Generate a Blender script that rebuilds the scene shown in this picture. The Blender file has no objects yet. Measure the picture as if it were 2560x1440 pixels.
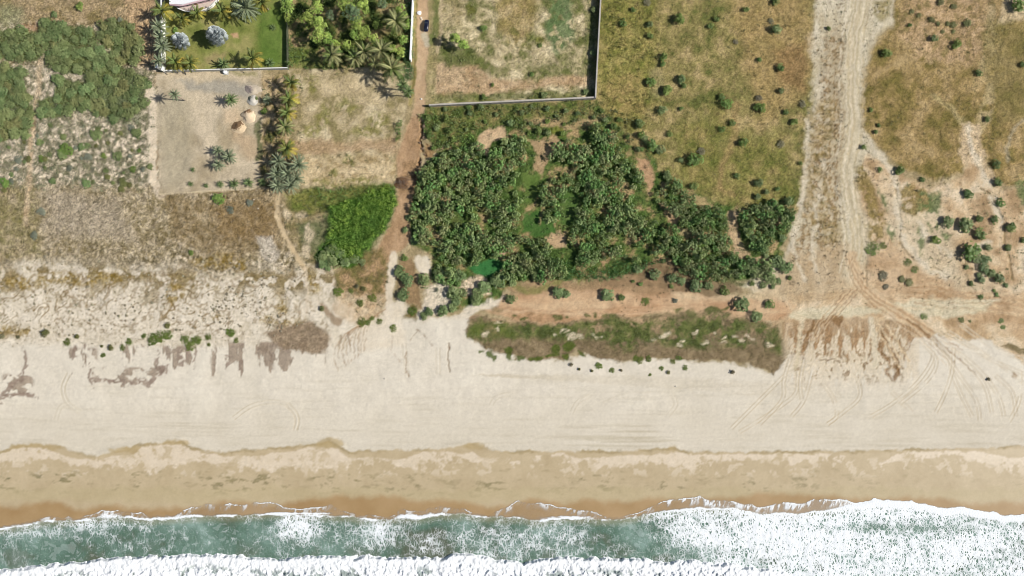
import bpy, math, random
import numpy as np
from mathutils import Vector, Matrix

# ------------------------------------------------------------------ camera, sky, sun, exposure
C = bpy.context.scene.collection
SC = bpy.context.scene
CAM_H = 230.0            # height of the drone above the ground (m)
S = 0.16                 # metres on the ground per pixel of the 2560-px photograph
CX, CY = 1280.0, 720.0
cam_d = bpy.data.cameras.new("camera")
cam = bpy.data.objects.new("camera", cam_d)
C.objects.link(cam)
cam.location = (0, 0, CAM_H)
cam.rotation_euler = (0, 0, 0)
cam_d.sensor_width = 36.0
cam_d.lens = 18.0 * CAM_H / (CX * S)
cam_d.clip_start = 1.0
cam_d.clip_end = 12000.0
SC.camera = cam

SUN_EL = math.radians(36.0)
sun_to = Vector((1.0, -0.10, math.tan(SUN_EL))).normalized()   # towards the sun
world = bpy.data.worlds.new("World")
SC.world = world
world.use_nodes = True
wn = world.node_tree
wn.nodes.clear()
w_out = wn.nodes.new("ShaderNodeOutputWorld")
w_bg = wn.nodes.new("ShaderNodeBackground")
w_sky = wn.nodes.new("ShaderNodeTexSky")
w_sky.sky_type = 'NISHITA'
w_sky.sun_disc = False
w_sky.sun_elevation = SUN_EL
w_sky.sun_rotation = math.atan2(sun_to.x, sun_to.y)
w_sky.air_density = 1.0
w_sky.dust_density = 1.0
w_bg.inputs["Strength"].default_value = 0.06
wn.links.new(w_sky.outputs[0], w_bg.inputs[0])
wn.links.new(w_bg.outputs[0], w_out.inputs[0])

sun_d = bpy.data.lights.new("sun", 'SUN')
sun_d.energy = 5.0
sun_d.angle = math.radians(0.5)
sun_d.color = (1.0, 0.955, 0.89)
sun = bpy.data.objects.new("sun", sun_d)
C.objects.link(sun)
sun.rotation_euler = (-sun_to).to_track_quat('-Z', 'Y').to_euler()
sun.location = (200, 0, 200)

SC.view_settings.view_transform = 'Standard'
SC.view_settings.look = 'None'
SC.view_settings.exposure = 0.18
SC.view_settings.gamma = 1.0
SC.view_settings.use_curve_mapping = False
SC.cycles.filter_width = 0.95
SC.cycles.max_bounces = 5
SC.cycles.diffuse_bounces = 3
SC.cycles.glossy_bounces = 2
SC.cycles.transparent_max_bounces = 6

EILL = np.array([1.23, 1.225, 1.245])     # what a flat sunlit white surface shows, in linear light

rng = np.random.default_rng(7)
random.seed(7)

# ------------------------------------------------------------------ small helpers
def lin(c):
    c = np.asarray(c, dtype=np.float64) / 255.0
    return np.where(c <= 0.04045, c / 12.92, ((c + 0.055) / 1.055) ** 2.4)

def alb(r, g, b):
    """surface colour of a sunlit flat patch that the photograph shows as (r, g, b)"""
    return np.clip(lin((r, g, b)) / EILL, 0.0, 0.88)

def P(px, py, h=0.0):
    """the point at height h that the photograph shows at pixel (px, py)"""
    k = (CAM_H - h) / CAM_H
    return Vector(((px - CX) * S * k, (CY - py) * S * k, h))

def _hash(ix, iy, seed):
    ix = ix.astype(np.int64).astype(np.uint32)
    iy = iy.astype(np.int64).astype(np.uint32)
    h = ix * np.uint32(374761393) + iy * np.uint32(668265263) + np.uint32((seed * 2246822519) & 0xffffffff)
    h = (h ^ (h >> np.uint32(13))) * np.uint32(1274126177)
    h = h ^ (h >> np.uint32(16))
    return (h & np.uint32(0xffffff)).astype(np.float32) / np.float32(16777215.0)

def vnoise(x, y, seed=0):
    ix = np.floor(x); iy = np.floor(y)
    fx = (x - ix).astype(np.float32); fy = (y - iy).astype(np.float32)
    fx = fx * fx * (3 - 2 * fx); fy = fy * fy * (3 - 2 * fy)
    a = _hash(ix, iy, seed); b = _hash(ix + 1, iy, seed)
    c = _hash(ix, iy + 1, seed); d = _hash(ix + 1, iy + 1, seed)
    return (a + (b - a) * fx) * (1 - fy) + (c + (d - c) * fx) * fy

def fbm(x, y, scale, seed=0, octv=4, gain=0.5):
    """0..1 noise; scale = size of the largest lump, in pixels"""
    t = 0.0; amp = 1.0; s = 0.0
    fx = x / scale; fy = y / scale
    for o in range(octv):
        ang = 0.47 + 0.6 * o
        ca, sa = math.cos(ang), math.sin(ang)
        t = t + amp * vnoise(fx * ca - fy * sa + 17.3 * o, fx * sa + fy * ca - 9.1 * o, seed * 31 + o)
        s += amp; amp *= gain; fx = fx * 2.03; fy = fy * 2.03
    return t / s

def sstep(a, b, x):
    t = np.clip((x - a) / (b - a), 0, 1)
    return t * t * (3 - 2 * t)

def smooth_line(pts, n=6):
    """Catmull-Rom through the points"""
    pts = [np.array(p, float) for p in pts]
    out = []
    for i in range(len(pts) - 1):
        p0 = pts[max(i - 1, 0)]; p1 = pts[i]; p2 = pts[i + 1]; p3 = pts[min(i + 2, len(pts) - 1)]
        for k in range(n):
            t = k / n
            out.append(0.5 * ((2 * p1) + (-p0 + p2) * t + (2 * p0 - 5 * p1 + 4 * p2 - p3) * t * t + (-p0 + 3 * p1 - 3 * p2 + p3) * t ** 3))
    out.append(pts[-1])
    return [tuple(o) for o in out]

def seg_dist(X, Y, pts, closed=False):
    d2 = np.full(X.shape, 1e12, dtype=np.float32)
    n = len(pts)
    for i in range(n if closed else n - 1):
        ax, ay = pts[i]; bx, by = pts[(i + 1) % n]
        dx, dy = bx - ax, by - ay
        L = dx * dx + dy * dy + 1e-9
        t = np.clip(((X - ax) * dx + (Y - ay) * dy) / L, 0, 1)
        ex = X - (ax + t * dx); ey = Y - (ay + t * dy)
        np.minimum(d2, ex * ex + ey * ey, out=d2)
    return np.sqrt(d2)

def inside(X, Y, pts):
    r = np.zeros(X.shape, bool)
    n = len(pts)
    for i in range(n):
        ax, ay = pts[i]; bx, by = pts[(i + 1) % n]
        if ay == by: continue
        c = ((ay > Y) != (by > Y)) & (X < (bx - ax) * (Y - ay) / (by - ay) + ax)
        r ^= c
    return r

# ------------------------------------------------------------------ materials
def new_mat(name):
    m = bpy.data.materials.new(name)
    m.use_nodes = True
    nt = m.node_tree
    bs = nt.nodes["Principled BSDF"]
    bs.inputs["Specular IOR Level"].default_value = 0.25
    return m, nt, bs

def nd(nt, typ, **kw):
    n = nt.nodes.new(typ)
    for k, v in kw.items():
        if k.startswith("i_"):
            n.inputs[k[2:]].default_value = v
        else:
            setattr(n, k, v)
    return n

def mat_plain(name, col, rough=0.8, metal=0.0, var=0.15, scale=3.0, bump=0.0, spec=0.25):
    """one colour, broken up by noise, for built things"""
    m, nt, bs = new_mat(name)
    co = nd(nt, "ShaderNodeTexCoord")
    nz = nd(nt, "ShaderNodeTexNoise"); nz.inputs["Scale"].default_value = scale; nz.inputs["Detail"].default_value = 6
    nt.links.new(co.outputs["Object"], nz.inputs["Vector"])
    mr = nd(nt, "ShaderNodeMapRange"); mr.inputs["From Min"].default_value = 0.3; mr.inputs["From Max"].default_value = 0.7
    mr.inputs["To Min"].default_value = 1 - var; mr.inputs["To Max"].default_value = 1 + var
    nt.links.new(nz.outputs["Fac"], mr.inputs["Value"])
    mx = nd(nt, "ShaderNodeVectorMath", operation='SCALE'); mx.inputs[0].default_value = tuple(col)
    nt.links.new(mr.outputs[0], mx.inputs["Scale"])
    nt.links.new(mx.outputs[0], bs.inputs["Base Color"])
    bs.inputs["Roughness"].default_value = rough
    bs.inputs["Metallic"].default_value = metal
    bs.inputs["Specular IOR Level"].default_value = spec
    if bump:
        b = nd(nt, "ShaderNodeBump"); b.inputs["Strength"].default_value = bump; b.inputs["Distance"].default_value = 0.05
        nt.links.new(nz.outputs["Fac"], b.inputs["Height"]); nt.links.new(b.outputs[0], bs.inputs["Normal"])
    return m

def mat_leaf(name, rough=0.55, trans=0.22, objvar=0.18):
    """foliage: colour comes from the face attribute Tint, varied per plant"""
    m, nt, bs = new_mat(name)
    at = nd(nt, "ShaderNodeAttribute"); at.attribute_name = "Tint"
    oi = nd(nt, "ShaderNodeObjectInfo")
    mr = nd(nt, "ShaderNodeMapRange"); mr.inputs["To Min"].default_value = 1 - objvar; mr.inputs["To Max"].default_value = 1 + objvar
    nt.links.new(oi.outputs["Random"], mr.inputs["Value"])
    hs = nd(nt, "ShaderNodeHueSaturation")
    mh = nd(nt, "ShaderNodeMapRange"); mh.inputs["To Min"].default_value = 0.485; mh.inputs["To Max"].default_value = 0.515
    ml = nd(nt, "ShaderNodeMath", operation='MULTIPLY'); ml.inputs[1].default_value = 7.31
    fr = nd(nt, "ShaderNodeMath", operation='FRACT')
    nt.links.new(oi.outputs["Random"], ml.inputs[0]); nt.links.new(ml.outputs[0], fr.inputs[0]); nt.links.new(fr.outputs[0], mh.inputs["Value"])
    nt.links.new(mh.outputs[0], hs.inputs["Hue"]); nt.links.new(mr.outputs[0], hs.inputs["Value"])
    nt.links.new(at.outputs["Color"], hs.inputs["Color"])
    nt.links.new(hs.outputs[0], bs.inputs["Base Color"])
    bs.inputs["Roughness"].default_value = rough
    tr = nd(nt, "ShaderNodeBsdfTranslucent")
    nt.links.new(hs.outputs[0], tr.inputs["Color"])
    mx = nd(nt, "ShaderNodeMixShader"); mx.inputs[0].default_value = trans
    out = nt.nodes["Material Output"]
    nt.links.new(bs.outputs[0], mx.inputs[1]); nt.links.new(tr.outputs[0], mx.inputs[2]); nt.links.new(mx.outputs[0], out.inputs["Surface"])
    return m

def mat_ground(name, rough=0.9, bump=0.35, spec=0.15):
    """earth, sand, turf: large colours from the surface's own attribute, grain and small relief from noise"""
    m, nt, bs = new_mat(name)
    at = nd(nt, "ShaderNodeAttribute"); at.attribute_name = "Col"
    ge = nd(nt, "ShaderNodeNewGeometry")
    n1 = nd(nt, "ShaderNodeTexNoise"); n1.inputs["Scale"].default_value = 1.0; n1.inputs["Detail"].default_value = 4; n1.inputs["Roughness"].default_value = 0.75
    n2 = nd(nt, "ShaderNodeTexNoise"); n2.inputs["Scale"].default_value = 2.3; n2.inputs["Detail"].default_value = 3
    nt.links.new(ge.outputs["Position"], n1.inputs["Vector"]); nt.links.new(ge.outputs["Position"], n2.inputs["Vector"])
    ad = nd(nt, "ShaderNodeMath", operation='ADD'); nt.links.new(n1.outputs["Fac"], ad.inputs[0]); nt.links.new(n2.outputs["Fac"], ad.inputs[1])
    rg = nd(nt, "ShaderNodeAttribute"); rg.attribute_name = "Rough"
    # contrast grows with the roughness of the cover
    mr = nd(nt, "ShaderNodeMapRange"); mr.inputs["From Min"].default_value = 0.84; mr.inputs["From Max"].default_value = 1.16
    mr.inputs["To Min"].default_value = -1.25; mr.inputs["To Max"].default_value = 1.0
    nt.links.new(ad.outputs[0], mr.inputs["Value"])
    mu = nd(nt, "ShaderNodeMath", operation='MULTIPLY'); nt.links.new(mr.outputs[0], mu.inputs[0]); nt.links.new(rg.outputs["Fac"], mu.inputs[1])
    a1 = nd(nt, "ShaderNodeMath", operation='ADD'); a1.inputs[1].default_value = 1.0; nt.links.new(mu.outputs[0], a1.inputs[0])
    sc = nd(nt, "ShaderNodeVectorMath", operation='SCALE')
    nt.links.new(at.outputs["Color"], sc.inputs[0]); nt.links.new(a1.outputs[0], sc.inputs["Scale"])
    nt.links.new(sc.outputs[0], bs.inputs["Base Color"])
    bs.inputs["Roughness"].default_value = rough
    bs.inputs["Specular IOR Level"].default_value = spec
    b = nd(nt, "ShaderNodeBump"); b.inputs["Distance"].default_value = 0.25
    bm = nd(nt, "ShaderNodeMath", operation='MULTIPLY'); bm.inputs[1].default_value = bump * 3.0
    nt.links.new(rg.outputs["Fac"], bm.inputs[0]); nt.links.new(bm.outputs[0], b.inputs["Strength"])
    nt.links.new(ad.outputs[0], b.inputs["Height"]); nt.links.new(b.outputs[0], bs.inputs["Normal"])
    return m

# ------------------------------------------------------------------ mesh building
def mesh_np(name, verts, faces, mat, tint=None, smooth=False):
    """verts (n,3), faces (m,k) arrays -> mesh"""
    verts = np.ascontiguousarray(verts, dtype=np.float32)
    faces = np.ascontiguousarray(faces, dtype=np.int32)
    me = bpy.data.meshes.new(name)
    m, k = faces.shape
    me.vertices.add(len(verts)); me.vertices.foreach_set("co", verts.ravel())
    me.loops.add(m * k); me.loops.foreach_set("vertex_index", faces.ravel())
    me.polygons.add(m)
    me.polygons.foreach_set("loop_start", np.arange(0, m * k, k, dtype=np.int32))
    if smooth:
        me.polygons.foreach_set("use_smooth", np.ones(m, dtype=bool))
    if tint is not None:
        a = me.attributes.new("Tint", 'FLOAT_COLOR', 'FACE')
        t = np.ones((m, 4), dtype=np.float32); t[:, :3] = tint
        a.data.foreach_set("color", t.ravel())
    me.update(calc_edges=True)
    if mat: me.materials.append(mat)
    return me

def link(name, me, parent=None, loc=None):
    o = bpy.data.objects.new(name, me)
    C.objects.link(o)
    if parent is not None: o.parent = parent
    if loc is not None: o.location = loc
    return o

def tag(o, label=None, cat=None, group=None, kind=None):
    if label: o["label"] = label
    if cat: o["category"] = cat
    if group: o["group"] = group
    if kind: o["kind"] = kind
    return o

class MB:
    """collects boxes, tubes, discs into one mesh"""
    def __init__(s): s.v = []; s.f = []
    def add(s, vs, fs):
        b = len(s.v); s.v += [tuple(v) for v in vs]; s.f += [tuple(i + b for i in f) for f in fs]; return s
    def box(s, c, d, rz=0.0, taper=1.0):
        cx, cy, cz = c; a, b, h = d[0] / 2, d[1] / 2, d[2] / 2
        vs = []
        for z, t in ((-h, 1.0), (h, taper)):
            for x, y in ((-a, -b), (a, -b), (a, b), (-a, b)):
                x *= t; y *= t
                vs.append((cx + x * math.cos(rz) - y * math.sin(rz), cy + x * math.sin(rz) + y * math.cos(rz), cz + z))
        return s.add(vs, [(3, 2, 1, 0), (4, 5, 6, 7), (0, 1, 5, 4), (1, 2, 6, 5), (2, 3, 7, 6), (3, 0, 4, 7)])
    def prism(s, pts, z0, z1):
        n = len(pts)
        vs = [(p[0], p[1], z0) for p in pts] + [(p[0], p[1], z1) for p in pts]
        return s.add(vs, [tuple(range(n - 1, -1, -1)), tuple(range(n, 2 * n))] + [(i, (i + 1) % n, n + (i + 1) % n, n + i) for i in range(n)])
    def tube(s, pts, rad, k=6, cap=True):
        vs = []; fs = []
        for i, p in enumerate(pts):
            p = Vector(p)
            q = Vector(pts[min(i + 1, len(pts) - 1)]) - Vector(pts[max(i - 1, 0)])
            q.normalize()
            a = q.orthogonal().normalized(); b = q.cross(a)
            r = rad[i] if isinstance(rad, (list, tuple)) else rad
            for j in range(k):
                t = 2 * math.pi * j / k
                vs.append(p + (a * math.cos(t) + b * math.sin(t)) * r)
        for i in range(len(pts) - 1):
            for j in range(k):
                fs.append((i * k + j, i * k + (j + 1) % k, (i + 1) * k + (j + 1) % k, (i + 1) * k + j))
        if cap:
            fs.append(tuple(range(k - 1, -1, -1))); e = (len(pts) - 1) * k; fs.append(tuple(range(e, e + k)))
        return s.add(vs, fs)
    def lathe(s, prof, c=(0, 0, 0), k=20):
        vs = []; fs = []
        for r, z in prof:
            for j in range(k):
                t = 2 * math.pi * j / k; vs.append((c[0] + r * math.cos(t), c[1] + r * math.sin(t), c[2] + z))
        for i in range(len(prof) - 1):
            for j in range(k):
                fs.append((i * k + j, i * k + (j + 1) % k, (i + 1) * k + (j + 1) % k, (i + 1) * k + j))
        fs.append(tuple(range(k - 1, -1, -1))); e = (len(prof) - 1) * k; fs.append(tuple(range(e, e + k)))
        return s.add(vs, fs)
    def mesh(s, name, mat, smooth=False, bevel=0.0):
        me = bpy.data.meshes.new(name)
        me.from_pydata(s.v, [], s.f)
        if bevel:
            import bmesh
            bm = bmesh.new(); bm.from_mesh(me)
            bmesh.ops.bevel(bm, geom=list(bm.edges), offset=bevel, segments=2, affect='EDGES', clamp_overlap=True)
            bm.to_mesh(me); bm.free()
        me.update()
        if smooth: me.polygons.foreach_set("use_smooth", np.ones(len(me.polygons), dtype=bool))
        me.materials.append(mat)
        return me
    def build(s, name, mat, parent=None, smooth=False, bevel=0.0, loc=None):
        return link(name, s.mesh(name, mat, smooth, bevel), parent, loc)

def empty(name, loc, rz=0.0):
    o = bpy.data.objects.new(name, None); C.objects.link(o)
    o.location = loc; o.rotation_euler = (0, 0, rz); o.empty_display_size = 0.5
    return o

# ------------------------------------------------------------------ the land as one height field, painted from its cover
def axis(a, b, step, far=27000.0):
    d = list(np.arange(a, b + 1e-6, step))
    s = step; x = d[-1]; hi = []
    while x < far:
        s *= 1.10 if s < 40 else 1.35; x += s; hi.append(x)
    s = step; x = d[0]; lo = []
    while x > -far:
        s *= 1.10 if s < 40 else 1.35; x -= s; lo.append(x)
    return np.array(lo[::-1] + d + hi)

gx = axis(-110, 2670, 2.5); gy = axis(-110, 1420, 2.5)
X, Y = np.meshgrid(gx, gy)
X = X.astype(np.float32); Y = Y.astype(np.float32)
NY, NX = X.shape
print("land grid", NX, NY)

nA = fbm(X, Y, 60, 1, 5); nB = fbm(X, Y, 60, 2, 5)          # wide
nC = fbm(X, Y, 18, 3, 4); nD = fbm(X, Y, 18, 4, 4)          # middle
nE = fbm(X, Y, 7, 5, 3, 0.6); nF = fbm(X, Y, 7, 6, 3, 0.6)  # fine
nG = rng.random(X.shape).astype(np.float32)                  # grain
nW = fbm(X, Y, 220, 7, 5)                                    # very wide
WX = X + 26 * (nA - .5) + 14 * (nC - .5) + 8 * (nE - .5)
WY = Y + 26 * (nB - .5) + 14 * (nD - .5) + 8 * (nF - .5)
VX = X + 8 * (nC - .5) + 7 * (nE - .5)                       # gentler warp
VY = Y + 8 * (nD - .5) + 7 * (nF - .5)

COL = np.zeros(X.shape + (3,), np.float32)
RGH = np.full(X.shape, 0.10, np.float32)
Z = np.zeros(X.shape, np.float32)
ZONE = np.zeros(X.shape, np.int8)       # which named piece of ground a face belongs to
Z_GROUND, Z_BEACH, Z_ROAD, Z_TRACK, Z_PATH, Z_LAWN, Z_LOT = range(7)

def win(x0, y0, x1, y1, pad=0):
    i0 = np.searchsorted(gx, x0 - pad); i1 = np.searchsorted(gx, x1 + pad)
    j0 = np.searchsorted(gy, y0 - pad); j1 = np.searchsorted(gy, y1 + pad)
    return (slice(j0, max(j1, j0 + 1)), slice(i0, max(i1, i0 + 1)))

def pal(t, cols):
    """piecewise colour ramp over t in 0..1"""
    cols = [alb(*c) for c in cols]
    if len(cols) == 1: cols = cols * 2
    n = len(cols) - 1
    t = np.clip(t, 0, 1) * n
    out = np.zeros(t.shape + (3,), np.float32)
    for i in range(n):
        w = np.clip(t - i, 0, 1)[..., None]
        out = out * (1 - w) + (cols[i + 1] * w) if i else cols[0] * (1 - w) + cols[1] * w
    return out

def blend(w, m, col, rough=None, zone=None, dz=None):
    mm = m[..., None]
    COL[w] = COL[w] * (1 - mm) + col * mm
    if rough is not None: RGH[w] = RGH[w] * (1 - m) + rough * m
    if zone is not None:
        z = ZONE[w]; z[m > 0.5] = zone
    if dz is not None: Z[w] += dz * m

def mask_poly(pts, soft=5.0, warp='W', pad=40):
    xs_ = [p[0] for p in pts]; ys_ = [p[1] for p in pts]
    w = win(min(xs_), min(ys_), max(xs_), max(ys_), pad + soft)
    ax, ay = {'W': (WX, WY), 'V': (VX, VY), '0': (X, Y)}[warp]
    d = seg_dist(ax[w], ay[w], pts, True)
    d = np.where(inside(ax[w], ay[w], pts), -d, d)
    return w, sstep(soft, -soft, d)

def patch(pts, cols, soft=5.0, warp='W', strength=1.0, scale=14, seed=0, rough=None, zone=None, dz=None, breakup=None, contrast=1.6, streak=None):
    w, m = mask_poly(pts, soft, warp)
    sx, sy = streak or (1, 1)
    t = fbm(X[w] / sx, Y[w] / sy, scale, 100 + seed, 4, 0.6)
    t = (t - .5) * contrast + .5
    if breakup is not None:
        bn = fbm(X[w] / sx, Y[w] / sy, breakup[1], 200 + seed, 4, 0.6)
        m = m * sstep(breakup[0] - .08, breakup[0] + .08, bn)
    blend(w, m * strength, pal(t, cols), rough, zone, dz)
    return w, m

def ell(cx, cy, rx, ry=None, rot=0, n=14):
    ry = ry or rx
    return [(cx + rx * math.cos(a) * math.cos(rot) - ry * math.sin(a) * math.sin(rot), cy + rx * math.cos(a) * math.sin(rot) + ry * math.sin(a) * math.cos(rot)) for a in [2 * math.pi * k / n for k in range(n)]]

def stroke(pts, width, cols, soft=2.0, warp='V', strength=1.0, rough=None, zone=None, dz=None, seed=0, scale=12, sm=True, breakup=None):
    if sm and len(pts) > 2: pts = smooth_line(pts)
    xs_ = [p[0] for p in pts]; ys_ = [p[1] for p in pts]
    w = win(min(xs_), min(ys_), max(xs_), max(ys_), width + 20)
    ax, ay = {'W': (WX, WY), 'V': (VX, VY), '0': (X, Y)}[warp]
    d = seg_dist(ax[w], ay[w], pts)
    m = sstep(width / 2 + soft, width / 2 - soft, d) if width / 2 > soft else sstep(width / 2 + soft, 0, d)
    if breakup is not None:
        bn = fbm(X[w], Y[w], breakup[1], 300 + seed, 3)
        m = m * sstep(breakup[0] - .08, breakup[0] + .08, bn)
    t = (fbm(X[w], Y[w], scale, 400 + seed, 3) - .5) * 1.5 + .5
    blend(w, m * strength, pal(t, cols), rough, zone, dz)
    return w, m

ALL = (slice(None), slice(None))
def ramp_mask(v): return np.clip(v, 0, 1).astype(np.float32)

# --- 1. inland base: dry straw-coloured earth
t = (nA * .5 + nC * .3 + nE * .2 - .5) * 2.2 + .5
COL[:] = pal(t, [(150, 134, 98), (176, 158, 122), (200, 182, 148)])
RGH[:] = 0.16

# --- 2. left plain: dry scrub, greyish and ochre, from the wall down to the dunes
patch([(-27000, -27000), (392, -27000), (392, 480), (690, 480), (760, 640), (700, 690), (-27000, 680)],
      [(112, 100, 72), (154, 140, 110), (180, 165, 136), (214, 198, 172)], 8, 'W', 1, 7, 1, rough=.34, contrast=3.2)
patch([(-200, 440), (420, 440), (470, 520), (420, 650), (-200, 660)], [(132, 116, 76), (162, 146, 112), (186, 170, 142)], 30, 'W', .5, 24, 2, contrast=2.4)
patch([(-200, 380), (90, 400), (100, 640), (-200, 640)], [(124, 118, 72), (150, 138, 98), (172, 156, 124)], 20, 'W', .7, 18, 3, contrast=2.4)
patch([(400, 490), (690, 480), (740, 620), (560, 660), (440, 600)], [(120, 102, 68), (146, 126, 92), (172, 154, 122)], 18, 'W', .85, 12, 4, contrast=2.8, rough=.3)
patch([(530, 520), (690, 500), (690, 600), (560, 600)], [(132, 106, 66), (150, 124, 84)], 16, 'W', .5, 12, 5, contrast=2.4)
patch([(640, 590), (680, 588), (700, 640), (690, 660), (650, 640)], [(188, 176, 158), (205, 194, 176)], 6, 'W', .9, 14, 6)
patch([(110, 470), (300, 500), (330, 600), (120, 590)], [(170, 158, 140), (186, 172, 154)], 24, 'W', .5, 10, 7)
# top left corner: brown dry grass
patch([(-27000, -27000), (395, -27000), (395, 190), (340, 60), (150, 60), (-27000, 90)], [(138, 122, 80), (160, 140, 104), (178, 156, 122)], 14, 'W', .9, 20, 8, contrast=2)
patch([(0, 10), (60, 20), (60, 65), (0, 70)], [(130, 138, 102), (140, 146, 112)], 14, 'W', .6, 14, 9)
patch([(55, 62), (100, 60), (95, 85), (60, 85)], [(160, 122, 90)], 6, 'W', .6, 14, 10)
patch([(300, -20), (395, -20), (392, 100), (395, 215), (360, 215), (345, 110)], [(178, 148, 112), (196, 168, 132)], 8, 'W', .85, 16, 11)
# pale gaps of sand between the shrubs
SCRUB = [[(0, 75), (50, 72), (103, 88), (105, 135), (85, 152), (40, 150), (0, 150), (-120, 150), (-120, 70)],
         [(104, 60), (125, 48), (150, 58), (170, 68), (235, 75), (240, 110), (215, 125), (150, 122), (110, 118)],
         [(247, 70), (262, 58), (300, 55), (328, 60), (350, 100), (352, 140), (335, 156), (310, 150), (285, 120), (250, 100)],
         [(112, 122), (150, 118), (200, 128), (250, 118), (300, 145), (306, 160), (280, 172), (240, 178), (195, 186), (145, 180), (118, 160)],
         [(-120, 170), (20, 165), (58, 180), (62, 215), (40, 232), (0, 240), (-120, 238)],
         [(-120, 240), (10, 232), (50, 228), (78, 240), (80, 300), (72, 335), (40, 340), (0, 350), (-120, 350)],
         [(92, 250), (140, 240), (145, 200), (210, 205), (230, 180), (300, 160), (372, 200), (362, 262), (330, 290), (290, 300), (240, 285), (180, 272), (150, 290), (100, 298)]]
patch([(-200, 160), (390, 170), (392, 470), (-200, 450)], [(122, 120, 92), (150, 142, 118), (180, 168, 144), (224, 208, 184)], 14, 'W', .95, 9, 12, rough=.3, contrast=3.0)
stroke([(104, 100), (100, 160), (94, 230), (86, 290), (78, 350), (72, 450), (64, 560)], 13, [(188, 160, 126), (212, 192, 162)], 4, 'V', .75, seed=3)
stroke([(-10, 285), (12, 262), (26, 266)], 8, [(226, 210, 184)], 3, 'V', .9)
for k_, s_ in enumerate(SCRUB):
    patch(s_, [(84, 94, 48), (108, 118, 68), (132, 138, 92)], 4, 'W', .95, 9, 20 + k_, rough=.3)
patch([(210, 200), (350, 190), (355, 310), (260, 300)], [(96, 108, 70), (130, 136, 108)], 12, 'W', .6, 14, 29, contrast=2.2)
# sandy strip beside the cleared lot
stroke([(376, 222), (384, 300), (380, 380), (384, 450), (402, 484)], 22, [(222, 204, 178), (232, 216, 192)], 5, 'V', .95, rough=.1, seed=5)
stroke([(394, 350), (392, 440), (394, 470)], 5, [(128, 98, 62), (190, 164, 130)], 2, 'V', .8, seed=6, breakup=(.5, 12))

# --- 3. dune belt and dry beach
def ypoly(xs, ys): return np.interp(X.ravel(), xs, ys).reshape(X.shape).astype(np.float32)
dune_top = ypoly([-110, 0, 90, 200, 330, 450, 520, 590, 650, 720, 780, 830, 850, 900], [668, 668, 648, 655, 668, 668, 690, 690, 668, 680, 672, 680, 730, 760])
left = sstep(905, 885, WX) * sstep(-26, 26, WY + 10 * (nC - .5) - dune_top)
cl = pal((nC * .5 + nE * .5 - .5) * 1.8 + .5, [(205, 192, 168), (226, 214, 194), (236, 225, 207)])
blend(ALL, left, cl, 0.07, Z_BEACH)
# straw patches on the upper dune
up = sstep(780, 690, WY + 60 * (nA - .5)) * left
blend(ALL, up * sstep(.47, .56, fbm(X, Y, 26, 31, 5, .62)) * .95, pal(nE * 1.4 - .2, [(118, 100, 54), (158, 140, 100)]), .25)
blend(ALL, sstep(.62, .7, fbm(X, Y, 16, 33, 4, .6)) * sstep(700, 640, WY) * sstep(780, 760, X) * sstep(600, 640, WY) * .6, pal(nE, [(120, 112, 96), (150, 140, 118)]))
# runners of creeping vine: thin curling threads
def threads(w, scale, thin, seed, octv=3):
    n = fbm(X[w] + 10 * nC[w], Y[w] + 10 * nD[w], scale, seed, 2)
    return sstep(thin, thin * .25, np.abs(n - .5))
wv = win(-110, 650, 830, 900)
dens = sstep(.32, .55, fbm(X[wv], Y[wv], 90, 35, 3)) * sstep(655, 700, Y[wv]) * sstep(870, 800, Y[wv]) * (.35 + .65 * sstep(800, 500, X[wv]))
dens = np.maximum(dens, sstep(160, 60, X[wv]) * sstep(720, 760, Y[wv]) * sstep(870, 830, Y[wv]) * .9)
dens = np.maximum(dens, sstep(370, 420, X[wv]) * sstep(570, 520, X[wv]) * sstep(670, 700, Y[wv]) * sstep(850, 800, Y[wv]) * .95)
for sc_, th_, sd_, st_ in ((34, .018, 41, .85), (60, .012, 43, .9), (22, .020, 44, .6), (90, .008, 45, .9), (44, .013, 46, .8)):
    m = threads(wv, sc_, th_, sd_) * dens
    blend(wv, m * st_, pal(nC[wv], [(104, 84, 40), (140, 116, 74), (150, 132, 98)]), .2)
blend(wv, sstep(.60, .66, fbm(X[wv], Y[wv], 6, 47, 2)) * sstep(.44, .54, fbm(X[wv], Y[wv], 50, 48, 3)) * sstep(640, 690, Y[wv]) * sstep(860, 820, Y[wv]) * .55, pal(nC[wv], [(130, 108, 74), (160, 140, 108)]), .2)
# ochre mats at the foot of the vines
for (px_, py_, rx_, ry_, s_) in ((715, 808, 58, 11, 0), (668, 806, 20, 14, 1), (440, 735, 26, 30, 2), (60, 705, 60, 20, 3), (700, 770, 14, 20, 4), (545, 800, 12, 8, 5), (250, 700, 70, 18, 6), (790, 720, 18, 22, 7), (770, 690, 12, 18, 8), (140, 690, 50, 14, 9), (30, 830, 60, 16, 10), (550, 650, 40, 18, 11), (500, 655, 26, 16, 12), (600, 668, 24, 14, 13)):
    patch(ell(px_, py_, rx_, ry_), [(118, 96, 30), (150, 124, 62), (190, 172, 130)], 8, 'W', .85, 8, 50 + s_, rough=.25, contrast=2.4, breakup=(.46, 12))

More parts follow.
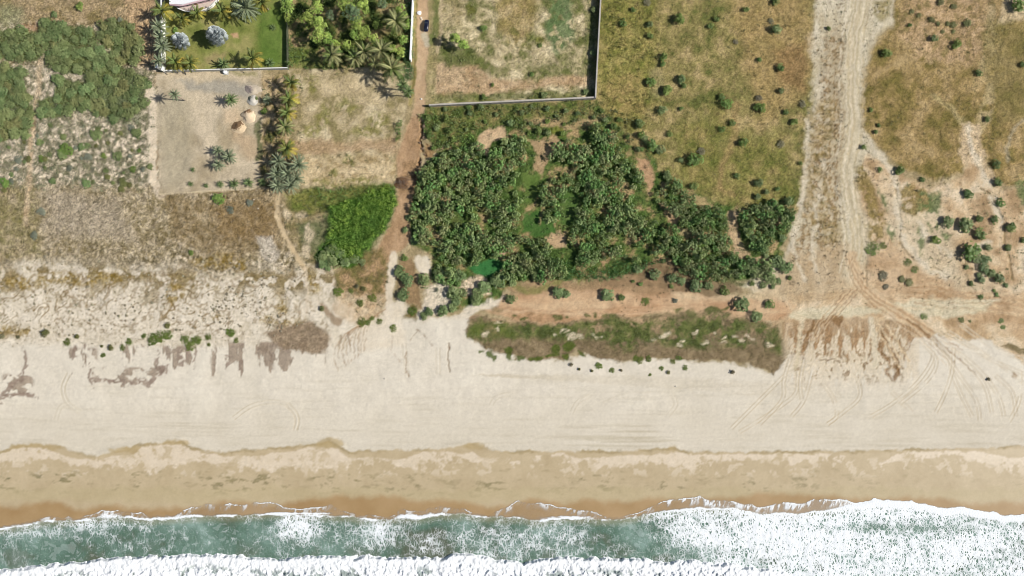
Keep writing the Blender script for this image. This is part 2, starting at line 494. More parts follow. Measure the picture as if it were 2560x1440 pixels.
# the whole dry beach, from the back of the dunes to the drift line
bt = ypoly([-110, 860, 900, 980, 1170, 1185, 1230, 1300, 1420, 1470, 1560, 1620, 1700, 1790, 1880, 1925, 1960, 1990, 2230, 2290, 2330, 2420, 2450, 2480, 2520, 2670],
           [860, 870, 840, 800, 790, 850, 872, 895, 900, 884, 905, 895, 900, 905, 915, 935, 895, 870, 868, 835, 835, 850, 838, 850, 872, 905])
dry = sstep(-7, 7, VY + 16 * (nC - .5) + 10 * (nE - .5) - bt)
cl = pal((nW * .4 + nA * .3 + nE * .15 + .15 * fbm(X / 6, Y, 8, 61, 3) - .5) * 2.2 + .5, [(219, 209, 190), (228, 218, 201), (237, 228, 211)])
blend(ALL, dry, cl, .05, Z_BEACH)
# slightly duller seaward half, wind ripples running along the shore
blend(ALL, sstep(960, 1060, WY) * .55, pal(nA, [(214, 203, 183), (224, 214, 196)]), .04)
rip = fbm(X / 14, Y * 1.6, 9, 62, 3, .65)
blend(ALL, sstep(930, 960, Y) * sstep(1135, 1110, Y) * sstep(.58, .74, rip) * .22, pal(nA, [(186, 174, 148), (200, 188, 162)]), dz=-.02)
rip2 = fbm(X / 22, Y * 1.5, 12, 63, 4, .65)
blend(ALL, sstep(1040, 1080, Y) * sstep(1128, 1112, Y) * sstep(.54, .7, rip2) * (.15 + .85 * sstep(.42, .6, nW)) * .38, pal(nA, [(168, 154, 124), (190, 178, 150)]))

# --- 4. the wet part of the beach
dl = ypoly([-110, 0, 60, 130, 200, 240, 290, 350, 400, 455, 470, 505, 540, 600, 700, 780, 830, 870, 950, 1100, 1180, 1240, 1400, 1560, 1680, 1720, 1900, 2100, 2300, 2480, 2560, 2670],
           [1138, 1130, 1112, 1110, 1132, 1142, 1126, 1112, 1107, 1104, 1116, 1124, 1130, 1128, 1118, 1112, 1105, 1130, 1126, 1124, 1108, 1129, 1128, 1128, 1120, 1130, 1130, 1128, 1124, 1120, 1114, 1114])
wetm = sstep(-3, 3, VY + 6 * (nE - .5) - dl)
blend(ALL, wetm, pal((nA * .5 + nC * .5 - .5) * 1.5 + .5, [(188, 168, 134), (198, 179, 146), (207, 188, 156)]), .03, None)
ln = sstep(6, 1.0, np.abs(VY + 4 * (nC - .5) - dl - 1)) * sstep(.36, .56, nA)
blend(ALL, ln * .75, pal(nE, [(150, 132, 92), (178, 158, 118)]))
# brown lobes above the drift line
for px_, py_, rx_, ry_, s_ in ((825, 1108, 34, 13, 0), (440, 1108, 34, 10, 1), (90, 1118, 70, 9, 2), (1185, 1115, 26, 9, 3), (1680, 1122, 12, 8, 4), (330, 1125, 60, 8, 5)):
    patch(ell(px_, py_, rx_, ry_), [(178, 156, 112), (190, 168, 126)], 4, 'V', .75, 8, 70 + s_)
# pale dried salt-foam patches just below the drift line
bnd = 1134 + 84 * np.clip(fbm(X, 0 * Y + 40, 110, 71, 4, .6) - .22, 0, 1) + 60 * (fbm(X, Y, 26, 74, 5, .65) - .5) + 16 * (nE - .5)
sfn = fbm(X, Y * 1.2, 22, 76, 5, .7)
sf = sstep(5, -5, Y - bnd) * (.25 + .75 * sstep(.40, .50, sfn + .06)) * sstep(0, 4, Y - dl)
gapw = 3 + 30 * np.clip(fbm(X, 0 * Y + 60, 120, 79, 3) - .46, 0, 1) * 2
blend(ALL, sf * sstep(0, 5, VY - dl - gapw) * .95, pal(nC, [(222, 205, 180), (233, 217, 195)]), .04)
drop = sstep(.60, .63, fbm(X, Y, 18, 78, 4, .6)) * sstep(1140, 1150, Y) * sstep(1200, 1180, Y)
blend(ALL, drop * .7, pal(nC, [(220, 203, 177)]))
# dark olive streaks of minerals
st = fbm(X / 3.0 + 6 * nA, Y + 14 * nB, 8, 73, 5, .66)
band = sstep(1180, 1198, WY + 10 * (nA - .5)) * sstep(1250, 1222, WY)
blend(ALL, band * sstep(.55, .66, st) * (.25 + .75 * sstep(.42, .6, nA)) * sstep(2600, 1700, X + 500 * (nW - .5)) * .75, pal(nC, [(112, 108, 76), (160, 146, 106)]))
blend(ALL, sstep(1150, 1175, Y) * sstep(1225, 1200, Y) * sstep(.66, .76, st) * .35, pal(nC, [(150, 136, 96)] * 2))
blend(ALL, sstep(1212, 1228, WY) * sstep(1268, 1245, WY) * .5, pal(nA, [(188, 172, 132), (200, 183, 146)]))
# soaked sand at the water's edge
wl = ypoly([-110, 0, 100, 300, 420, 560, 700, 840, 900, 1000, 1045, 1110, 1250, 1400, 1560, 1640, 1760, 1900, 2100, 2250, 2400, 2560, 2670],
           [1262, 1266, 1258, 1268, 1274, 1258, 1262, 1246, 1246, 1252, 1262, 1252, 1262, 1256, 1252, 1242, 1236, 1238, 1242, 1244, 1252, 1262, 1266])
soak = sstep(-10, 10, VY - wl + 34 * (fbm(X, 0 * Y + 5, 90, 77, 3) - .5) + 10 * (nA - .5))
blend(ALL, soak, pal((nA - .5) * 1.6 + .5, [(166, 134, 92), (176, 146, 104), (186, 156, 116)]), .015)
WETF = (0.25 * wetm + 0.75 * soak) * 1.0

# brown wrack stains running down the beach
def drips(x0, y0, x1, y1, seed, dens=.5, col=((140, 122, 106), (168, 150, 130)), st_=.85, sx=1.0, sy=3.0, slant=0.0):
    w = win(x0, y0, x1, y1)
    px_ = X[w] + slant * (Y[w] - y0)
    f = (Y[w] - y0) / (y1 - y0)
    n = fbm(px_ / sx, Y[w] / sy, 16, seed, 4, .6)
    m = sstep(dens - .03, dens + .05, n - .28 * f ** 1.6) * sstep(0, .12, f) * sstep(x0, x0 + 14, X[w]) * sstep(x1, x1 - 14, X[w])
    blend(w, m * st_, pal(nE[w], col), .12)
drips(270, 860, 520, 935, 81, .47)
drips(520, 850, 690, 945, 82, .45)
drips(160, 865, 250, 940, 83, .50)
drips(640, 850, 820, 930, 84, .40)
drips(225, 915, 420, 968, 85, .50, sx=1.4, sy=1.2)
drips(0, 930, 90, 1008, 86, .50, sx=2.2, sy=1.6)
for pts_, w_, s_ in (([(225, 925), (232, 968)], 7, 1), ([(232, 942), (262, 952), (300, 952), (330, 955), (352, 948)], 12, 2), ([(350, 942), (372, 955), (385, 945), (405, 930)], 14, 3),
                     ([(388, 880), (388, 920), (408, 925)], 9, 4), ([(440, 870), (450, 915)], 11, 5), ([(466, 870), (464, 905)], 9, 6), ([(490, 870), (484, 915)], 7, 7),
                     ([(418, 920), (414, 942)], 5, 8), ([(50, 870), (58, 900), (48, 935)], 8, 9), ([(60, 940), (40, 962), (12, 985)], 16, 10), ([(0, 995), (40, 988), (90, 990)], 9, 11),
                     ([(188, 868), (184, 895)], 10, 12), ([(205, 860), (210, 870)], 7, 13), ([(600, 900), (604, 935)], 8, 14), ([(566, 890), (570, 925)], 8, 15), ([(0, 1005), (12, 1008)], 6, 16), ([(226, 910), (224, 930)], 4, 17)):
    stroke(pts_, w_, [(138, 118, 104), (170, 152, 136)], 2.5, 'W', .9, seed=s_, breakup=(.40, 7))
patch([(655, 835), (700, 812), (770, 800), (825, 830), (820, 870), (800, 878), (735, 880), (690, 860)], [(134, 114, 92), (150, 130, 106), (168, 148, 122)], 7, 'W', .95, 10, 90, rough=.2)
stroke([(808, 765), (830, 790), (848, 805)], 16, [(160, 138, 112)], 5, 'W', .9)
stroke([(905, 835), (912, 850), (898, 872)], 9, [(150, 128, 104)], 3, 'W', .85)
stroke([(870, 835), (872, 860)], 7, [(150, 128, 104)], 3, 'W', .8)
stroke([(846, 840), (842, 862)], 6, [(150, 128, 104)], 3, 'W', .7)

# --- 5. cleared lots and gardens (straight edges)
LAWN = [(405, -110), (716, -110), (718, 172), (405, 178)]
patch(LAWN, [(114, 124, 62), (130, 136, 72), (146, 148, 86), (160, 154, 98)], 1.5, '0', 1, 34, 101, rough=.10, zone=Z_LAWN, contrast=2.2)
patch([(640, 20), (716, 10), (716, 168), (655, 168), (650, 90)], [(84, 116, 46), (104, 128, 58)], 16, 'W', .8, 20, 102)
patch(ell(585, 93, 11, 9), [(196, 150, 116), (214, 176, 140)], 3, 'W', .9, 6, 103)
patch([(510, 135), (570, 132), (560, 152), (515, 150)], [(166, 148, 108)], 8, 'W', .7, 8, 104)
patch([(405, 120), (450, 100), (500, 120), (500, 170), (405, 176)], [(140, 140, 74), (158, 150, 92)], 12, 'W', .5, 10, 105)
GARDEN = [(722, -110), (1024, -110), (1026, 168), (722, 172)]
patch(GARDEN, [(44, 58, 24), (84, 96, 46), (150, 138, 92), (176, 152, 112)], 1.5, '0', 1, 24, 106, rough=.25, contrast=2.2)  # shade between the trees is put into the darkest ground tones
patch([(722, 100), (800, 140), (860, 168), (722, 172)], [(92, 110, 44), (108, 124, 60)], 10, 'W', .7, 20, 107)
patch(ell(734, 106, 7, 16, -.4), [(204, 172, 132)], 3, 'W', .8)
LOT = [(392, 184), (655, 176), (660, 300), (652, 420), (660, 470), (440, 482), (398, 486), (394, 330)]
patch(LOT, [(176, 160, 132), (190, 174, 147), (202, 186, 160), (214, 197, 170)], 3, 'V', 1, 44, 110, rough=.10, zone=Z_LOT, contrast=2.2)
patch([(410, 240), (470, 250), (480, 420), (440, 470), (405, 470), (402, 330)], [(168, 158, 134), (180, 168, 142)], 20, 'W', .7, 12, 111)
patch([(440, 205), (560, 205), (640, 215), (630, 255), (560, 235), (470, 225)], [(166, 160, 148), (178, 170, 154)], 9, 'W', .85, 18, 112)
patch([(405, 184), (650, 176), (650, 196), (500, 202), (410, 200)], [(204, 186, 156), (214, 196, 166)], 6, 'W', .7, 12, 113)
patch([(560, 290), (600, 280), (610, 330), (645, 345), (650, 400), (620, 400), (580, 345)], [(200, 172, 138), (188, 164, 132)], 14, 'W', .7, 14, 114)
patch([(552, 275), (590, 270), (590, 320), (575, 315)], [(220, 196, 164)], 8, 'W', .8, 14, 115)
patch([(585, 160), (555, 178), (600, 182), (650, 178), (640, 190), (560, 192)], [(128, 126, 70)], 5, 'W', .6, 14, 116)
stroke([(398, 486), (520, 478), (690, 470)], 3, [(214, 196, 164)], 1.2, '0', .9, dz=.12, sm=False)
stroke([(398, 490), (520, 482), (690, 473)], 3, [(112, 92, 60)], 1.2, 'V', .65, sm=False, breakup=(.4, 20))
# ground under the palm row
patch([(652, 196), (760, 180), (752, 300), (760, 470), (650, 475), (648, 330)], [(92, 92, 48), (150, 132, 92), (190, 166, 128), (204, 182, 144)], 8, 'W', .95, 18, 120, rough=.2, contrast=2.4)
stroke([(640, 300), (646, 360), (650, 400)], 13, [(104, 100, 72), (84, 96, 54)], 4, 'W', .85, seed=12)
# the straw field to its right
FIELD = [(722, 174), (1030, 168), (1012, 300), (990, 400), (990, 460), (720, 474)]
patch(FIELD, [(146, 134, 94), (176, 160, 124), (194, 177, 142), (210, 194, 160)], 3, 'V', 1, 26, 121, rough=.2, contrast=2.4)
patch([(740, 350), (900, 355), (1000, 345), (1000, 385), (880, 378), (770, 392), (740, 380)], [(178, 148, 114), (190, 160, 126)], 10, 'W', .7, 14, 122)
patch([(740, 395), (985, 385), (985, 455), (750, 465)], [(170, 146, 106), (206, 184, 146), (220, 198, 160)], 10, 'W', .75, 12, 123, contrast=2.4)
for px_, py_, rx_, ry_, s_ in ((875, 402, 18, 12, 0), (870, 262, 30, 16, 1), (810, 290, 22, 34, 2), (915, 330, 34, 14, 3), (830, 430, 14, 12, 4), (945, 300, 26, 24, 5), (780, 330, 26, 16, 6), (890, 455, 60, 12, 7), (780, 205, 18, 26, 8), (820, 455, 40, 8, 9)):
    patch(ell(px_, py_, rx_, ry_), [(116, 120, 50), (146, 138, 78)], 9, 'W', .75, 8, 130 + s_, breakup=(.44, 10))
patch([(790, 200), (900, 195), (960, 250), (900, 260), (800, 230)], [(204, 184, 146), (214, 194, 158)], 14, 'W', .6, 14, 141)

# --- 6. enclosure with the grey block wall
ENC = [(1076, -110), (1498, -110), (1486, 242), (1074, 260)]
patch(ENC, [(112, 116, 66), (146, 140, 98), (182, 168, 130), (222, 206, 168)], 2, '0', 1, 26, 151, rough=.26, contrast=2.6)
patch([(1080, 150), (1190, 165), (1240, 200), (1350, 195), (1480, 185), (1480, 215), (1350, 215), (1240, 232), (1085, 250)], [(180, 148, 112), (194, 164, 128), (206, 178, 144)], 8, 'W', .88, 14, 152, contrast=2)
patch([(1085, 150), (1150, 165), (1150, 215), (1085, 215)], [(196, 172, 138)], 10, 'W', .6, 20, 153)
patch([(1390, -60), (1440, -60), (1430, 100), (1395, 135), (1365, 90)], [(84, 112, 66), (104, 126, 80)], 9, 'W', .85, 12, 154, breakup=(.38, 14))
patch([(1240, -60), (1350, -60), (1340, 60), (1290, 120), (1240, 60)], [(150, 132, 78), (176, 150, 104)], 14, 'W', .7, 12, 155, contrast=2)
patch([(1230, 90), (1370, 110), (1350, 165), (1240, 160)], [(176, 160, 122), (226, 208, 170)], 12, 'W', .7, 8, 156, contrast=2.6, breakup=(.42, 16))
patch([(1085, -60), (1160, -60), (1150, 70), (1085, 60)], [(130, 122, 78), (170, 150, 112)], 10, 'W', .6, 14, 157, contrast=2)
patch([(1100, 110), (1170, 125), (1200, 160), (1150, 175), (1110, 160)], [(84, 96, 44), (108, 116, 62)], 8, 'W', .85, 10, 158)
patch([(1080, 240), (1480, 222), (1480, 243), (1080, 260)], [(92, 104, 50), (118, 122, 66)], 5, 'W', .7, 12, 159)
for px_, py_, rx_ in ((1320, 112, 9), (1352, 100, 11), (1285, 74, 14), (1170, 30, 14)):
    patch(ell(px_, py_, rx_), [(110, 110, 52)], 5, 'W', .75)
# dirt road
ROAD = smooth_line([(1056, -110), (1057, 20), (1056, 120), (1052, 200), (1050, 262), (1040, 300), (1026, 340), (1018, 400), (1012, 460), (1008, 510), (1004, 560), (995, 610)])
stroke([(1066, -110), (1076, 60), (1068, 140), (1062, 250)], 52, [(150, 140, 92), (176, 158, 118)], 4, '0', .8, rough=.2, seed=21)
stroke([(1085, -60), (1092, 40), (1082, 100)], 18, [(92, 108, 54), (122, 126, 72)], 4, 'W', .8, seed=22)
stroke([(1100, -60), (1104, 60), (1094, 130)], 9, [(204, 184, 148)], 3, 'V', .8, seed=23)
stroke([(1040, -60), (1038, 80), (1034, 200), (1026, 262)], 8, [(140, 134, 74), (168, 152, 98)], 3, 'V', .8, seed=24)
stroke([(1041, -60), (1042, 60), (1037, 160), (1033, 230)], 2.2, [(92, 74, 40)], 1.5, '0', .6)
stroke(ROAD, 26, [(184, 154, 120), (198, 168, 134), (210, 182, 148)], 3, 'V', 1, rough=.08, zone=Z_ROAD, sm=False, seed=25, dz=-.06, scale=18)
stroke([(1062, 84), (1066, 110)], 14, [(196, 188, 166)], 4, 'V', .8)
patch([(1030, 290), (1056, 290), (1052, 340), (1048, 470), (1040, 520), (1030, 600), (975, 650), (940, 700), (900, 740), (935, 660), (955, 600), (985, 540), (996, 470), (990, 400), (1005, 350)],
      [(158, 128, 94), (176, 144, 110), (190, 158, 124)], 4, 'V', 1, 20, 160, rough=.12, zone=Z_ROAD, contrast=2, streak=(1, 2.2))
patch([(1000, 400), (1050, 400), (1048, 480), (998, 476)], [(150, 120, 86), (168, 138, 102)], 7, 'W', .7, 6, 161, rough=.3, contrast=2.2)
patch([(1062, 355), (1094, 378), (1082, 395), (1060, 394)], [(164, 132, 92)], 3, 'V', .9)
# dug-out crevice along its right edge
for pts_, w_ in (([(1055, 305), (1056, 325), (1054, 345)], 7), ([(1048, 350), (1052, 368), (1055, 380)], 5), ([(1048, 398), (1050, 412)], 6), ([(1060, 384), (1062, 390)], 5), ([(1040, 430), (1036, 445)], 5)):
    stroke(pts_, w_, [(104, 76, 52), (130, 100, 72)], 2, 'V', .85, dz=-.9)

# --- 7. weeds and grassland east of the grey wall
GR = [(1498, -27000), (2040, -27000), (2044, 60), (2024, 90), (2030, 200), (2022, 320), (2012, 420), (1998, 500), (1975, 580), (1940, 620), (1860, 660), (1640, 560), (1560, 330), (1485, 262)]
patch([(x + 14 * math.sin(y / 23.0) * (1990 < x < 2060), y) for x, y in GR], [(106, 110, 58), (136, 128, 78), (158, 144, 94), (180, 160, 114)], 7, 'W', 1, 30, 171, rough=.26, contrast=2.3)
patch([(1505, -110), (1640, -110), (1650, 60), (1640, 250), (1600, 330), (1500, 300), (1492, 245)], [(110, 114, 50), (138, 134, 68), (160, 146, 86)], 30, 'W', .7, 12, 172, rough=.3, contrast=2.2)
patch([(1680, 330), (1800, 250), (1850, 330), (1960, 330), (1990, 470), (1900, 530), (1800, 500), (1700, 450)], [(104, 110, 50), (132, 128, 68), (156, 140, 88)], 22, 'W', .75, 30, 173, contrast=2.2)
patch([(1800, -110), (2040, -110), (2030, 220), (1900, 320), (1850, 120)], [(168, 140, 92), (184, 156, 110)], 30, 'W', .6, 14, 174, contrast=2)
patch([(1930, 120), (2020, 110), (2010, 230), (1950, 210)], [(128, 100, 64), (160, 128, 88)], 14, 'W', .7, 8, 175, contrast=2)
stroke([(1845, 260), (1830, 350), (1805, 420), (1800, 470), (1830, 490)], 16, [(176, 146, 102), (162, 138, 94)], 7, 'W', .6, seed=31)
stroke([(1640, 190), (1640, 230)], 30, [(160, 148, 108)], 10, 'W', .5)
patch([(1515, 195), (1600, 190), (1620, 280), (1560, 290), (1510, 260)], [(150, 138, 80), (180, 150, 104)], 12, 'W', .6, 12, 176, contrast=2)
# forest floor
FLOOR = [(1062, 266), (1486, 250), (1560, 330), (1640, 400), (1660, 440), (1800, 510), (1860, 520), (1985, 490), (1990, 560), (1950, 620), (1985, 650), (1985, 690), (1900, 720), (1800, 712), (1680, 700), (1560, 690), (1400, 702), (1280, 705), (1240, 760), (1110, 780), (1075, 720), (1080, 640), (1030, 612), (1022, 540), (1045, 430), (1095, 385), (1064, 340)]
patch(FLOOR, [(66, 88, 38), (84, 106, 52), (112, 118, 66), (172, 148, 108)], 5, 'V', 1, 22, 181, rough=.3, contrast=2.4)
for k_, (pts_, c_, st_) in enumerate((
    ([(1190, 345), (1215, 318), (1255, 318), (1260, 345), (1225, 355), (1215, 390), (1190, 372)], [(206, 174, 138), (216, 188, 152)], .95),
    ([(1310, 300), (1360, 320), (1400, 330), (1480, 318), (1500, 305), (1478, 300), (1420, 312), (1340, 295)], [(188, 160, 116), (200, 172, 132)], .85),
    ([(1320, 350), (1380, 345), (1420, 370), (1370, 400), (1360, 450), (1335, 430), (1340, 390)], [(180, 150, 112), (204, 172, 136)], .85),
    ([(1310, 430), (1360, 440), (1340, 500), (1310, 505)], [(92, 118, 54), (108, 130, 64)], .9),
    ([(1310, 530), (1350, 520), (1390, 560), (1400, 590), (1340, 595), (1310, 580)], [(62, 100, 44), (78, 112, 52)], .95),
    ([(1420, 480), (1450, 490), (1450, 540), (1410, 560), (1395, 520)], [(72, 104, 48), (92, 116, 58)], .9),
    ([(1370, 600), (1410, 575), (1420, 590), (1418, 625), (1385, 620)], [(204, 172, 136)], .9),
    ([(1175, 665), (1200, 650), (1250, 648), (1262, 665), (1225, 692), (1200, 680)], [(50, 110, 58), (66, 124, 66)], .95),
    ([(1240, 625), (1258, 622), (1262, 634), (1245, 642)], [(214, 180, 148)], .95),
    ([(1370, 325), (1410, 320), (1410, 345), (1375, 345)], [(122, 128, 54)], .8),
    ([(1380, 460), (1352, 520), (1345, 560), (1350, 570), (1362, 520), (1388, 470)], [(190, 168, 120)], .7),
    ([(1600, 390), (1630, 400), (1636, 440), (1620, 478), (1612, 450), (1600, 420)], [(190, 150, 116), (200, 164, 128)], .9),
    ([(1560, 340), (1600, 330), (1625, 395), (1590, 385)], [(168, 146, 100)], .8),
    ([(1650, 510), (1690, 530), (1715, 545), (1700, 560), (1660, 540)], [(190, 158, 122)], .8),
    ([(1722, 480), (1760, 490), (1782, 515), (1770, 520), (1740, 500)], [(184, 160, 118)], .8),
    ([(1820, 530), (1850, 530), (1850, 600), (1880, 640), (1920, 640), (1930, 660), (1880, 665), (1835, 640), (1825, 590)], [(198, 168, 132), (206, 178, 142)], .9),
    ([(1690, 555), (1760, 585), (1750, 600), (1690, 580)], [(190, 166, 126)], .7),
    ([(1500, 655), (1530, 650), (1510, 672)], [(196, 158, 122)], .8),
    ([(1940, 540), (1960, 535), (1955, 565)], [(204, 178, 142)], .8),
    ([(1090, 372), (1112, 370), (1110, 378)], [(214, 180, 146)], .8))):
    patch(pts_, c_, 4, 'W', st_, 10, 190 + k_, rough=.15)
patch([(1062, 270), (1490, 252), (1490, 300), (1300, 300), (1180, 330), (1100, 370), (1065, 330)], [(86, 100, 46), (112, 118, 62), (150, 134, 86)], 8, 'W', .7, 14, 215, contrast=2.4)

# --- 8. sandy wash with the double track on the right
WASH = [(2046, -110), (2246, -110), (2244, 20), (2232, 60), (2190, 90), (2168, 140), (2152, 190), (2153, 240), (2150, 300), (2168, 350), (2210, 400), (2232, 450), (2246, 520), (2236, 600), (2190, 690), (2170, 730), (1960, 740), (1860, 720), (1900, 680), (1960, 640), (1995, 560), (2006, 470), (2018, 380), (2026, 250), (2030, 150), (2034, 60)]
patch(WASH, [(196, 182, 152), (212, 200, 174), (224, 213, 190)], 9, 'W', 1, 16, 221, rough=.12, contrast=1.6, streak=(1, 3))
spk = fbm(X, Y, 7, 222, 3, .7)
wsp = sstep(.60, .70, spk) * sstep(2040, 2060, WX) * 1.0
w_, m_ = mask_poly([(2060, 90), (2110, 60), (2118, 330), (2090, 620), (2010, 700), (1975, 640), (2010, 560), (2030, 380)], 14, 'W')
blend(w_, m_ * sstep(.50, .58, fbm(X[w_], Y[w_] / 1.5, 6, 227, 3, .7)) * .8, pal(nE[w_], [(120, 92, 56), (164, 138, 98)]), .2)
blend(w_, m_ * .3, pal(nE[w_], [(150, 124, 84)] * 2))
w_, m_ = mask_poly(WASH, 6, 'W')
blend(w_, m_ * sstep(.62, .70, fbm(X[w_], Y[w_], 6, 223, 3, .7)) * (.3 + .7 * sstep(.4, .6, nA[w_])) * .75, pal(nE[w_], [(112, 92, 60), (150, 128, 90)]))
patch([(2000, 280), (2080, 240), (2090, 330), (2060, 420), (2100, 560), (2080, 640), (2020, 560), (2010, 420)], [(128, 112, 64), (160, 138, 92), (196, 176, 138)], 14, 'W', .7, 9, 224, contrast=2.6, breakup=(.46, 14))
patch([(2180, 0), (2228, 0), (2222, 40), (2200, 55), (2180, 30)], [(132, 122, 66), (156, 140, 90)], 8, 'W', .7, 9, 225, breakup=(.4, 12))
# far east grassland
EG = [(2244, -27000), (27000, -27000), (27000, 560), (2560, 460), (2480, 460), (2420, 400), (2390, 440), (2330, 460), (2300, 440), (2240, 410), (2200, 370), (2168, 330), (2158, 260), (2160, 200), (2176, 140), (2200, 95), (2236, 70)]
patch(EG, [(122, 110, 60), (148, 128, 80), (168, 144, 98), (182, 158, 114)], 7, 'W', 1, 34, 231, rough=.24, contrast=2.2)
patch([(2280, -40), (2500, -40), (2480, 150), (2420, 170), (2300, 130), (2240, 80)], [(130, 116, 76), (178, 150, 112), (206, 176, 140)], 14, 'W', .75, 12, 232, contrast=2.4)
patch([(2290, 60), (2330, 80), (2330, 160), (2280, 150)], [(206, 176, 138)], 8, 'W', .6, 6, 233, breakup=(.45, 8))
stroke([(2476, 20), (2480, 100), (2466, 160), (2470, 230), (2460, 290), (2448, 330)], 24, [(176, 158, 116), (196, 176, 136)], 8, 'W', .8, seed=41, breakup=(.38, 20))
stroke([(2330, 240), (2365, 262), (2395, 290), (2420, 320), (2450, 330)], 14, [(176, 160, 112), (190, 172, 126)], 6, 'W', .75, seed=42)
patch([(2410, 310), (2450, 310), (2462, 360), (2490, 460), (2440, 470), (2415, 420), (2400, 390)], [(206, 182, 146), (216, 192, 158)], 7, 'W', .95, 14, 234)
patch([(2540, -60), (2700, -60), (2580, 40), (2500, 60), (2510, 10)], [(200, 178, 142), (214, 194, 160)], 9, 'W', .8, 12, 235)
patch([(2460, 40), (2560, 60), (2600, 300), (2500, 310), (2462, 200)], [(116, 110, 62), (140, 126, 78)], 16, 'W', .6, 14, 236)
stroke([(2560, 300), (2530, 340), (2520, 400)], 10, [(176, 164, 136)], 5, 'W', .7)
for pts_, w_ in (([(2325, 225), (2355, 250), (2372, 272), (2386, 290)], 3.4), ([(2300, 210), (2308, 232), (2326, 236)], 3), ([(2350, 225), (2385, 270)], 2.5), ([(2440, 170), (2435, 260), (2430, 290)], 2), ([(2530, 30), (2510, 90), (2500, 150)], 2.5), ([(2345, 330), (2347, 360)], 3)):
    stroke(pts_, w_, [(104, 96, 58)], 1.6, 'W', .6, dz=-.2, breakup=(.38, 14))
# lower right: broken sand and earth
LR = [(2160, 380), (2240, 430), (2320, 470), (2400, 450), (2430, 400), (2480, 470), (2560, 470), (27000, 560), (27000, 880), (2560, 905), (2510, 872), (2480, 850), (2440, 838), (2400, 850), (2330, 835), (2270, 836), (2220, 865), (1960, 870), (1958, 790), (1900, 740), (2000, 735), (2120, 720), (2140, 640), (2130, 500)]
patch(LR, [(176, 148, 112), (200, 172, 136), (216, 192, 158), (226, 206, 176)], 6, 'W', 1, 40, 241, rough=.13, contrast=2.4)
patch([(2200, 480), (2360, 520), (2420, 700), (2540, 720), (2460, 740), (2380, 730), (2250, 640)], [(212, 196, 166), (224, 208, 180)], 20, 'W', .6, 30, 242)
patch([(2150, 640), (2250, 620), (2300, 680), (2400, 720), (2560, 740), (2700, 740), (2700, 860), (2560, 850), (2400, 780), (2200, 745)], [(176, 144, 108), (194, 164, 128), (208, 180, 146)], 16, 'W', .85, 26, 243, contrast=2.2, streak=(2.2, 1))
patch([(1960, 640), (2120, 600), (2130, 700), (2170, 745), (2000, 760), (1900, 735)], [(180, 154, 118), (204, 180, 146)], 16, 'W', .8, 24, 244, contrast=2)
for k_, (pts_, c_) in enumerate((([(2128, 412), (2170, 405), (2190, 470), (2186, 510), (2150, 480)], 0), ([(2246, 470), (2290, 455), (2320, 480), (2330, 520), (2290, 540), (2250, 520)], 0), ([(2166, 470), (2190, 520), (2180, 560), (2160, 540)], 0),
      ([(2150, 560), (2200, 565), (2206, 600), (2170, 615)], 0), ([(2170, 530), (2205, 530), (2210, 560), (2180, 565)], 0), ([(2300, 480), (2350, 480), (2350, 540), (2300, 540)], 1), ([(2200, 470), (2215, 510), (2212, 530), (2198, 510)], 1),
      ([(2210, 560), (2232, 575), (2226, 600), (2214, 590)], 1), ([(2320, 556), (2352, 552), (2354, 574), (2326, 580)], 1), ([(2300, 570), (2320, 600), (2300, 640), (2290, 600)], 1), ([(2535, 440), (2700, 420), (2700, 520), (2550, 520)], 1), ([(2340, 570), (2380, 590), (2370, 610)], 1),
      ([(2372, 392), (2400, 392), (2410, 430), (2385, 440)], 0), ([(2460, 390), (2510, 385), (2500, 420), (2470, 415)], 0))):
    patch(pts_, [(128, 112, 58), (150, 130, 78)] if c_ == 0 else [(84, 108, 60), (118, 130, 84)], 7, 'W', .85, 9, 250 + k_, rough=.25, breakup=(.40, 16))
# erosion gullies
for pts_, w_ in (([(2455, 470), (2490, 510), (2508, 560), (2512, 600), (2522, 650), (2534, 700)], 5), ([(2248, 610), (2280, 645), (2300, 655)], 2.5), ([(2330, 662), (2355, 680), (2372, 692)], 2.5), ([(2162, 650), (2166, 690), (2162, 715)], 2.2), ([(2375, 425), (2360, 440), (2346, 465)], 2.6), ([(2236, 470), (2246, 520), (2252, 560), (2250, 610)], 2)):
    stroke(pts_, w_, [(116, 100, 62), (140, 118, 80)], 1.8, 'V', .7, dz=-.2)
for pts_, w_ in (([(2160, 330), (2185, 375), (2214, 410), (2234, 450), (2240, 520), (2262, 600), (2300, 660), (2360, 700)], 15), ([(2424, 320), (2440, 380), (2452, 430), (2480, 480), (2508, 560)], 16), ([(2300, 560), (2340, 620), (2400, 640), (2470, 610)], 14), ([(2020, 300), (2012, 420), (1998, 540), (1985, 620), (2010, 700)], 10), ([(2060, 400), (2040, 520), (2030, 620), (2050, 700)], 8)):
    stroke(pts_, w_, [(216, 202, 176), (226, 214, 192)], 6, 'W', .75, seed=int(w_) + 90, breakup=(.34, 24))
# pale strip (old road) through it
patch([(1960, 780), (2040, 770), (2180, 768), (2300, 752), (2420, 745), (2500, 750), (2470, 768), (2440, 790), (2350, 800), (2230, 778), (2120, 796), (1990, 795)], [(206, 194, 162), (222, 210, 182)], 6, 'W', .92, 14, 270, streak=(3, 1))
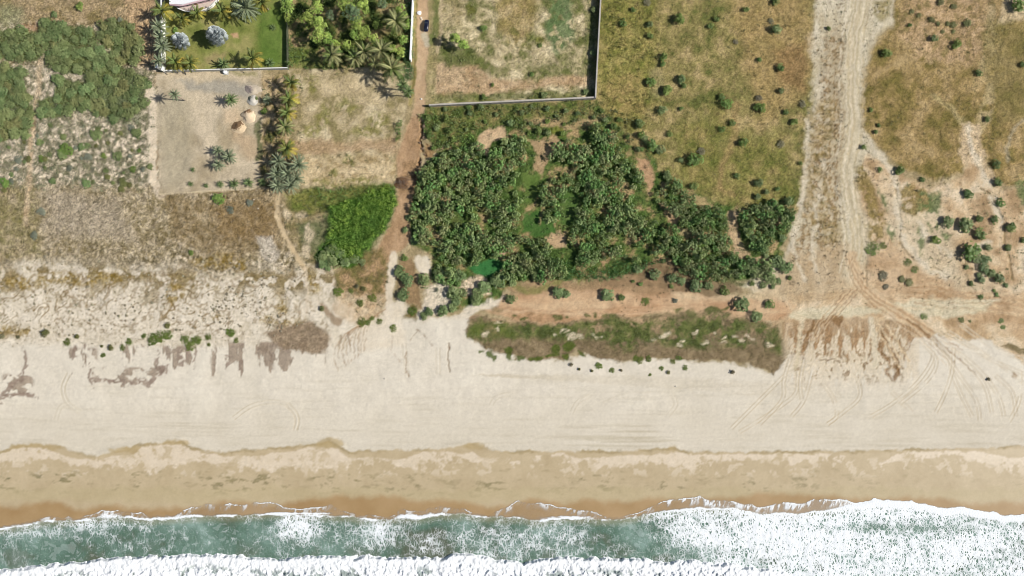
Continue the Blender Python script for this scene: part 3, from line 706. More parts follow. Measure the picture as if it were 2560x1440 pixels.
# --- 9. band between forest and strip
patch([(1232, 755), (1330, 722), (1500, 716), (1700, 722), (1860, 752), (1960, 742), (1990, 765), (1960, 800), (1900, 802), (1800, 790), (1690, 780), (1560, 795), (1400, 812), (1290, 800), (1220, 782), (1200, 768)],
      [(190, 152, 116), (204, 170, 134), (214, 184, 148)], 7, 'W', 1, 30, 281, rough=.09, contrast=2, streak=(2.4, 1))
patch([(1500, 700), (1620, 705), (1700, 735), (1640, 740), (1500, 722), (1300, 735), (1250, 720), (1330, 700)], [(150, 124, 92), (172, 142, 108)], 9, 'W', .8, 20, 282)
patch([(1600, 665), (1660, 645), (1700, 670), (1760, 700), (1830, 705), (1860, 730), (1790, 742), (1700, 738), (1640, 720), (1500, 712), (1490, 703), (1580, 690)], [(122, 100, 74), (144, 120, 90), (160, 132, 100)], 5, 'W', .95, 20, 283, rough=.07, contrast=2)
patch([(1700, 700), (1860, 700), (1855, 738), (1780, 745), (1720, 730)], [(138, 122, 94)], 10, 'W', .6, 20, 284)
patch([(1680, 735), (1740, 745), (1860, 745), (1900, 730), (1850, 700), (1940, 720), (1990, 750), (1900, 752), (1700, 752)], [(212, 190, 156)], 7, 'W', .6, 20, 285)
stroke([(1265, 700), (1330, 728), (1400, 705), (1450, 700)], 14, [(118, 124, 66), (146, 140, 84)], 5, 'W', .7, seed=51, breakup=(.4, 20))
stroke([(1240, 768), (1400, 778), (1600, 768), (1800, 760)], 3, [(170, 130, 96)], 2, 'V', .4)
stroke([(1250, 776), (1500, 786), (1700, 776)], 3, [(226, 196, 160)], 2, 'V', .5)
stroke([(1960, 745), (1990, 785), (2010, 800)], 8, [(220, 200, 168)], 4, 'V', .5)
# pockets of pale sand round the low trees
patch([(1040, 640), (1070, 642), (1080, 665), (1068, 685), (1048, 680), (1038, 660)], [(228, 214, 190), (236, 224, 204)], 4, 'V', .95, 10, 286, rough=.05)
patch([(1168, 690), (1200, 680), (1222, 695), (1230, 740), (1180, 740), (1160, 730), (1110, 700), (1150, 715)], [(224, 196, 166), (232, 214, 188)], 6, 'W', .9, 12, 287)
patch([(1062, 715), (1100, 700), (1130, 720), (1125, 770), (1060, 800), (1040, 790), (1060, 750)], [(216, 202, 178), (230, 216, 194)], 7, 'W', .9, 8, 288)
patch([(1180, 760), (1260, 745), (1250, 760), (1230, 775), (1200, 775), (1180, 790), (1170, 800), (1120, 800)], [(228, 216, 196)], 5, 'W', .9, 8, 289, zone=Z_BEACH)
patch([(985, 700), (1010, 760), (1050, 770), (1050, 720), (1030, 640), (1000, 650)], [(142, 116, 82), (164, 136, 102)], 6, 'W', .9, 14, 290)
patch([(1010, 775), (1030, 765), (1045, 790), (1038, 800), (1005, 795)], [(96, 90, 42), (126, 108, 66)], 5, 'W', .85, 8, 291)
# ground left of the sandy cart road
patch([(830, 690), (880, 640), (960, 620), (975, 660), (968, 740), (940, 765), (900, 770), (850, 745)], [(116, 108, 62), (146, 124, 84), (184, 152, 116)], 8, 'W', .95, 16, 292, rough=.2, contrast=2.4)
patch([(845, 720), (900, 735), (960, 740), (950, 790), (900, 820), (860, 800), (830, 770)], [(196, 166, 130), (224, 204, 174)], 10, 'W', .75, 14, 293)
CART = smooth_line([(984, 640), (978, 690), (972, 740), (975, 790), (985, 830)])
stroke(CART, 20, [(222, 206, 180), (232, 218, 196)], 4, 'V', .95, rough=.05, zone=Z_TRACK, sm=False)
patch([(962, 760), (1000, 745), (1015, 775), (1000, 800), (1010, 860), (900, 880), (880, 830), (930, 810), (958, 790)], [(224, 210, 188), (234, 222, 202)], 9, 'W', .9, 14, 294, rough=.05)
for k_ in range(9):
    a_ = 800 + 14 * k_
    stroke([(966 - 3 * k_, 770 + 3 * k_), (930 - 9 * k_, 800 + 5 * k_), (885 - 10 * k_ + 30, 838 + 6 * k_), (850 - 8 * k_ + 60, 880 + 6 * k_)], 2.6, [(156, 124, 92), (184, 156, 124)], 1.8, 'V', .55, seed=60 + k_, breakup=(.42, 14), dz=-.05)
# footpath from the lot down to the dunes
stroke([(696, 484), (692, 520), (698, 556), (712, 590), (728, 620), (748, 648), (764, 672)], 11, [(206, 182, 144), (216, 194, 158)], 2.5, 'V', 1, rough=.07, zone=Z_PATH, dz=-.05)
stroke([(764, 672), (768, 720), (768, 780)], 8, [(222, 204, 178)], 4, 'V', .6)
# brush between path and reeds
patch([(706, 500), (800, 480), (830, 560), (800, 660), (770, 660), (735, 610), (712, 560)], [(112, 108, 66), (138, 124, 84), (178, 160, 124)], 6, 'W', .9, 16, 301, rough=.25, contrast=2.4)
patch([(712, 480), (985, 460), (985, 480), (820, 530), (730, 520)], [(84, 100, 40), (110, 118, 54), (130, 128, 68)], 8, 'W', .9, 14, 302, rough=.3)
patch([(745, 560), (830, 540), (810, 640), (760, 620)], [(88, 104, 70), (112, 122, 88)], 12, 'W', .6, 14, 303)
for px_, py_, rx_, ry_ in ((717, 530, 9, 12), (752, 532, 18, 6), (776, 585, 12, 26), (768, 630, 12, 18)):
    patch(ell(px_, py_, rx_, ry_), [(214, 196, 166)], 5, 'W', .85, 8, 304)
patch([(820, 520), (880, 500), (985, 465), (992, 500), (975, 560), (950, 600), (900, 650), (860, 668), (800, 660), (790, 640), (815, 600)], [(50, 84, 28), (70, 110, 36)], 7, 'W', .95, 12, 305, rough=.3)
patch([(1000, 440), (1044, 440), (1042, 474), (1002, 474)], [(140, 112, 80)], 8, 'W', .6)

# --- 10. green strip of creepers at the back of the beach
STRIP = [(1164, 825), (1180, 798), (1215, 792), (1262, 806), (1340, 812), (1420, 806), (1540, 790), (1620, 798), (1640, 790), (1720, 782), (1780, 770), (1840, 790), (1900, 800), (1945, 810), (1956, 850), (1962, 890), (1938, 938), (1905, 922), (1860, 905), (1760, 898), (1690, 902), (1590, 890), (1545, 900), (1500, 905), (1470, 885), (1440, 882), (1415, 900), (1330, 898), (1310, 888), (1250, 886), (1210, 872), (1180, 850)]
patch(STRIP, [(118, 104, 76), (136, 118, 90), (152, 134, 104)], 4.5, 'W', 1, 12, 311, rough=.2, contrast=2.2)
w_ = win(1160, 770, 1970, 910)
fr_m = sstep(852, 800, Y[w_]) * sstep(.50, .55, fbm(X[w_], Y[w_], 24, 316, 5, .65)) * sstep(1170, 1220, X[w_]) * sstep(1960, 1940, X[w_]) * sstep(790, 806, Y[w_] + .0 * X[w_] + 12 * sstep(1500, 1800, X[w_]))
blend(w_, fr_m * .85, pal(nE[w_], [(190, 158, 122), (206, 176, 142)]), .12)
GREEN = [(1170, 826), (1192, 800), (1250, 812), (1340, 818), (1420, 812), (1540, 796), (1600, 810), (1660, 800), (1720, 790), (1790, 778), (1850, 800), (1945, 815), (1950, 885), (1900, 868), (1840, 862), (1760, 870), (1660, 862), (1560, 876), (1500, 850), (1440, 856), (1380, 850), (1310, 848), (1250, 850), (1200, 856), (1178, 845)]
patch(GREEN, [(76, 86, 42), (92, 104, 52), (112, 118, 66), (128, 122, 82)], 9, 'W', .95, 20, 312, rough=.22, contrast=2.8, breakup=(.40, 26))
patch([(1170, 830), (1200, 808), (1260, 815), (1300, 850), (1210, 850)], [(82, 100, 30), (98, 112, 44)], 10, 'W', .5, 12, 313)
for px_, py_, rx_, ry_ in ((1222, 885, 12, 8), (1234, 893, 6, 5), (1267, 876, 10, 8), (1268, 889, 7, 7), (1300, 892, 16, 7), (1345, 893, 18, 6), (1380, 888, 16, 6), (1412, 896, 14, 9), (1456, 888, 8, 10), (1200, 878, 5, 4), (1595, 893, 16, 9), (1700, 898, 10, 6), (1385, 870, 14, 14), (1423, 870, 18, 14)):
    patch(ell(px_, py_, rx_, ry_), [(72, 86, 28), (88, 104, 40)], 2.5, 'W', .9, 8, 314)
for pts_ in ([(1378, 842), (1400, 838), (1408, 830)], [(1418, 840), (1436, 846), (1448, 852)], [(1490, 846), (1500, 840), (1508, 838)], [(1690, 858), (1735, 838), (1740, 826)], [(1740, 836), (1790, 832), (1860, 845)], [(1764, 852), (1800, 856), (1820, 846)], [(1640, 846), (1680, 836)], [(1208, 834), (1212, 840)], [(1850, 838), (1890, 840)], [(1922, 845), (1924, 860)], [(1252, 826), (1248, 812)]):
    for (u_, v_) in smooth_line(pts_, 5):
        if rng.random() < .5: continue
        patch(ell(u_ + rng.uniform(-7, 7), v_ + rng.uniform(-5, 5), rng.uniform(3, 10), rng.uniform(1.6, 4)), [(222, 206, 176), (228, 212, 186)], 3, 'W', .9)
patch([(1262, 785), (1400, 780), (1440, 800), (1340, 812), (1280, 805)], [(150, 118, 84), (196, 156, 118)], 7, 'W', .75, 7, 315, contrast=2.4)
patch([(1170, 800), (1185, 790), (1205, 790), (1190, 802)], [(160, 132, 106)], 4, 'W', .8)
patch([(1222, 768), (1255, 770), (1248, 782), (1225, 780)], [(140, 122, 88)], 4, 'W', .7)
for px_, py_, rx_, ry_, s_ in ((1396, 793, 12, 9, 0), (1420, 790, 6, 5, 1), (1470, 788, 10, 6, 2), (1490, 788, 6, 5, 3), (1515, 790, 10, 5, 4), (1536, 794, 8, 7, 5), (1551, 798, 5, 4, 6), (1690, 775, 12, 6, 7), (1727, 780, 14, 9, 8), (1785, 775, 24, 7, 9), (1820, 772, 14, 5, 10), (1310, 803, 10, 6, 11), (1288, 788, 7, 5, 12)):
    patch(ell(px_, py_, rx_, ry_), [(76, 88, 44), (110, 110, 66)], 3, 'W', .85, 6, 320 + s_, rough=.2)
# --- 11. churned fan of earth where the vehicles go down to the beach
FAN = [(1958, 806), (2000, 798), (2100, 797), (2240, 800), (2290, 822), (2330, 835), (2290, 840), (2268, 858), (2262, 895), (2240, 930), (2215, 905), (2190, 880), (2150, 895), (2060, 890), (1990, 885), (1965, 860)]
patch(FAN, [(162, 138, 106), (182, 156, 124), (202, 178, 146)], 5, 'W', .95, 16, 341, rough=.16, contrast=2, streak=(1, 2.6))
w_ = win(1950, 790, 2300, 1010)
f_ = sstep(800, 830, Y[w_]) * sstep(1000, 900, Y[w_]) * sstep(1945, 1990, X[w_]) * sstep(2330, 2270, X[w_])
n_ = fbm(X[w_] + .12 * (Y[w_] - 800), Y[w_] / 3.4, 9, 342, 4, .65)
blend(w_, f_ * sstep(.52, .62, n_ + .1 * sstep(870, 960, Y[w_]) * 0 ) * .6 * sstep(940, 850, Y[w_]), pal(nE[w_], [(150, 112, 72), (168, 132, 94)]), .2)
blend(w_, f_ * sstep(.53, .62, 1 - n_ + .30 * sstep(810, 890, Y[w_]) - .1) * .9, pal(nE[w_], [(216, 198, 168), (228, 214, 192)]), .1)
n_ = fbm(X[w_], Y[w_] / 1.6, 8, 343, 3, .7)
blend(w_, sstep(840, 880, Y[w_]) * sstep(980, 920, Y[w_]) * sstep(1955, 1985, X[w_]) * sstep(2300, 2240, X[w_]) * sstep(.60, .68, n_) * .75, pal(nE[w_], [(134, 106, 70), (160, 134, 100)]), .2)
stroke([(2070, 800), (2072, 870), (2076, 910)], 9, [(222, 208, 182)], 4, 'V', 0.0)
stroke([(2178, 800), (2186, 850), (2190, 910)], 16, [(216, 202, 174), (226, 212, 188)], 4, 'V', .9, seed=71)
stroke([(2004, 800), (2000, 850), (1990, 920)], 11, [(216, 200, 170)], 4, 'V', .85, seed=72)
for pts_, w__ in (([(2205, 820), (2218, 870), (2240, 905), (2250, 925)], 9), ([(2240, 915), (2248, 925), (2238, 938)], 11), ([(2215, 925), (2222, 935), (2230, 944)], 6), ([(2195, 860), (2210, 895), (2216, 905)], 7), ([(2034, 800), (2024, 840), (2012, 870)], 12), ([(2088, 798), (2095, 812), (2102, 800)], 14), ([(2232, 838), (2255, 880), (2262, 900)], 6)):
    stroke(pts_, w__, [(120, 88, 52), (150, 116, 78)], 3, 'W', .85, seed=73, rough=.2)
for pts_ in ([(2185, 805), (2206, 845), (2232, 890), (2248, 918)], [(2215, 812), (2240, 850), (2262, 885), (2275, 905)], [(2192, 802), (2222, 850), (2250, 895)]):
    stroke(pts_, 4.5, [(214, 188, 150), (224, 204, 172)], 2, 'V', .9)
stroke([(2046, 900), (2085, 898), (2100, 906)], 3, [(118, 92, 54)], 1.6, 'V', .8)
# dark wet corner on the right
patch([(2505, 860), (2600, 895), (2600, 880), (2560, 868), (2520, 852)], [(122, 108, 74)], 4, 'W', .9)
patch(ell(2540, 938, 7, 9), [(140, 108, 70), (190, 166, 134)], 4, 'W', .8)
patch(ell(2472, 950, 4, 6), [(112, 88, 56)], 2, 'W', .9)

# --- 12. wheel tracks
def track(pts, gap=9, wdt=2.6, col=((176, 150, 118), (196, 172, 140)), st_=.6, seed=0, dz=-.06, light=True):
    pts = smooth_line(pts, 8)
    for sgn in (-1, 1):
        q = []
        for i, p in enumerate(pts):
            a = np.array(pts[max(i - 1, 0)]); b = np.array(pts[min(i + 1, len(pts) - 1)])
            d = b - a; d = d / (np.linalg.norm(d) + 1e-9)
            q.append((p[0] - d[1] * gap / 2 * sgn, p[1] + d[0] * gap / 2 * sgn))
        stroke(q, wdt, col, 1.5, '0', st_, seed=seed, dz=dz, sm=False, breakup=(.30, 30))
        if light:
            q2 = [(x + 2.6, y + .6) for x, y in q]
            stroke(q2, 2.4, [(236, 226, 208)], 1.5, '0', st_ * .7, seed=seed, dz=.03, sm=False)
MAIN = [(2160, -110), (2150, 20), (2136, 80), (2130, 150), (2133, 240), (2138, 300), (2130, 360), (2118, 420), (2124, 480), (2136, 560), (2142, 620), (2130, 680)]
stroke(MAIN, 46, [(206, 193, 166), (216, 204, 178)], 14, 'W', .8, rough=.08, seed=80)
stroke(MAIN, 24, [(200, 186, 156), (214, 200, 172)], 4, 'W', .9, rough=.08, zone=Z_TRACK, seed=81)
for off_, w__, c_ in ((-7, 4, (226, 212, 186)), (8, 3.5, (228, 214, 188)), (0, 3, (190, 172, 138)), (-13, 2, (182, 164, 128)), (15, 2, (184, 166, 130)), (-4, 2, (198, 180, 148)), (-24, 2, (188, 172, 140)), (-31, 2.2, (224, 212, 188)), (-38, 1.8, (190, 174, 142)), (24, 2, (190, 172, 138))):
    stroke([(x + off_ + 3 * math.sin(y / 70 + off_), y) for x, y in MAIN], w__, [c_], 2, 'V', .65, dz=-.04, breakup=(.36, 40), seed=int(off_) + 60)
for k_ in range(8):
    stroke([(2075 + 6 * k_, -60), (2062 + 5 * k_, 100), (2060 + 6 * k_, 200 + 10 * k_)], 1.8, [(176, 160, 130)], 1.5, '0', .35, dz=-.02)
stroke([(2130, 640), (2145, 690), (2170, 730), (2210, 760), (2260, 790), (2320, 830)], 26, [(196, 164, 126), (212, 184, 148)], 6, 'V', .8, rough=.08, zone=Z_TRACK, seed=82)
for k_ in range(7):
    o_ = (k_ - 3) * 5
    stroke([(2120 + o_ * .6, 640), (2140 + o_, 700), (2178 + o_, 745 - o_ * .4), (2240 + o_, 785 - o_ * .8), (2320 + o_, 838 - o_), (2390 + 1.6 * o_, 890 - 1.6 * o_)], 2.4, [(150, 114, 76), (182, 146, 108)] if k_ % 2 else [(224, 202, 170)], 1.6, 'V', .6, dz=-.05, seed=83 + k_)
stroke([(2265, 800), (2310, 832), (2350, 870), (2385, 905)], 4.5, [(124, 92, 58)], 2, 'V', .75, dz=-.1)
stroke([(2290, 812), (2340, 850), (2400, 900), (2440, 935)], 3.5, [(136, 104, 70)], 2, 'V', .65, dz=-.1)
for k_, pts_ in enumerate(([(2330, 840), (2370, 890), (2380, 930), (2400, 980), (2420, 1020), (2430, 1040)],
      [(2350, 850), (2420, 900), (2470, 950), (2500, 1000), (2510, 1040)], [(2370, 830), (2460, 885), (2540, 940), (2600, 1000)],
      [(2330, 845), (2330, 900), (2290, 960), (2230, 1010), (2180, 1040)], [(2385, 870), (2380, 930), (2360, 990), (2340, 1030)],
      [(2400, 810), (2470, 860), (2560, 900), (2660, 930)], [(2345, 860), (2400, 940), (2440, 1000), (2450, 1050)],
      [(2300, 850), (2340, 900), (2320, 950), (2250, 1010)], [(2410, 900), (2460, 960), (2480, 1030)],
      [(2490, 940), (2530, 980), (2540, 1040)], [(2385, 840), (2480, 900), (2600, 950)],
      [(2140, 930), (2150, 990), (2110, 1030), (2070, 1060)], [(2060, 960), (2085, 1000), (2092, 1040), (2070, 1060)], [(1995, 930), (1990, 980), (1960, 1010), (1900, 1050), (1850, 1080)],
      [(1960, 940), (1930, 970), (1880, 1020), (1830, 1070)], [(2010, 900), (2000, 960), (2005, 1000)], [(1975, 900), (1960, 950), (1955, 1000), (1900, 1060)], [(2030, 930), (2010, 1000), (1980, 1040)],
      [(2550, 930), (2548, 1000), (2520, 1060)], [(2230, 980), (2280, 1030)])):
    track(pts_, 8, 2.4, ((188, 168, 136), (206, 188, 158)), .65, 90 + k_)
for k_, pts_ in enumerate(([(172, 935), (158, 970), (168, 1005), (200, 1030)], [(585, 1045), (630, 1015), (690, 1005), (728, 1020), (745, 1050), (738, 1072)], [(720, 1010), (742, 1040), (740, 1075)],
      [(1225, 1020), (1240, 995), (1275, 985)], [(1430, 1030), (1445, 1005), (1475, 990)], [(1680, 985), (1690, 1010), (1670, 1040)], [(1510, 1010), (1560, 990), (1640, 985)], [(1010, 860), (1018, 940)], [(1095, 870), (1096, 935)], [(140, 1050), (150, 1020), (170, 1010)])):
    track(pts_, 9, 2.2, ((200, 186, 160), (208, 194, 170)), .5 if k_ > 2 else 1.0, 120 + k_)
stroke([(1122, 860), (1120, 895), (1125, 930)], 3, [(122, 96, 66)], 1.6, 'V', .85, dz=-.12)
stroke([(1016, 880), (1014, 920), (1022, 942)], 2.8, [(150, 124, 96)], 1.6, 'V', .75, dz=-.1)
stroke([(1042, 822), (1066, 845), (1080, 862)], 2.4, [(140, 112, 84)], 1.5, 'V', .6, breakup=(.4, 8))
stroke([(1025, 850), (1045, 825)], 2, [(150, 124, 96)], 1.5, 'V', .5)
stroke([(974, 835), (982, 870), (994, 900)], 3, [(176, 152, 126)], 2, 'W', .5, breakup=(.45, 8))
for k_ in range(6):
    stroke([(1180 + 12 * k_, 936 + k_), (1700, 945 + 5 * k_), (2100, 975 + 6 * k_)], 2, [(204, 190, 164)], 1.6, 'V', .35)
for k_ in range(9):
    stroke([(2060 - 40 * (k_ % 3) + 300 * (k_ % 2), 712 + 7 * k_), (2300, 716 + 7 * k_), (2600, 726 + 8 * k_)], 2.4, [(168, 130, 92)] if k_ % 2 else [(222, 198, 162)], 1.8, 'W', .5, seed=140 + k_, breakup=(.42, 30))
for k_ in range(8):
    stroke([(2110 + 6 * k_, 725), (2075 + 5 * k_, 770), (2040 + 5 * k_, 812), (2018 + 5 * k_, 850)], 2.2, [(150, 110, 72)] if k_ % 2 else [(206, 178, 140)], 1.6, 'V', .65, seed=150 + k_, breakup=(.38, 16))

# fine grain everywhere inland, and small relief
g = (1 + (nG - .5) * 1.6 * RGH + (nE - .5) * 1.8 * RGH)[..., None]
COL *= g
Z += (nA - .5) * .5 * sstep(1100, 1000, Y) + (nE - .5) * RGH * 1.1
Z += (nC - .5) * .35 * sstep(860, 760, Y)
# the beach falls away to the sea
Z += -1.7 * sstep(1120, 1310, Y) - 2.5 * sstep(1300, 1420, Y) - 20 * sstep(1420, 3000, Y)
Z += .18 * sstep(12, 0, np.abs(Y - dl + 4))

def ground_z(px, py):
    i = np.clip(np.searchsorted(gx, px), 0, NX - 1); j = np.clip(np.searchsorted(gy, py), 0, NY - 1)
    return Z[j, i]

# vertices: what the photograph shows at (px, py) stands where the line of sight meets height z
k = (CAM_H - Z) / CAM_H
VXYZ = np.stack([(X - CX) * S * k, (CY - Y) * S * k, Z], -1).reshape(-1, 3)
idx = np.arange(NX * NY).reshape(NY, NX)
q = np.stack([idx[1:, :-1], idx[1:, 1:], idx[:-1, 1:], idx[:-1, :-1]], -1).reshape(-1, 4)
zc = ZONE[:-1, :-1].reshape(-1).copy()
yc = Y[:-1, :-1].reshape(-1); sc_ = soak[:-1, :-1].reshape(-1); wc_ = wetm[:-1, :-1].reshape(-1)
zc[wc_ > .5] = 7
NAMES = {0: "ground", 1: "beach", 2: "dirt_road", 3: "sandy_track", 4: "footpath", 5: "lawn", 6: "bare_lot", 7: "wet_sand"}
COLF = np.ones((NX * NY, 4), np.float32); COLF[:, :3] = COL.reshape(-1, 3)
RF = RGH.reshape(-1)
m_ground = mat_ground("earth_and_grass", .95)
m_beach = mat_ground("dry_sand", .9)
m_wet = mat_ground("wet_sand", .55, spec=.3)
for zi, nm in NAMES.items():
    f = q[zc == zi]
    used, inv = np.unique(f, return_inverse=True)
    me = mesh_np(nm, VXYZ[used], inv.reshape(-1, 4), {1: m_beach, 3: m_beach, 7: m_wet}.get(zi, m_ground), smooth=True)
    a = me.attributes.new("Col", 'FLOAT_COLOR', 'POINT'); a.data.foreach_set("color", np.ascontiguousarray(COLF[used]).ravel())
    a = me.attributes.new("Rough", 'FLOAT', 'POINT'); a.data.foreach_set("value", np.ascontiguousarray(RF[used]))
    o = link(nm, me)
    tag(o, kind="structure")

# ------------------------------------------------------------------ the sea
shore_x = [-110, 0, 60, 110, 200, 240, 290, 320, 370, 430, 520, 640, 760, 830, 870, 930, 990, 1005, 1060, 1105, 1150, 1220, 1280, 1340, 1420, 1480, 1520, 1600, 1650, 1700, 1750, 1830, 1900, 1990, 2060, 2120, 2180, 2280, 2360, 2430, 2500, 2560, 2670]
shore_y = [1345, 1326, 1312, 1306, 1300, 1296, 1290, 1292, 1300, 1294, 1290, 1287, 1286, 1286, 1292, 1301, 1298, 1290, 1292, 1284, 1287, 1292, 1295, 1300, 1294, 1296, 1299, 1291, 1283, 1276, 1270, 1272, 1284, 1285, 1278, 1266, 1256, 1258, 1271, 1277, 1290, 1292, 1296]
swash_y = [1330, 1322, 1306, 1300, 1294, 1284, 1276, 1280, 1294, 1290, 1262, 1258, 1272, 1254, 1284, 1292, 1292, 1272, 1276, 1262, 1276, 1286, 1262, 1252, 1268, 1276, 1292, 1280, 1262, 1250, 1244, 1256, 1264, 1256, 1250, 1250, 1248, 1254, 1266, 1272, 1285, 1287, 1290]
sx_ = axis(-110, 2670, 2.0); sy_ = np.array(list(np.arange(1238, 1450, 2.0)) + [1454, 1462, 1475, 1495, 1530, 1600, 1750, 2100, 3000, 5000, 9000, 16000, 27000.])
XS, YS = np.meshgrid(sx_, sy_); XS = XS.astype(np.float32); YS = YS.astype(np.float32)
def F(scale, seed, o=4, g=.55, ax=1.0, ay=1.0): return fbm(XS / ax, YS / ay, scale, seed, o, g)
a1, a2, a3, a4 = F(50, 501), F(50, 502), F(14, 503), F(14, 504)
WXS = XS + 16 * (a1 - .5) + 9 * (a3 - .5); WYS = YS + 12 * (a2 - .5) + 8 * (a4 - .5)
sc1 = vnoise(sx_ / 74.0, 0 * sx_ + 3.3, 71); sc2 = vnoise(sx_ / 31.0, 0 * sx_ + 1.3, 72); sc3 = vnoise(sx_ / 150.0, 0 * sx_ + 7.3, 73)
scal = (9 * (1 - np.abs(2 * sc1 - 1)) + 5 * (1 - np.abs(2 * sc2 - 1)))[None, :]
shy = np.interp(XS.ravel(), shore_x, shore_y).reshape(XS.shape) + 3 - .5 * scal
swy = np.interp(XS.ravel() + 10 * (a3.ravel() - .5), shore_x, swash_y).reshape(XS.shape) + 9 - 1.2 * scal
nsf = 1 - .8 * sstep(1700, 1900, XS)
dsh = YS + (8 * (a4 - .5) + 5 * (a2 - .5)) * nsf - shy          # >0 : water
dsw = YS + 10 * (a2 - .5) + 4 * (a4 - .5) - swy          # >0 : under the thin swash
def SE(cx, cy, rx, ry): return np.exp(-(((WXS - cx) / rx) ** 2 + ((WYS - cy) / ry) ** 2)).astype(np.float32)
D = np.zeros(XS.shape, np.float32)
D += .16 + .34 * (F(80, 510) - .42)
D += .62 * SE(745, 1318, 62, 36) + .25 * SE(100, 1330, 110, 24) + .28 * SE(950, 1330, 70, 40) + .24 * SE(1180, 1360, 150, 45) + .2 * SE(1380, 1340, 90, 40) + .3 * SE(240, 1312, 60, 12)
D -= .2 * SE(1560, 1320, 70, 30) + .2 * SE(160, 1370, 60, 30) + .12 * SE(1060, 1310, 50, 20)
rgt = sstep(1560, 1790, WXS + 1.1 * (1330 - WYS) * sstep(1420, 1300, WYS) + 60 * (a1 - .5))
D = D * (1 - rgt) + rgt * (.67 + .42 * (F(70, 511) - .4) - .34 * SE(2180, 1318, 130, 14) - .26 * SE(2380, 1322, 150, 16) - .34 * SE(1720, 1385, 120, 22) - .22 * SE(2440, 1300, 120, 10) + .15 * SE(2000, 1350, 140, 40))
edge = np.exp(-((dsh - 2) / 3.6) ** 2) * (.30 + .6 * sstep(.38, .6, F(40, 512, 4)))
edge += .9 * np.exp(-((YS - 1283) / 2.6) ** 2) * sstep(660, 690, XS) * sstep(840, 815, XS)
edge += 1.1 * SE(1030, 1290, 38, 7) + 1.0 * SE(1085, 1272, 26, 9) + .8 * SE(270, 1285, 30, 12) + .7 * SE(1420, 1292, 90, 5)
edge2 = np.exp(-((dsw - 2.2) / 1.5) ** 2) * sstep(.38, .60, F(34, 513, 4)) * .95 * sstep(4, 10, shy - swy)   # outer line of the swash
big = sstep(2050, 2190, XS) * sstep(1, 4, dsw) * sstep(30, 14, dsw)
film = sstep(0, 4, dsw) * sstep(3, -2, dsh)
stv = fbm(XS + .35 * (YS - 1280) + 12 * (a2 - .5), YS / 2.6 + 6 * a1, 8, 514, 4, .62)
lace_s = 0 * stv
veil = np.clip(film * sstep(.42, .72, stv) * (.35 + .65 * sstep(.4, .6, F(60, 515, 3)) + .8 * sstep(1620, 1760, XS)) * sstep(26, 4, dsw) * sstep(3, 9, shy - swy) * .9 + .25 * film * sstep(1650, 1800, XS), 0, 1)
fs_ = np.clip(film * lace_s * (.25 + 1.3 * sstep(1640, 1800, XS)) + edge2 * .95 + big * 1.0, 0, 1)
Fden = np.clip(np.where(dsh > 0, D, 0) , 0, .97)
Fsol = np.clip(edge * sstep(-9, -2, dsh) + fs_ + .0, 0, 1)
alpha = np.clip(sstep(-1.5, 2.5, dsh) + film * .14 + Fsol + veil * .75, 0, 1)
alpha = np.where((dsh < -1) & (dsw < -2), 0, alpha)
wcol = pal(np.clip((F(90, 520) * .6 + a3 * .2 + a1 * .2 - .5) * 2.4 + .5, 0, 1), [(98, 108, 90), (94, 122, 106), (114, 142, 128), (142, 168, 158)])
shal = sstep(26, 2, dsh)[..., None] * .55
wcol = wcol * (1 - shal) + pal(a3, [(150, 150, 118), (176, 158, 122)]) * shal
brn = (sstep(.5, .62, F(60, 521)) * sstep(1340, 1400, YS) * .5)[..., None]
wcol = wcol * (1 - brn) + pal(a3, [(92, 92, 72), (104, 104, 84)]) * brn
milk = (sstep(.2, .6, D) * .32 * sstep(.4, .65, F(16, 522)))[..., None]
wcol = wcol * (1 - milk) + alb(176, 200, 196) * milk
flt = (sstep(3, -2, dsh))[..., None]
wcol = wcol * (1 - flt) + alb(196, 176, 148) * flt
landz = -1.7 * sstep(1120, 1310, YS) - 2.5 * sstep(1300, 1420, YS)
ZS = np.maximum(landz + .06, -1.62 + sstep(0, 20, dsh) * (.10 * (a3 - .5) + .22 * (F(34, 530, 3) - .5) + .12 * (F(7, 531, 2) - .5)) * sstep(6000, 2000, YS))
ZS += .12 * np.clip(Fsol, 0, 1) * sstep(-4, 3, dsh)
brk_x = [-110, 0, 30, 100, 200, 240, 300, 400, 450, 520, 600, 680, 760, 820, 880, 920, 990, 1040, 1100, 1130, 1160, 1210, 1290, 1310, 1360, 1420, 1490, 1570, 1640, 1690, 1740, 1760, 1830, 1900, 1960, 2040, 2670]
brk_y = [1432, 1421, 1416, 1408, 1400, 1391, 1389, 1386, 1384, 1380, 1385, 1393, 1389, 1386, 1389, 1386, 1391, 1389, 1391, 1381, 1379, 1389, 1399, 1403, 1394, 1389, 1391, 1391, 1398, 1401, 1396, 1401, 1406, 1416, 1428, 1445, 1475]

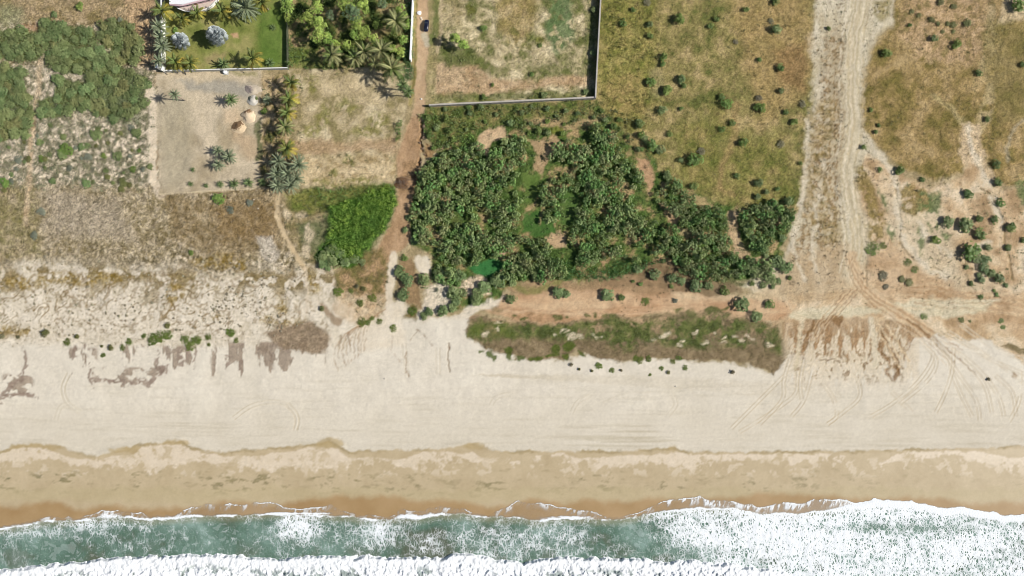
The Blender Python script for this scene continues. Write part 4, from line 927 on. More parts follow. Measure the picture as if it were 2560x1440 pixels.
def sea_mat():
    m, nt, bs = new_mat("sea_water")
    L = nt.links
    ge = nd(nt, "ShaderNodeNewGeometry")
    mp = nd(nt, "ShaderNodeMapping"); mp.inputs["Scale"].default_value = (1.0, .62, 1.0)
    L.new(ge.outputs["Position"], mp.inputs["Vector"])
    wn_ = nd(nt, "ShaderNodeTexNoise"); wn_.inputs["Scale"].default_value = .45; wn_.inputs["Detail"].default_value = 2
    L.new(mp.outputs[0], wn_.inputs["Vector"])
    sub = nd(nt, "ShaderNodeVectorMath", operation='SUBTRACT'); sub.inputs[1].default_value = (.5, .5, .5)
    L.new(wn_.outputs["Color"], sub.inputs[0])
    scl = nd(nt, "ShaderNodeVectorMath", operation='SCALE'); scl.inputs["Scale"].default_value = 1.8
    L.new(sub.outputs[0], scl.inputs[0])
    add = nd(nt, "ShaderNodeVectorMath", operation='ADD'); L.new(mp.outputs[0], add.inputs[0]); L.new(scl.outputs[0], add.inputs[1])
    def vor(scale):
        v = nd(nt, "ShaderNodeTexVoronoi"); v.feature = 'DISTANCE_TO_EDGE'; v.inputs["Scale"].default_value = scale
        L.new(add.outputs[0], v.inputs["Vector"]); return v
    v1 = vor(.62); v2 = vor(1.3)
    den = nd(nt, "ShaderNodeAttribute"); den.attribute_name = "Foam"
    # local variation of density
    n2 = nd(nt, "ShaderNodeTexNoise"); n2.inputs["Scale"].default_value = .35; n2.inputs["Detail"].default_value = 5
    L.new(ge.outputs["Position"], n2.inputs["Vector"])
    mr = nd(nt, "ShaderNodeMapRange"); mr.inputs["From Min"].default_value = .3; mr.inputs["From Max"].default_value = .7; mr.inputs["To Min"].default_value = -.22; mr.inputs["To Max"].default_value = .22
    L.new(n2.outputs["Fac"], mr.inputs["Value"])
    dd = nd(nt, "ShaderNodeMath", operation='ADD', use_clamp=True); L.new(den.outputs["Fac"], dd.inputs[0]); L.new(mr.outputs[0], dd.inputs[1])
    def lace(v, gain, power):
        p = nd(nt, "ShaderNodeMath", operation='POWER'); p.inputs[1].default_value = power; L.new(dd.outputs[0], p.inputs[0])
        g = nd(nt, "ShaderNodeMath", operation='MULTIPLY'); g.inputs[1].default_value = gain; L.new(p.outputs[0], g.inputs[0])
        dv = nd(nt, "ShaderNodeMath", operation='DIVIDE'); L.new(v.outputs["Distance"], dv.inputs[0]); L.new(g.outputs[0], dv.inputs[1])
        r = nd(nt, "ShaderNodeMapRange"); r.interpolation_type = 'SMOOTHSTEP'
        r.inputs["From Min"].default_value = 1.15; r.inputs["From Max"].default_value = .45
        L.new(dv.outputs[0], r.inputs["Value"]); return r
    l1 = lace(v1, .26, 1.4); l2 = lace(v2, .28, 1.5)
    mxx = nd(nt, "ShaderNodeMath", operation='MAXIMUM'); L.new(l1.outputs[0], mxx.inputs[0]); L.new(l2.outputs[0], mxx.inputs[1])
    so = nd(nt, "ShaderNodeAttribute"); so.attribute_name = "Solid"
    mult = nd(nt, "ShaderNodeMath", operation='MULTIPLY'); L.new(mxx.outputs[0], mult.inputs[0])
    fade = nd(nt, "ShaderNodeMapRange"); fade.inputs["From Min"].default_value = .12; fade.inputs["From Max"].default_value = .7; fade.inputs["To Min"].default_value = .12; fade.inputs["To Max"].default_value = 1.0
    L.new(dd.outputs[0], fade.inputs["Value"]); L.new(fade.outputs[0], mult.inputs[1])
    # torn edge of the solid foam
    n3 = nd(nt, "ShaderNodeTexNoise"); n3.inputs["Scale"].default_value = 1.6; n3.inputs["Detail"].default_value = 4
    L.new(ge.outputs["Position"], n3.inputs["Vector"])
    s1 = nd(nt, "ShaderNodeMath", operation='SUBTRACT'); s1.inputs[0].default_value = 1.0; L.new(n3.outputs["Fac"], s1.inputs[1])
    s2 = nd(nt, "ShaderNodeMath", operation='SUBTRACT'); L.new(so.outputs["Fac"], s2.inputs[0]); L.new(s1.outputs[0], s2.inputs[1])
    s3 = nd(nt, "ShaderNodeMapRange"); s3.interpolation_type = 'SMOOTHSTEP'; s3.inputs["From Min"].default_value = -.32; s3.inputs["From Max"].default_value = .25
    L.new(s2.outputs[0], s3.inputs["Value"])
    ve = nd(nt, "ShaderNodeAttribute"); ve.attribute_name = "Veil"
    fo_ = nd(nt, "ShaderNodeMath", operation='MAXIMUM', use_clamp=True); L.new(mult.outputs[0], fo_.inputs[0]); L.new(s3.outputs[0], fo_.inputs[1])
    fo = nd(nt, "ShaderNodeMath", operation='MAXIMUM', use_clamp=True); L.new(fo_.outputs[0], fo.inputs[0]); L.new(ve.outputs["Fac"], fo.inputs[1])
    col = nd(nt, "ShaderNodeAttribute"); col.attribute_name = "Col"
    mc = nd(nt, "ShaderNodeMix", data_type='RGBA'); mc.inputs[7].default_value = (.80, .83, .85, 1)
    L.new(fo.outputs[0], mc.inputs[0]); L.new(col.outputs["Color"], mc.inputs[6]); L.new(mc.outputs[2], bs.inputs["Base Color"])
    rr = nd(nt, "ShaderNodeMapRange"); rr.inputs["To Min"].default_value = .22; rr.inputs["To Max"].default_value = .9; L.new(fo.outputs[0], rr.inputs["Value"]); L.new(rr.outputs[0], bs.inputs["Roughness"])
    bs.inputs["IOR"].default_value = 1.33
    bs.inputs["Specular IOR Level"].default_value = .5
    al = nd(nt, "ShaderNodeAttribute"); al.attribute_name = "Cover"
    am = nd(nt, "ShaderNodeMath", operation='MULTIPLY', use_clamp=True)
    # the thin swash lets the sand through except under its foam
    ma = nd(nt, "ShaderNodeMath", operation='MAXIMUM'); fo2 = nd(nt, "ShaderNodeMath", operation='MULTIPLY'); fo2.inputs[1].default_value = .85
    L.new(s3.outputs[0], fo2.inputs[0]); L.new(al.outputs["Fac"], am.inputs[0]); am.inputs[1].default_value = 1.0
    gate = nd(nt, "ShaderNodeMath", operation='GREATER_THAN'); gate.inputs[1].default_value = .02; L.new(al.outputs["Fac"], gate.inputs[0])
    fo3 = nd(nt, "ShaderNodeMath", operation='MULTIPLY'); L.new(fo2.outputs[0], fo3.inputs[0]); L.new(gate.outputs[0], fo3.inputs[1])
    L.new(am.outputs[0], ma.inputs[0]); L.new(fo3.outputs[0], ma.inputs[1]); L.new(ma.outputs[0], bs.inputs["Alpha"])
    b = nd(nt, "ShaderNodeBump"); b.inputs["Strength"].default_value = .35; b.inputs["Distance"].default_value = .3
    hb = nd(nt, "ShaderNodeMath", operation='ADD'); L.new(fo.outputs[0], hb.inputs[0]); L.new(n3.outputs["Fac"], hb.inputs[1])
    L.new(hb.outputs[0], b.inputs["Height"]); L.new(b.outputs[0], bs.inputs["Normal"])
    return m

def surface(name, XX, YY, ZZ, keep, mat, col, attrs):
    kk = (CAM_H - ZZ) / CAM_H
    vs = np.stack([(XX - CX) * S * kk, (CY - YY) * S * kk, ZZ], -1).reshape(-1, 3)
    ny, nx = XX.shape
    ix = np.arange(nx * ny).reshape(ny, nx)
    qq = np.stack([ix[1:, :-1], ix[1:, 1:], ix[:-1, 1:], ix[:-1, :-1]], -1)
    kf = (keep[1:, :-1] | keep[1:, 1:] | keep[:-1, 1:] | keep[:-1, :-1])
    f = qq[kf]
    used, inv = np.unique(f, return_inverse=True)
    me = mesh_np(name, vs[used], inv.reshape(-1, 4), mat, smooth=True)
    cc = np.ones((nx * ny, 4), np.float32); cc[:, :3] = col.reshape(-1, 3)
    a = me.attributes.new("Col", 'FLOAT_COLOR', 'POINT'); a.data.foreach_set("color", np.ascontiguousarray(cc[used]).ravel())
    for an, av in attrs.items():
        a = me.attributes.new(an, 'FLOAT', 'POINT'); a.data.foreach_set("value", np.ascontiguousarray(av.reshape(-1)[used].astype(np.float32)))
    return link(name, me)
o = surface("sea", XS, YS, ZS, alpha > .01, sea_mat(), wcol, {"Foam": Fden, "Solid": Fsol, "Cover": alpha, "Veil": veil})
tag(o, kind="structure")

# the breaking wave: a rolling bank of foam with real height
bx = np.arange(-110, 2330, 1.7); by = np.arange(1368, 1530, 1.7)
XB, YB = np.meshgrid(bx, by); XB = XB.astype(np.float32); YB = YB.astype(np.float32)
b1 = fbm(XB, YB, 30, 601, 4); b2 = fbm(XB, YB, 11, 602, 4, .6); b3 = fbm(XB, YB, 60, 603, 3)
bil = 1 - np.abs(fbm(XB + 10 * b2, YB + 10 * b1, 15, 604, 3, .6) * 2.4 - 1.2)
fr = np.interp(XB.ravel(), brk_x, brk_y).reshape(XB.shape) + 12 * (b1 - .5) + 13 * (b2 - .5) + 3
db = YB - fr
hgt = (sstep(-1, 10, db) * .95) * (1 - .45 * sstep(20, 70, db)) * sstep(2060, 1880, XB) + .02
lump = (.6 * np.clip(bil, 0, 1) ** 2 + .7 * (b2 - .5) + .5 * (b1 - .5)) * sstep(0, 8, db) * (.6 + .7 * sstep(10, 40, db))
ZB = -1.7 + hgt + lump * .85 * sstep(2100, 1880, XB)
hole = sstep(22, 44, db + 20 * (b3 - .5)) * sstep(.50, .60, fbm(XB, YB, 13, 606, 4, .65) * .6 + .4 * b3) * .9
keepb = (db > 0) & (XB < 2100 + 60 * (b1 - .5)) & (YB < 1510 + 10 * (b2 - .5))
def foam_mat():
    m, nt, bs = new_mat("wave_foam")
    col = nd(nt, "ShaderNodeAttribute"); col.attribute_name = "Col"
    ge = nd(nt, "ShaderNodeNewGeometry")
    n = nd(nt, "ShaderNodeTexNoise"); n.inputs["Scale"].default_value = 1.8; n.inputs["Detail"].default_value = 5
    nt.links.new(ge.outputs["Position"], n.inputs["Vector"])
    nt.links.new(col.outputs["Color"], bs.inputs["Base Color"])
    b = nd(nt, "ShaderNodeBump"); b.inputs["Strength"].default_value = .5; b.inputs["Distance"].default_value = .25
    nt.links.new(n.outputs["Fac"], b.inputs["Height"]); nt.links.new(b.outputs[0], bs.inputs["Normal"])
    bs.inputs["Roughness"].default_value = .85
    return m
wc = np.broadcast_to(np.array([.84, .86, .87], np.float32), XB.shape + (3,)).copy()
hl = hole[..., None]
wc = wc * (1 - hl) + pal(b2, [(112, 122, 112), (168, 184, 184)]) * hl
o = surface("breaking_wave", XB, YB, ZB, keepb, foam_mat(), wc, {})
tag(o, kind="structure")

# ------------------------------------------------------------------ foliage builders
LEAF = mat_leaf("foliage")
BARK = mat_plain("bark", (.13, .10, .075), .9, var=.3, scale=4, bump=.4)
PALMBARK = mat_plain("palm_bark", (.24, .20, .16), .9, var=.3, scale=6, bump=.5)

def leaf_quads(cen, nor, size, r_, aspect=.75):
    """one quad per centre, facing nor"""
    n = len(cen)
    nor = nor / (np.linalg.norm(nor, axis=1, keepdims=True) + 1e-9)
    t = r_.normal(size=(n, 3)); t -= (t * nor).sum(1, keepdims=True) * nor
    t /= (np.linalg.norm(t, axis=1, keepdims=True) + 1e-9)
    b = np.cross(nor, t)
    s = size[:, None] / 2
    t = t * s; b = b * s * aspect
    v = np.stack([cen - t, cen - b * .9, cen + t, cen + b], 1).reshape(-1, 3)
    f = np.arange(4 * n).reshape(-1, 4)
    return v, f

def crown_np(rx, h, seed, n=340, lobes=9, leaf=.45, cols=((.10, .14, .05), (.16, .19, .08)), flat=.55, base=.25, lobe_r=.45, spread=.72):
    """a crown of leaf clumps: lobes scattered through an uneven dome"""
    r_ = np.random.default_rng(seed)
    c = []
    for i in range(lobes):
        a = 2 * math.pi * (i + r_.random() * .8) / lobes
        d = rx * spread * math.sqrt(r_.random() * .9 + .1) if i else 0
        z = h * (base + (1 - base) * .55) * (1 - .35 * (d / rx) ** 2) * (.75 + .4 * r_.random())
        c.append((d * math.cos(a), d * math.sin(a), z, rx * lobe_r * (.7 + .6 * r_.random()), r_.random()))
    c = np.array(c)
    pick = r_.integers(0, lobes, n)
    u = r_.normal(size=(n, 3)); u[:, 2] = np.abs(u[:, 2]) * .9 + .05 * r_.normal(size=n)
    u /= np.linalg.norm(u, axis=1, keepdims=True)
    rad = c[pick, 3] * (.72 + .4 * r_.random(n) ** .7)
    cen = c[pick, :3] + u * rad[:, None] * np.array([1, 1, flat])
    cen[:, 2] = np.clip(cen[:, 2], .08, None)
    nor = u * .7 + r_.normal(size=(n, 3)) * .5 + np.array([.15, 0, .6])
    v, f = leaf_quads(cen, nor, leaf * (.6 + .8 * r_.random(n)), r_)
    k_ = np.clip(c[pick, 4] * .6 + r_.random(n) * .5 - .05, 0, 1)[:, None]
    tint = np.array(cols[0]) * (1 - k_) + np.array(cols[1]) * k_
    return v, f, tint

def trunk_mb(h, r0, seed, limbs=3, spread=.5):
    r_ = random.Random(seed); m = MB()
    m.tube([(0, 0, -.15), (r_.uniform(-.1, .1), r_.uniform(-.1, .1), h * .45)], [r0, r0 * .75], 6)
    for i in range(limbs):
        a = 2 * math.pi * (i + r_.random() * .6) / limbs
        m.tube([(0, 0, h * .3), (math.cos(a) * spread * h * .35, math.sin(a) * spread * h * .35, h * .55), (math.cos(a) * spread * h * .6, math.sin(a) * spread * h * .6, h * .8)], [r0 * .6, r0 * .4, r0 * .18], 5)
    return m

G_FOR = ((.105, .165, .055), (.28, .34, .145))
G_DARK = ((.070, .120, .032), (.21, .29, .08))
G_BRIGHT = ((.10, .17, .035), (.24, .32, .085))
G_OLIVE = ((.13, .14, .045), (.22, .22, .085))
G_GREY = ((.13, .15, .105), (.26, .275, .20))
G_BROWN = ((.15, .135, .075), (.26, .235, .14))
G_LOW = ((.105, .15, .028), (.18, .23, .05))
G_ALMOND = ((.16, .25, .045), (.50, .62, .15))
KIND = {'for': (G_FOR, 'grey green'), 'dark': (G_DARK, 'dark green'), 'bright': (G_BRIGHT, 'bright green'), 'olive': (G_OLIVE, 'olive'), 'grey': (G_GREY, 'grey'), 'brown': (G_BROWN, 'brownish'), 'low': (G_LOW, 'mossy green')}

BUSH = {}
def bush_proto(kind, var):
    if (kind, var) not in BUSH:
        low = kind == 'low'
        v, f, t = crown_np(1.0, .55 if low else 1.05, 900 + 13 * var + len(kind) * 101, n=420 if low else 260, lobes=14 if low else 7, leaf=.16 if low else .30, cols=KIND[kind][0],
                           flat=.55 if low else .8, base=.0, lobe_r=.34 if low else .46, spread=.72 if low else .62)
        BUSH[(kind, var)] = (mesh_np("foliage", v, f, LEAF, t), trunk_mb(.9, .06, var, 4, .7).mesh("stem", BARK))
    return BUSH[(kind, var)]

def bush(px, py, r, kind, label, group=None, name="bush", cat="bush", hs=1.0, var=None, sy=1.0):
    fm, sm = bush_proto(kind, random.randrange(6) if var is None else var)
    rad = r * S
    hz = (rad * (.45 if kind == 'low' else 1.05)) * hs
    p = P(px, py, hz * .5); z0 = float(ground_z(px, py))
    e = empty(name, (p.x, p.y, z0), random.uniform(0, 6.28) if sy == 1.0 else 0)
    e.scale = (rad, rad * sy, max(hz, .12))
    tag(e, label, cat, group)
    link("foliage", fm, e); link("stem", sm, e)
    return e

def scatter(w_, mfun, per_m2, r_):
    """random ground points inside window w_ (px box), kept with probability mfun(x, y)"""
    x0, y0, x1, y1 = w_
    n = int((x1 - x0) * (y1 - y0) * S * S * per_m2)
    x = r_.uniform(x0, x1, n); y = r_.uniform(y0, y1, n)
    kp = r_.random(n) < mfun(x, y)
    return x[kp], y[kp]

def in_poly(pts, soft=0, noise=12):
    def f(x, y):
        xx = x + noise * (fbm(x, y, 18, 3, 3) - .5) * 2; yy = y + noise * (fbm(x, y, 18, 4, 3) - .5) * 2
        return inside(xx, yy, pts).astype(float)
    return f

def stuff(name, label, pts_xy, nleaf, size, height, cols, seed, up=.4, spread=.25, cat="weeds", clump=True, lean=.0, aspect=.75, hfun=None, bright=1.35):
    """ground cover: clumps of leaf faces in one object"""
    r_ = np.random.default_rng(seed)
    x, y = pts_xy; n = len(x)
    if n == 0: return None
    gz_ = ground_z(x, y)
    sc_ = .6 + .8 * r_.random(n)
    hh = height * sc_
    if hfun is not None: hh = hh * hfun(x, y)
    cx_ = np.repeat((x - CX) * S, nleaf); cy_ = np.repeat((CY - y) * S, nleaf)
    m = n * nleaf
    hr = np.repeat(hh, nleaf); sr = np.repeat(sc_, nleaf)
    zf = r_.random(m)
    cen = np.stack([cx_ + r_.normal(size=m) * spread * sr, cy_ + r_.normal(size=m) * spread * sr, np.repeat(gz_, nleaf) + .05 + hr * zf], 1)
    nor = r_.normal(size=(m, 3)) * .7 + np.array([lean, 0, up])
    v, f = leaf_quads(cen, nor, size * sr * (.6 + .8 * r_.random(m)), r_, aspect)
    # what the photograph shows at (x, y) is the top of the clump: shift by its height
    kk = (CAM_H - np.repeat(cen[:, 2], 4)) / CAM_H
    v[:, 0] *= kk; v[:, 1] *= kk
    tn_ = np.clip((fbm(x, y, 34, 760 + seed, 4, .6) - .5) * 3.2 + .5, 0, 1)
    k_ = np.clip(np.repeat(r_.random(n) * .3 + tn_ * .45, nleaf) + r_.random(m) * .35 - .05, 0, 1)[:, None]
    tint = (np.array(cols[0]) * (1 - k_) + np.array(cols[1]) * k_) * bright
    o = link(name, mesh_np(name, v, f, LEAF, tint))
    tag(o, label, cat, None, "stuff")
    return o

# ------------------------------------------------------------------ house, garden walls, things by the road
M_WHITE = mat_plain("white_paint", (.80, .80, .80), .6, var=.05, scale=2)
M_PLASTER = mat_plain("white_plaster", (.72, .72, .69), .85, var=.12, scale=1.2, bump=.2)
M_PINK = mat_plain("pink_plaster", (.50, .36, .38), .8, var=.08, scale=2)
M_TERR = mat_plain("terrace_screed", (.56, .47, .40), .85, var=.10, scale=1.5, bump=.15)
M_BLOCK = mat_plain("grey_block", (.33, .30, .265), .95, var=.28, scale=2.2, bump=.6)
M_COPE = mat_plain("mortar_coping", (.42, .385, .34), .95, var=.25, scale=3.0, bump=.5)
M_GWALL = mat_plain("grey_render", (.40, .40, .38), .9, var=.22, scale=1.5, bump=.3)
M_GLASS = mat_plain("window_glass", (.03, .04, .05), .08, var=.05, spec=.6)
M_FRAME = mat_plain("window_frame", (.55, .54, .52), .5, var=.05)
M_WOOD = mat_plain("door_wood", (.20, .12, .07), .6, var=.2, scale=5)
M_BLACK = mat_plain("black_plastic", (.02, .02, .022), .5, var=.1)

def wall(name, a, b, h, th, mat, label, panel=None, pillar=None, coping=None, cat="wall"):
    """a wall whose top edge the photograph shows from px a to px b"""
    A = P(a[0], a[1], h); B = P(b[0], b[1], h)
    d = (B - A); L = d.length; d.normalize(); rz = math.atan2(d.y, d.x)
    e = empty(name, ((A.x + B.x) / 2, (A.y + B.y) / 2, 0), rz)
    tag(e, label, cat)
    np_ = max(1, round(L / panel)) if panel else 1
    seg = L / np_
    pm = MB().box((0, 0, h / 2 - .3), (seg - .02, th, h + .3)).mesh("wall_panel", mat)
    cm = MB().box((0, 0, h - .10), (seg - .02, th + .10, .14)).mesh("coping", coping) if coping else None
    for i in range(np_):
        x = -L / 2 + (i + .5) * seg
        link("wall_panel", pm, e, (x, 0, 0))
        if cm: link("coping", cm, e, (x, 0, .03 + .015 * (i % 3)))
    if pillar:
        lm = MB().box((0, 0, h / 2 - .28), (.34, th + .16, h + .5)).mesh("pillar", mat)
        for i in range(np_ + 1):
            link("pillar", lm, e, (-L / 2 + i * seg, 0, 0))
    return e
wall("garden_wall", (402, -60), (404, 176), 2.5, .34, M_PLASTER, "white plastered garden wall running down behind the blue-green palms", panel=6, coping=M_WHITE)
wall("garden_wall", (410, 176), (718, 169), 1.9, .26, M_GWALL, "low pale grey wall along the bottom edge of the lawn", panel=5, coping=M_PLASTER)
M_VINE_SHADE = mat_plain("vine_and_shadow_render", (.075, .085, .05), .95, var=.4, scale=1.5, bump=.4)  # the wall's dark shadow line put into its colour, along with vine green
wall("garden_wall", (715, -60), (717, 168), 1.9, .22, M_VINE_SHADE, "shadow-toned wall between the lawn and the leafy garden, vines on it", panel=6)
wall("garden_wall", (1034, -60), (1025, 149), 2.6, .40, M_PLASTER, "tall white wall between the leafy garden and the dirt road", panel=6, coping=M_WHITE)
wall("block_wall", (1505, -60), (1489, 243), 2.3, .45, M_BLOCK, "grey block wall on the right side of the weedy enclosure", panel=4, pillar=True, coping=M_COPE)
wall("block_wall", (1486, 243), (1073, 262), 2.0, .50, M_BLOCK, "grey block wall along the bottom side of the weedy enclosure", panel=4, pillar=True, coping=M_COPE)
# corner pier of the lawn
e = empty("gate_pier", P(406, 172, 0)); tag(e, "white square pier with dark side at the corner of the lawn walls", "pier")
MB().box((0, 0, 1.6), (1.5, 1.5, 3.2)).build("shaft", M_PLASTER, e)
MB().box((0, 0, 3.28), (1.75, 1.75, .16)).build("cap", M_WHITE, e)
MB().box((0, .1, 3.52), (.5, .5, .32)).build("lamp_housing", M_WHITE, e)

# the house at the top edge
hs = empty("house", P(500, -40, 0)); tag(hs, "white-roofed house with a curved pinkish terrace at the top edge", "house")
def rel(px, py, h):
    p = P(px, py, h); return (p.x - hs.location.x, p.y - hs.location.y)
low = [rel(x, y, 2.8) for x, y in ((434, -140), (440, 12), (462, 22), (486, 24), (506, 20), (524, 10), (538, -6), (560, -40), (560, -140))][::-1]
MB().prism([low[i] for i in range(len(low))][::-1], -.2, 2.8).build("lower_wall", M_PLASTER, hs)
ter = [(430, -150), (434, 12), (445, 22), (460, 28), (478, 30.5), (496, 29), (514, 24), (527, 16), (538, 4), (550, -12), (566, -50), (566, -150)]
MB().prism([rel(x, y, 3.1) for x, y in ter][::-1], 2.8, 3.1).build("terrace_floor", M_TERR, hs)
par = MB(); pr_ = [rel(x, y, 3.35) for x, y in ter[1:]]
inn = [rel(x + (498 - x) * .022, y + (-40 - y) * .03, 3.35) for x, y in ter[1:]]
for i in range(len(pr_) - 1):
    par.prism([pr_[i + 1], pr_[i], inn[i], inn[i + 1]][::-1], 3.103, 3.42)
par.build("parapet", M_PLASTER, hs)
upw = [rel(x, y, 5.4) for x, y in ((426, -140), (428, 9), (454, 11), (526, -5), (550, -30), (550, -140))]
MB().prism(upw[::-1], 3.103, 5.4).build("upper_wall", M_PINK, hs)
eav = [rel(x, y, 5.6) for x, y in ((420, -150), (424, 13), (455, 15), (532, -3), (558, -34), (558, -150))]
MB().prism(eav[::-1], 5.4, 5.6).build("eave", M_PINK, hs)
rf = [rel(x, y, 5.95) for x, y in ((420, -150), (423, 9.5), (455, 11), (524, -7), (552, -38), (552, -150))]
rfo = MB().prism(rf[::-1], 5.6, 5.95).build("roof", M_WHITE, hs)
vp = rel(426, 4, 6.1); MB().lathe([(.16, -.2), (.16, .1), (.24, .12), (.0, .2)], (vp[0], vp[1], 6.1), 10).build("vent_pipe", M_GWALL, rfo)
# windows and a door of the upper wall, facing the terrace
(ax_, ay_), (bx_, by_) = rel(456, 11, 5.4), rel(524, -4.5, 5.4)
ang = math.atan2(by_ - ay_, bx_ - ax_); nx_, ny_ = math.sin(ang), -math.cos(ang)
for i, t_ in enumerate((.15, .40, .65, .88)):
    cx_, cy_ = ax_ + (bx_ - ax_) * t_, ay_ + (by_ - ay_) * t_
    if i == 1:
        d_ = MB().box((cx_ + nx_ * .02, cy_ + ny_ * .02, 4.15), (1.0, .12, 2.05), ang).build("door", M_WOOD, hs)
        MB().box((cx_ + nx_ * .12 + .3 * math.cos(ang), cy_ + ny_ * .12 + .3 * math.sin(ang), 4.1), (.12, .06, .04), ang).build("handle", M_FRAME, d_)
    else:
        w_o = MB().box((cx_ + nx_ * .02, cy_ + ny_ * .02, 4.4), (1.5, .12, 1.2), ang).build("window", M_FRAME, hs)
        for sg in (-.36, .36):
            MB().box((cx_ + nx_ * .06 + sg * math.cos(ang), cy_ + ny_ * .06 + sg * math.sin(ang), 4.4), (.64, .06, 1.05), ang).build("pane", M_GLASS, w_o)

# round water tank beside the lawn wall
e = empty("water_tank", P(564, 181, 0)); tag(e, "round white water tank with a dark lid below the lawn wall", "water tank")
MB().lathe([(.80, -.1), (.80, .95), (.74, 1.05), (.45, 1.28), (.26, 1.34), (0, 1.34)], (0, 0, 0), 24).build("tank_body", M_WHITE, e, smooth=True)
MB().lathe([(.20, 1.345), (.20, 1.42), (0, 1.44)], (-.25, .1, -.05), 14).build("lid", M_BLACK, e)
MB().box((.1, 0, .02), (2.2, 1.9, .12)).build("slab", M_GWALL, e)
# white bundle on the verge
r_ = random.Random(3)
b = MB(); prof = [(0.95, 0), (1.0, .4), (.75, .8), (.35, .95), (0, .98)]
b.lathe(prof, (0, 0, 0), 9)
b.v = [(x * (1 + r_.uniform(-.16, .16)), y * (1 + r_.uniform(-.16, .16)), z * (1 + r_.uniform(-.1, .1))) for x, y, z in b.v]
e = empty("covered_bundle", P(1048, 33, 0)); e.scale = (.95, .85, .8); tag(e, "white sheet-covered heap on the verge above the parked car", "bundle")
b.build("sheet", M_WHITE, e)
MB().tube([(-.85, -.3, .45), (0, .1, .99), (.85, .35, .4)], .03, 5).build("rope", M_WOOD, e)

def rock_mesh(name, seed, mat, r=.5, flat=.7):
    import bmesh
    r_ = random.Random(seed); bm = bmesh.new(); bmesh.ops.create_icosphere(bm, subdivisions=2, radius=r)
    for v in bm.verts:
        k_ = 1 + r_.uniform(-.2, .2); v.co = Vector((v.co.x * k_, v.co.y * k_ * .85, v.co.z * k_ * flat))
    me = bpy.data.meshes.new(name); bm.to_mesh(me); bm.free(); me.materials.append(mat); return me
M_PALE = mat_plain("pale_stone", (.62, .58, .50), .9, var=.15)
rk = rock_mesh("stone", 1, M_PALE)
for px_, py_, s_, lb in ((1052, 44, .8, "pale stone just below the white covered heap on the road verge"), (1054, 48, .7, "lowest pale stone between the white heap and the dark car"), (634, 499, .6, "white stone on brown scrub right of a dark burnt spot"), (645, 521, .55, "white stone on brown scrub left of the curving footpath"), (1053, 247, .9, "pale flat stone in the dirt road near the block wall"), (1690, 966, .7, "white lump alone on the open beach below the green strip"), (962, 947, .6, "small pale lump on the beach left of the tyre ruts")):
    o = link("stone", rk, None, P(px_, py_, .15)); o.scale = (s_,) * 3; tag(o, lb, "stone")
    o.location.z = float(ground_z(px_, py_)) + .15 * s_

# parked car, nose towards the top of the picture
M_CAR = mat_plain("navy_car_paint", (.012, .014, .034), .28, metal=.2, var=.1, spec=.6)
M_TYRE = mat_plain("tyre_rubber", (.02, .02, .02), .9)
M_RIM = mat_plain("wheel_rim", (.35, .35, .36), .4, metal=.8)
M_LAMP = mat_plain("lamp_lens", (.55, .55, .52), .2, spec=.6)
M_RED = mat_plain("tail_lens", (.25, .02, .02), .3)
car = empty("parked_car", P(1066.5, 65.5, 0), math.radians(-6)); tag(car, "dark navy car parked on the dirt road beside the white wall", "car")
def car_section(y, hw, z0, z1, n=5):
    """half-rounded cross-section of the body at station y"""
    return [(-hw, y, z0), (-hw * 1.02, y, (z0 + z1) / 2), (-hw * .93, y, z1), (-hw * .55, y, z1 + .04), (0, y, z1 + .06), (hw * .55, y, z1 + .04), (hw * .93, y, z1), (hw * 1.02, y, (z0 + z1) / 2), (hw, y, z0)]
def loft(secs):
    m = MB(); n = len(secs[0]); vs = [p for s_ in secs for p in s_]; fs = []
    for i in range(len(secs) - 1):
        for j in range(n - 1):
            fs.append((i * n + j, i * n + j + 1, (i + 1) * n + j + 1, (i + 1) * n + j))
        fs.append((i * n + n - 1, i * n, (i + 1) * n, (i + 1) * n + n - 1))
    fs.append(tuple(range(n))); e_ = (len(secs) - 1) * n; fs.append(tuple(range(e_ + n - 1, e_ - 1, -1)))
    return m.add(vs, [f[::-1] for f in fs])
loft([car_section(-2.30, .66, .38, .80), car_section(-2.18, .82, .28, .95), car_section(-1.6, .90, .24, 1.00), car_section(0, .92, .24, .98), car_section(1.3, .90, .24, .96), car_section(1.95, .84, .26, .84), car_section(2.22, .72, .34, .70), car_section(2.30, .55, .40, .60)]).build("body", M_CAR, car, smooth=True)
def cab(y, hw, z1): return [(-hw * 1.12, y, .97), (-hw, y, z1), (-hw * .5, y, z1 + .03), (0, y, z1 + .04), (hw * .5, y, z1 + .03), (hw, y, z1), (hw * 1.12, y, .97)]
loft([cab(-2.0, .70, 1.02), cab(-1.55, .70, 1.42), cab(.45, .68, 1.44), cab(1.25, .70, 1.02)]).build("cabin", M_CAR, car, smooth=True)
g1 = MB().add([(-.62, .56, 1.44), (.62, .56, 1.44), (.70, 1.20, 1.085), (-.70, 1.20, 1.085)], [(0, 3, 2, 1)]); g1.build("windscreen", M_GLASS, car)
MB().add([(-.64, -1.66, 1.40), (.64, -1.66, 1.40), (.68, -1.97, 1.10), (-.68, -1.97, 1.10)], [(0, 1, 2, 3)]).build("rear_window", M_GLASS, car)
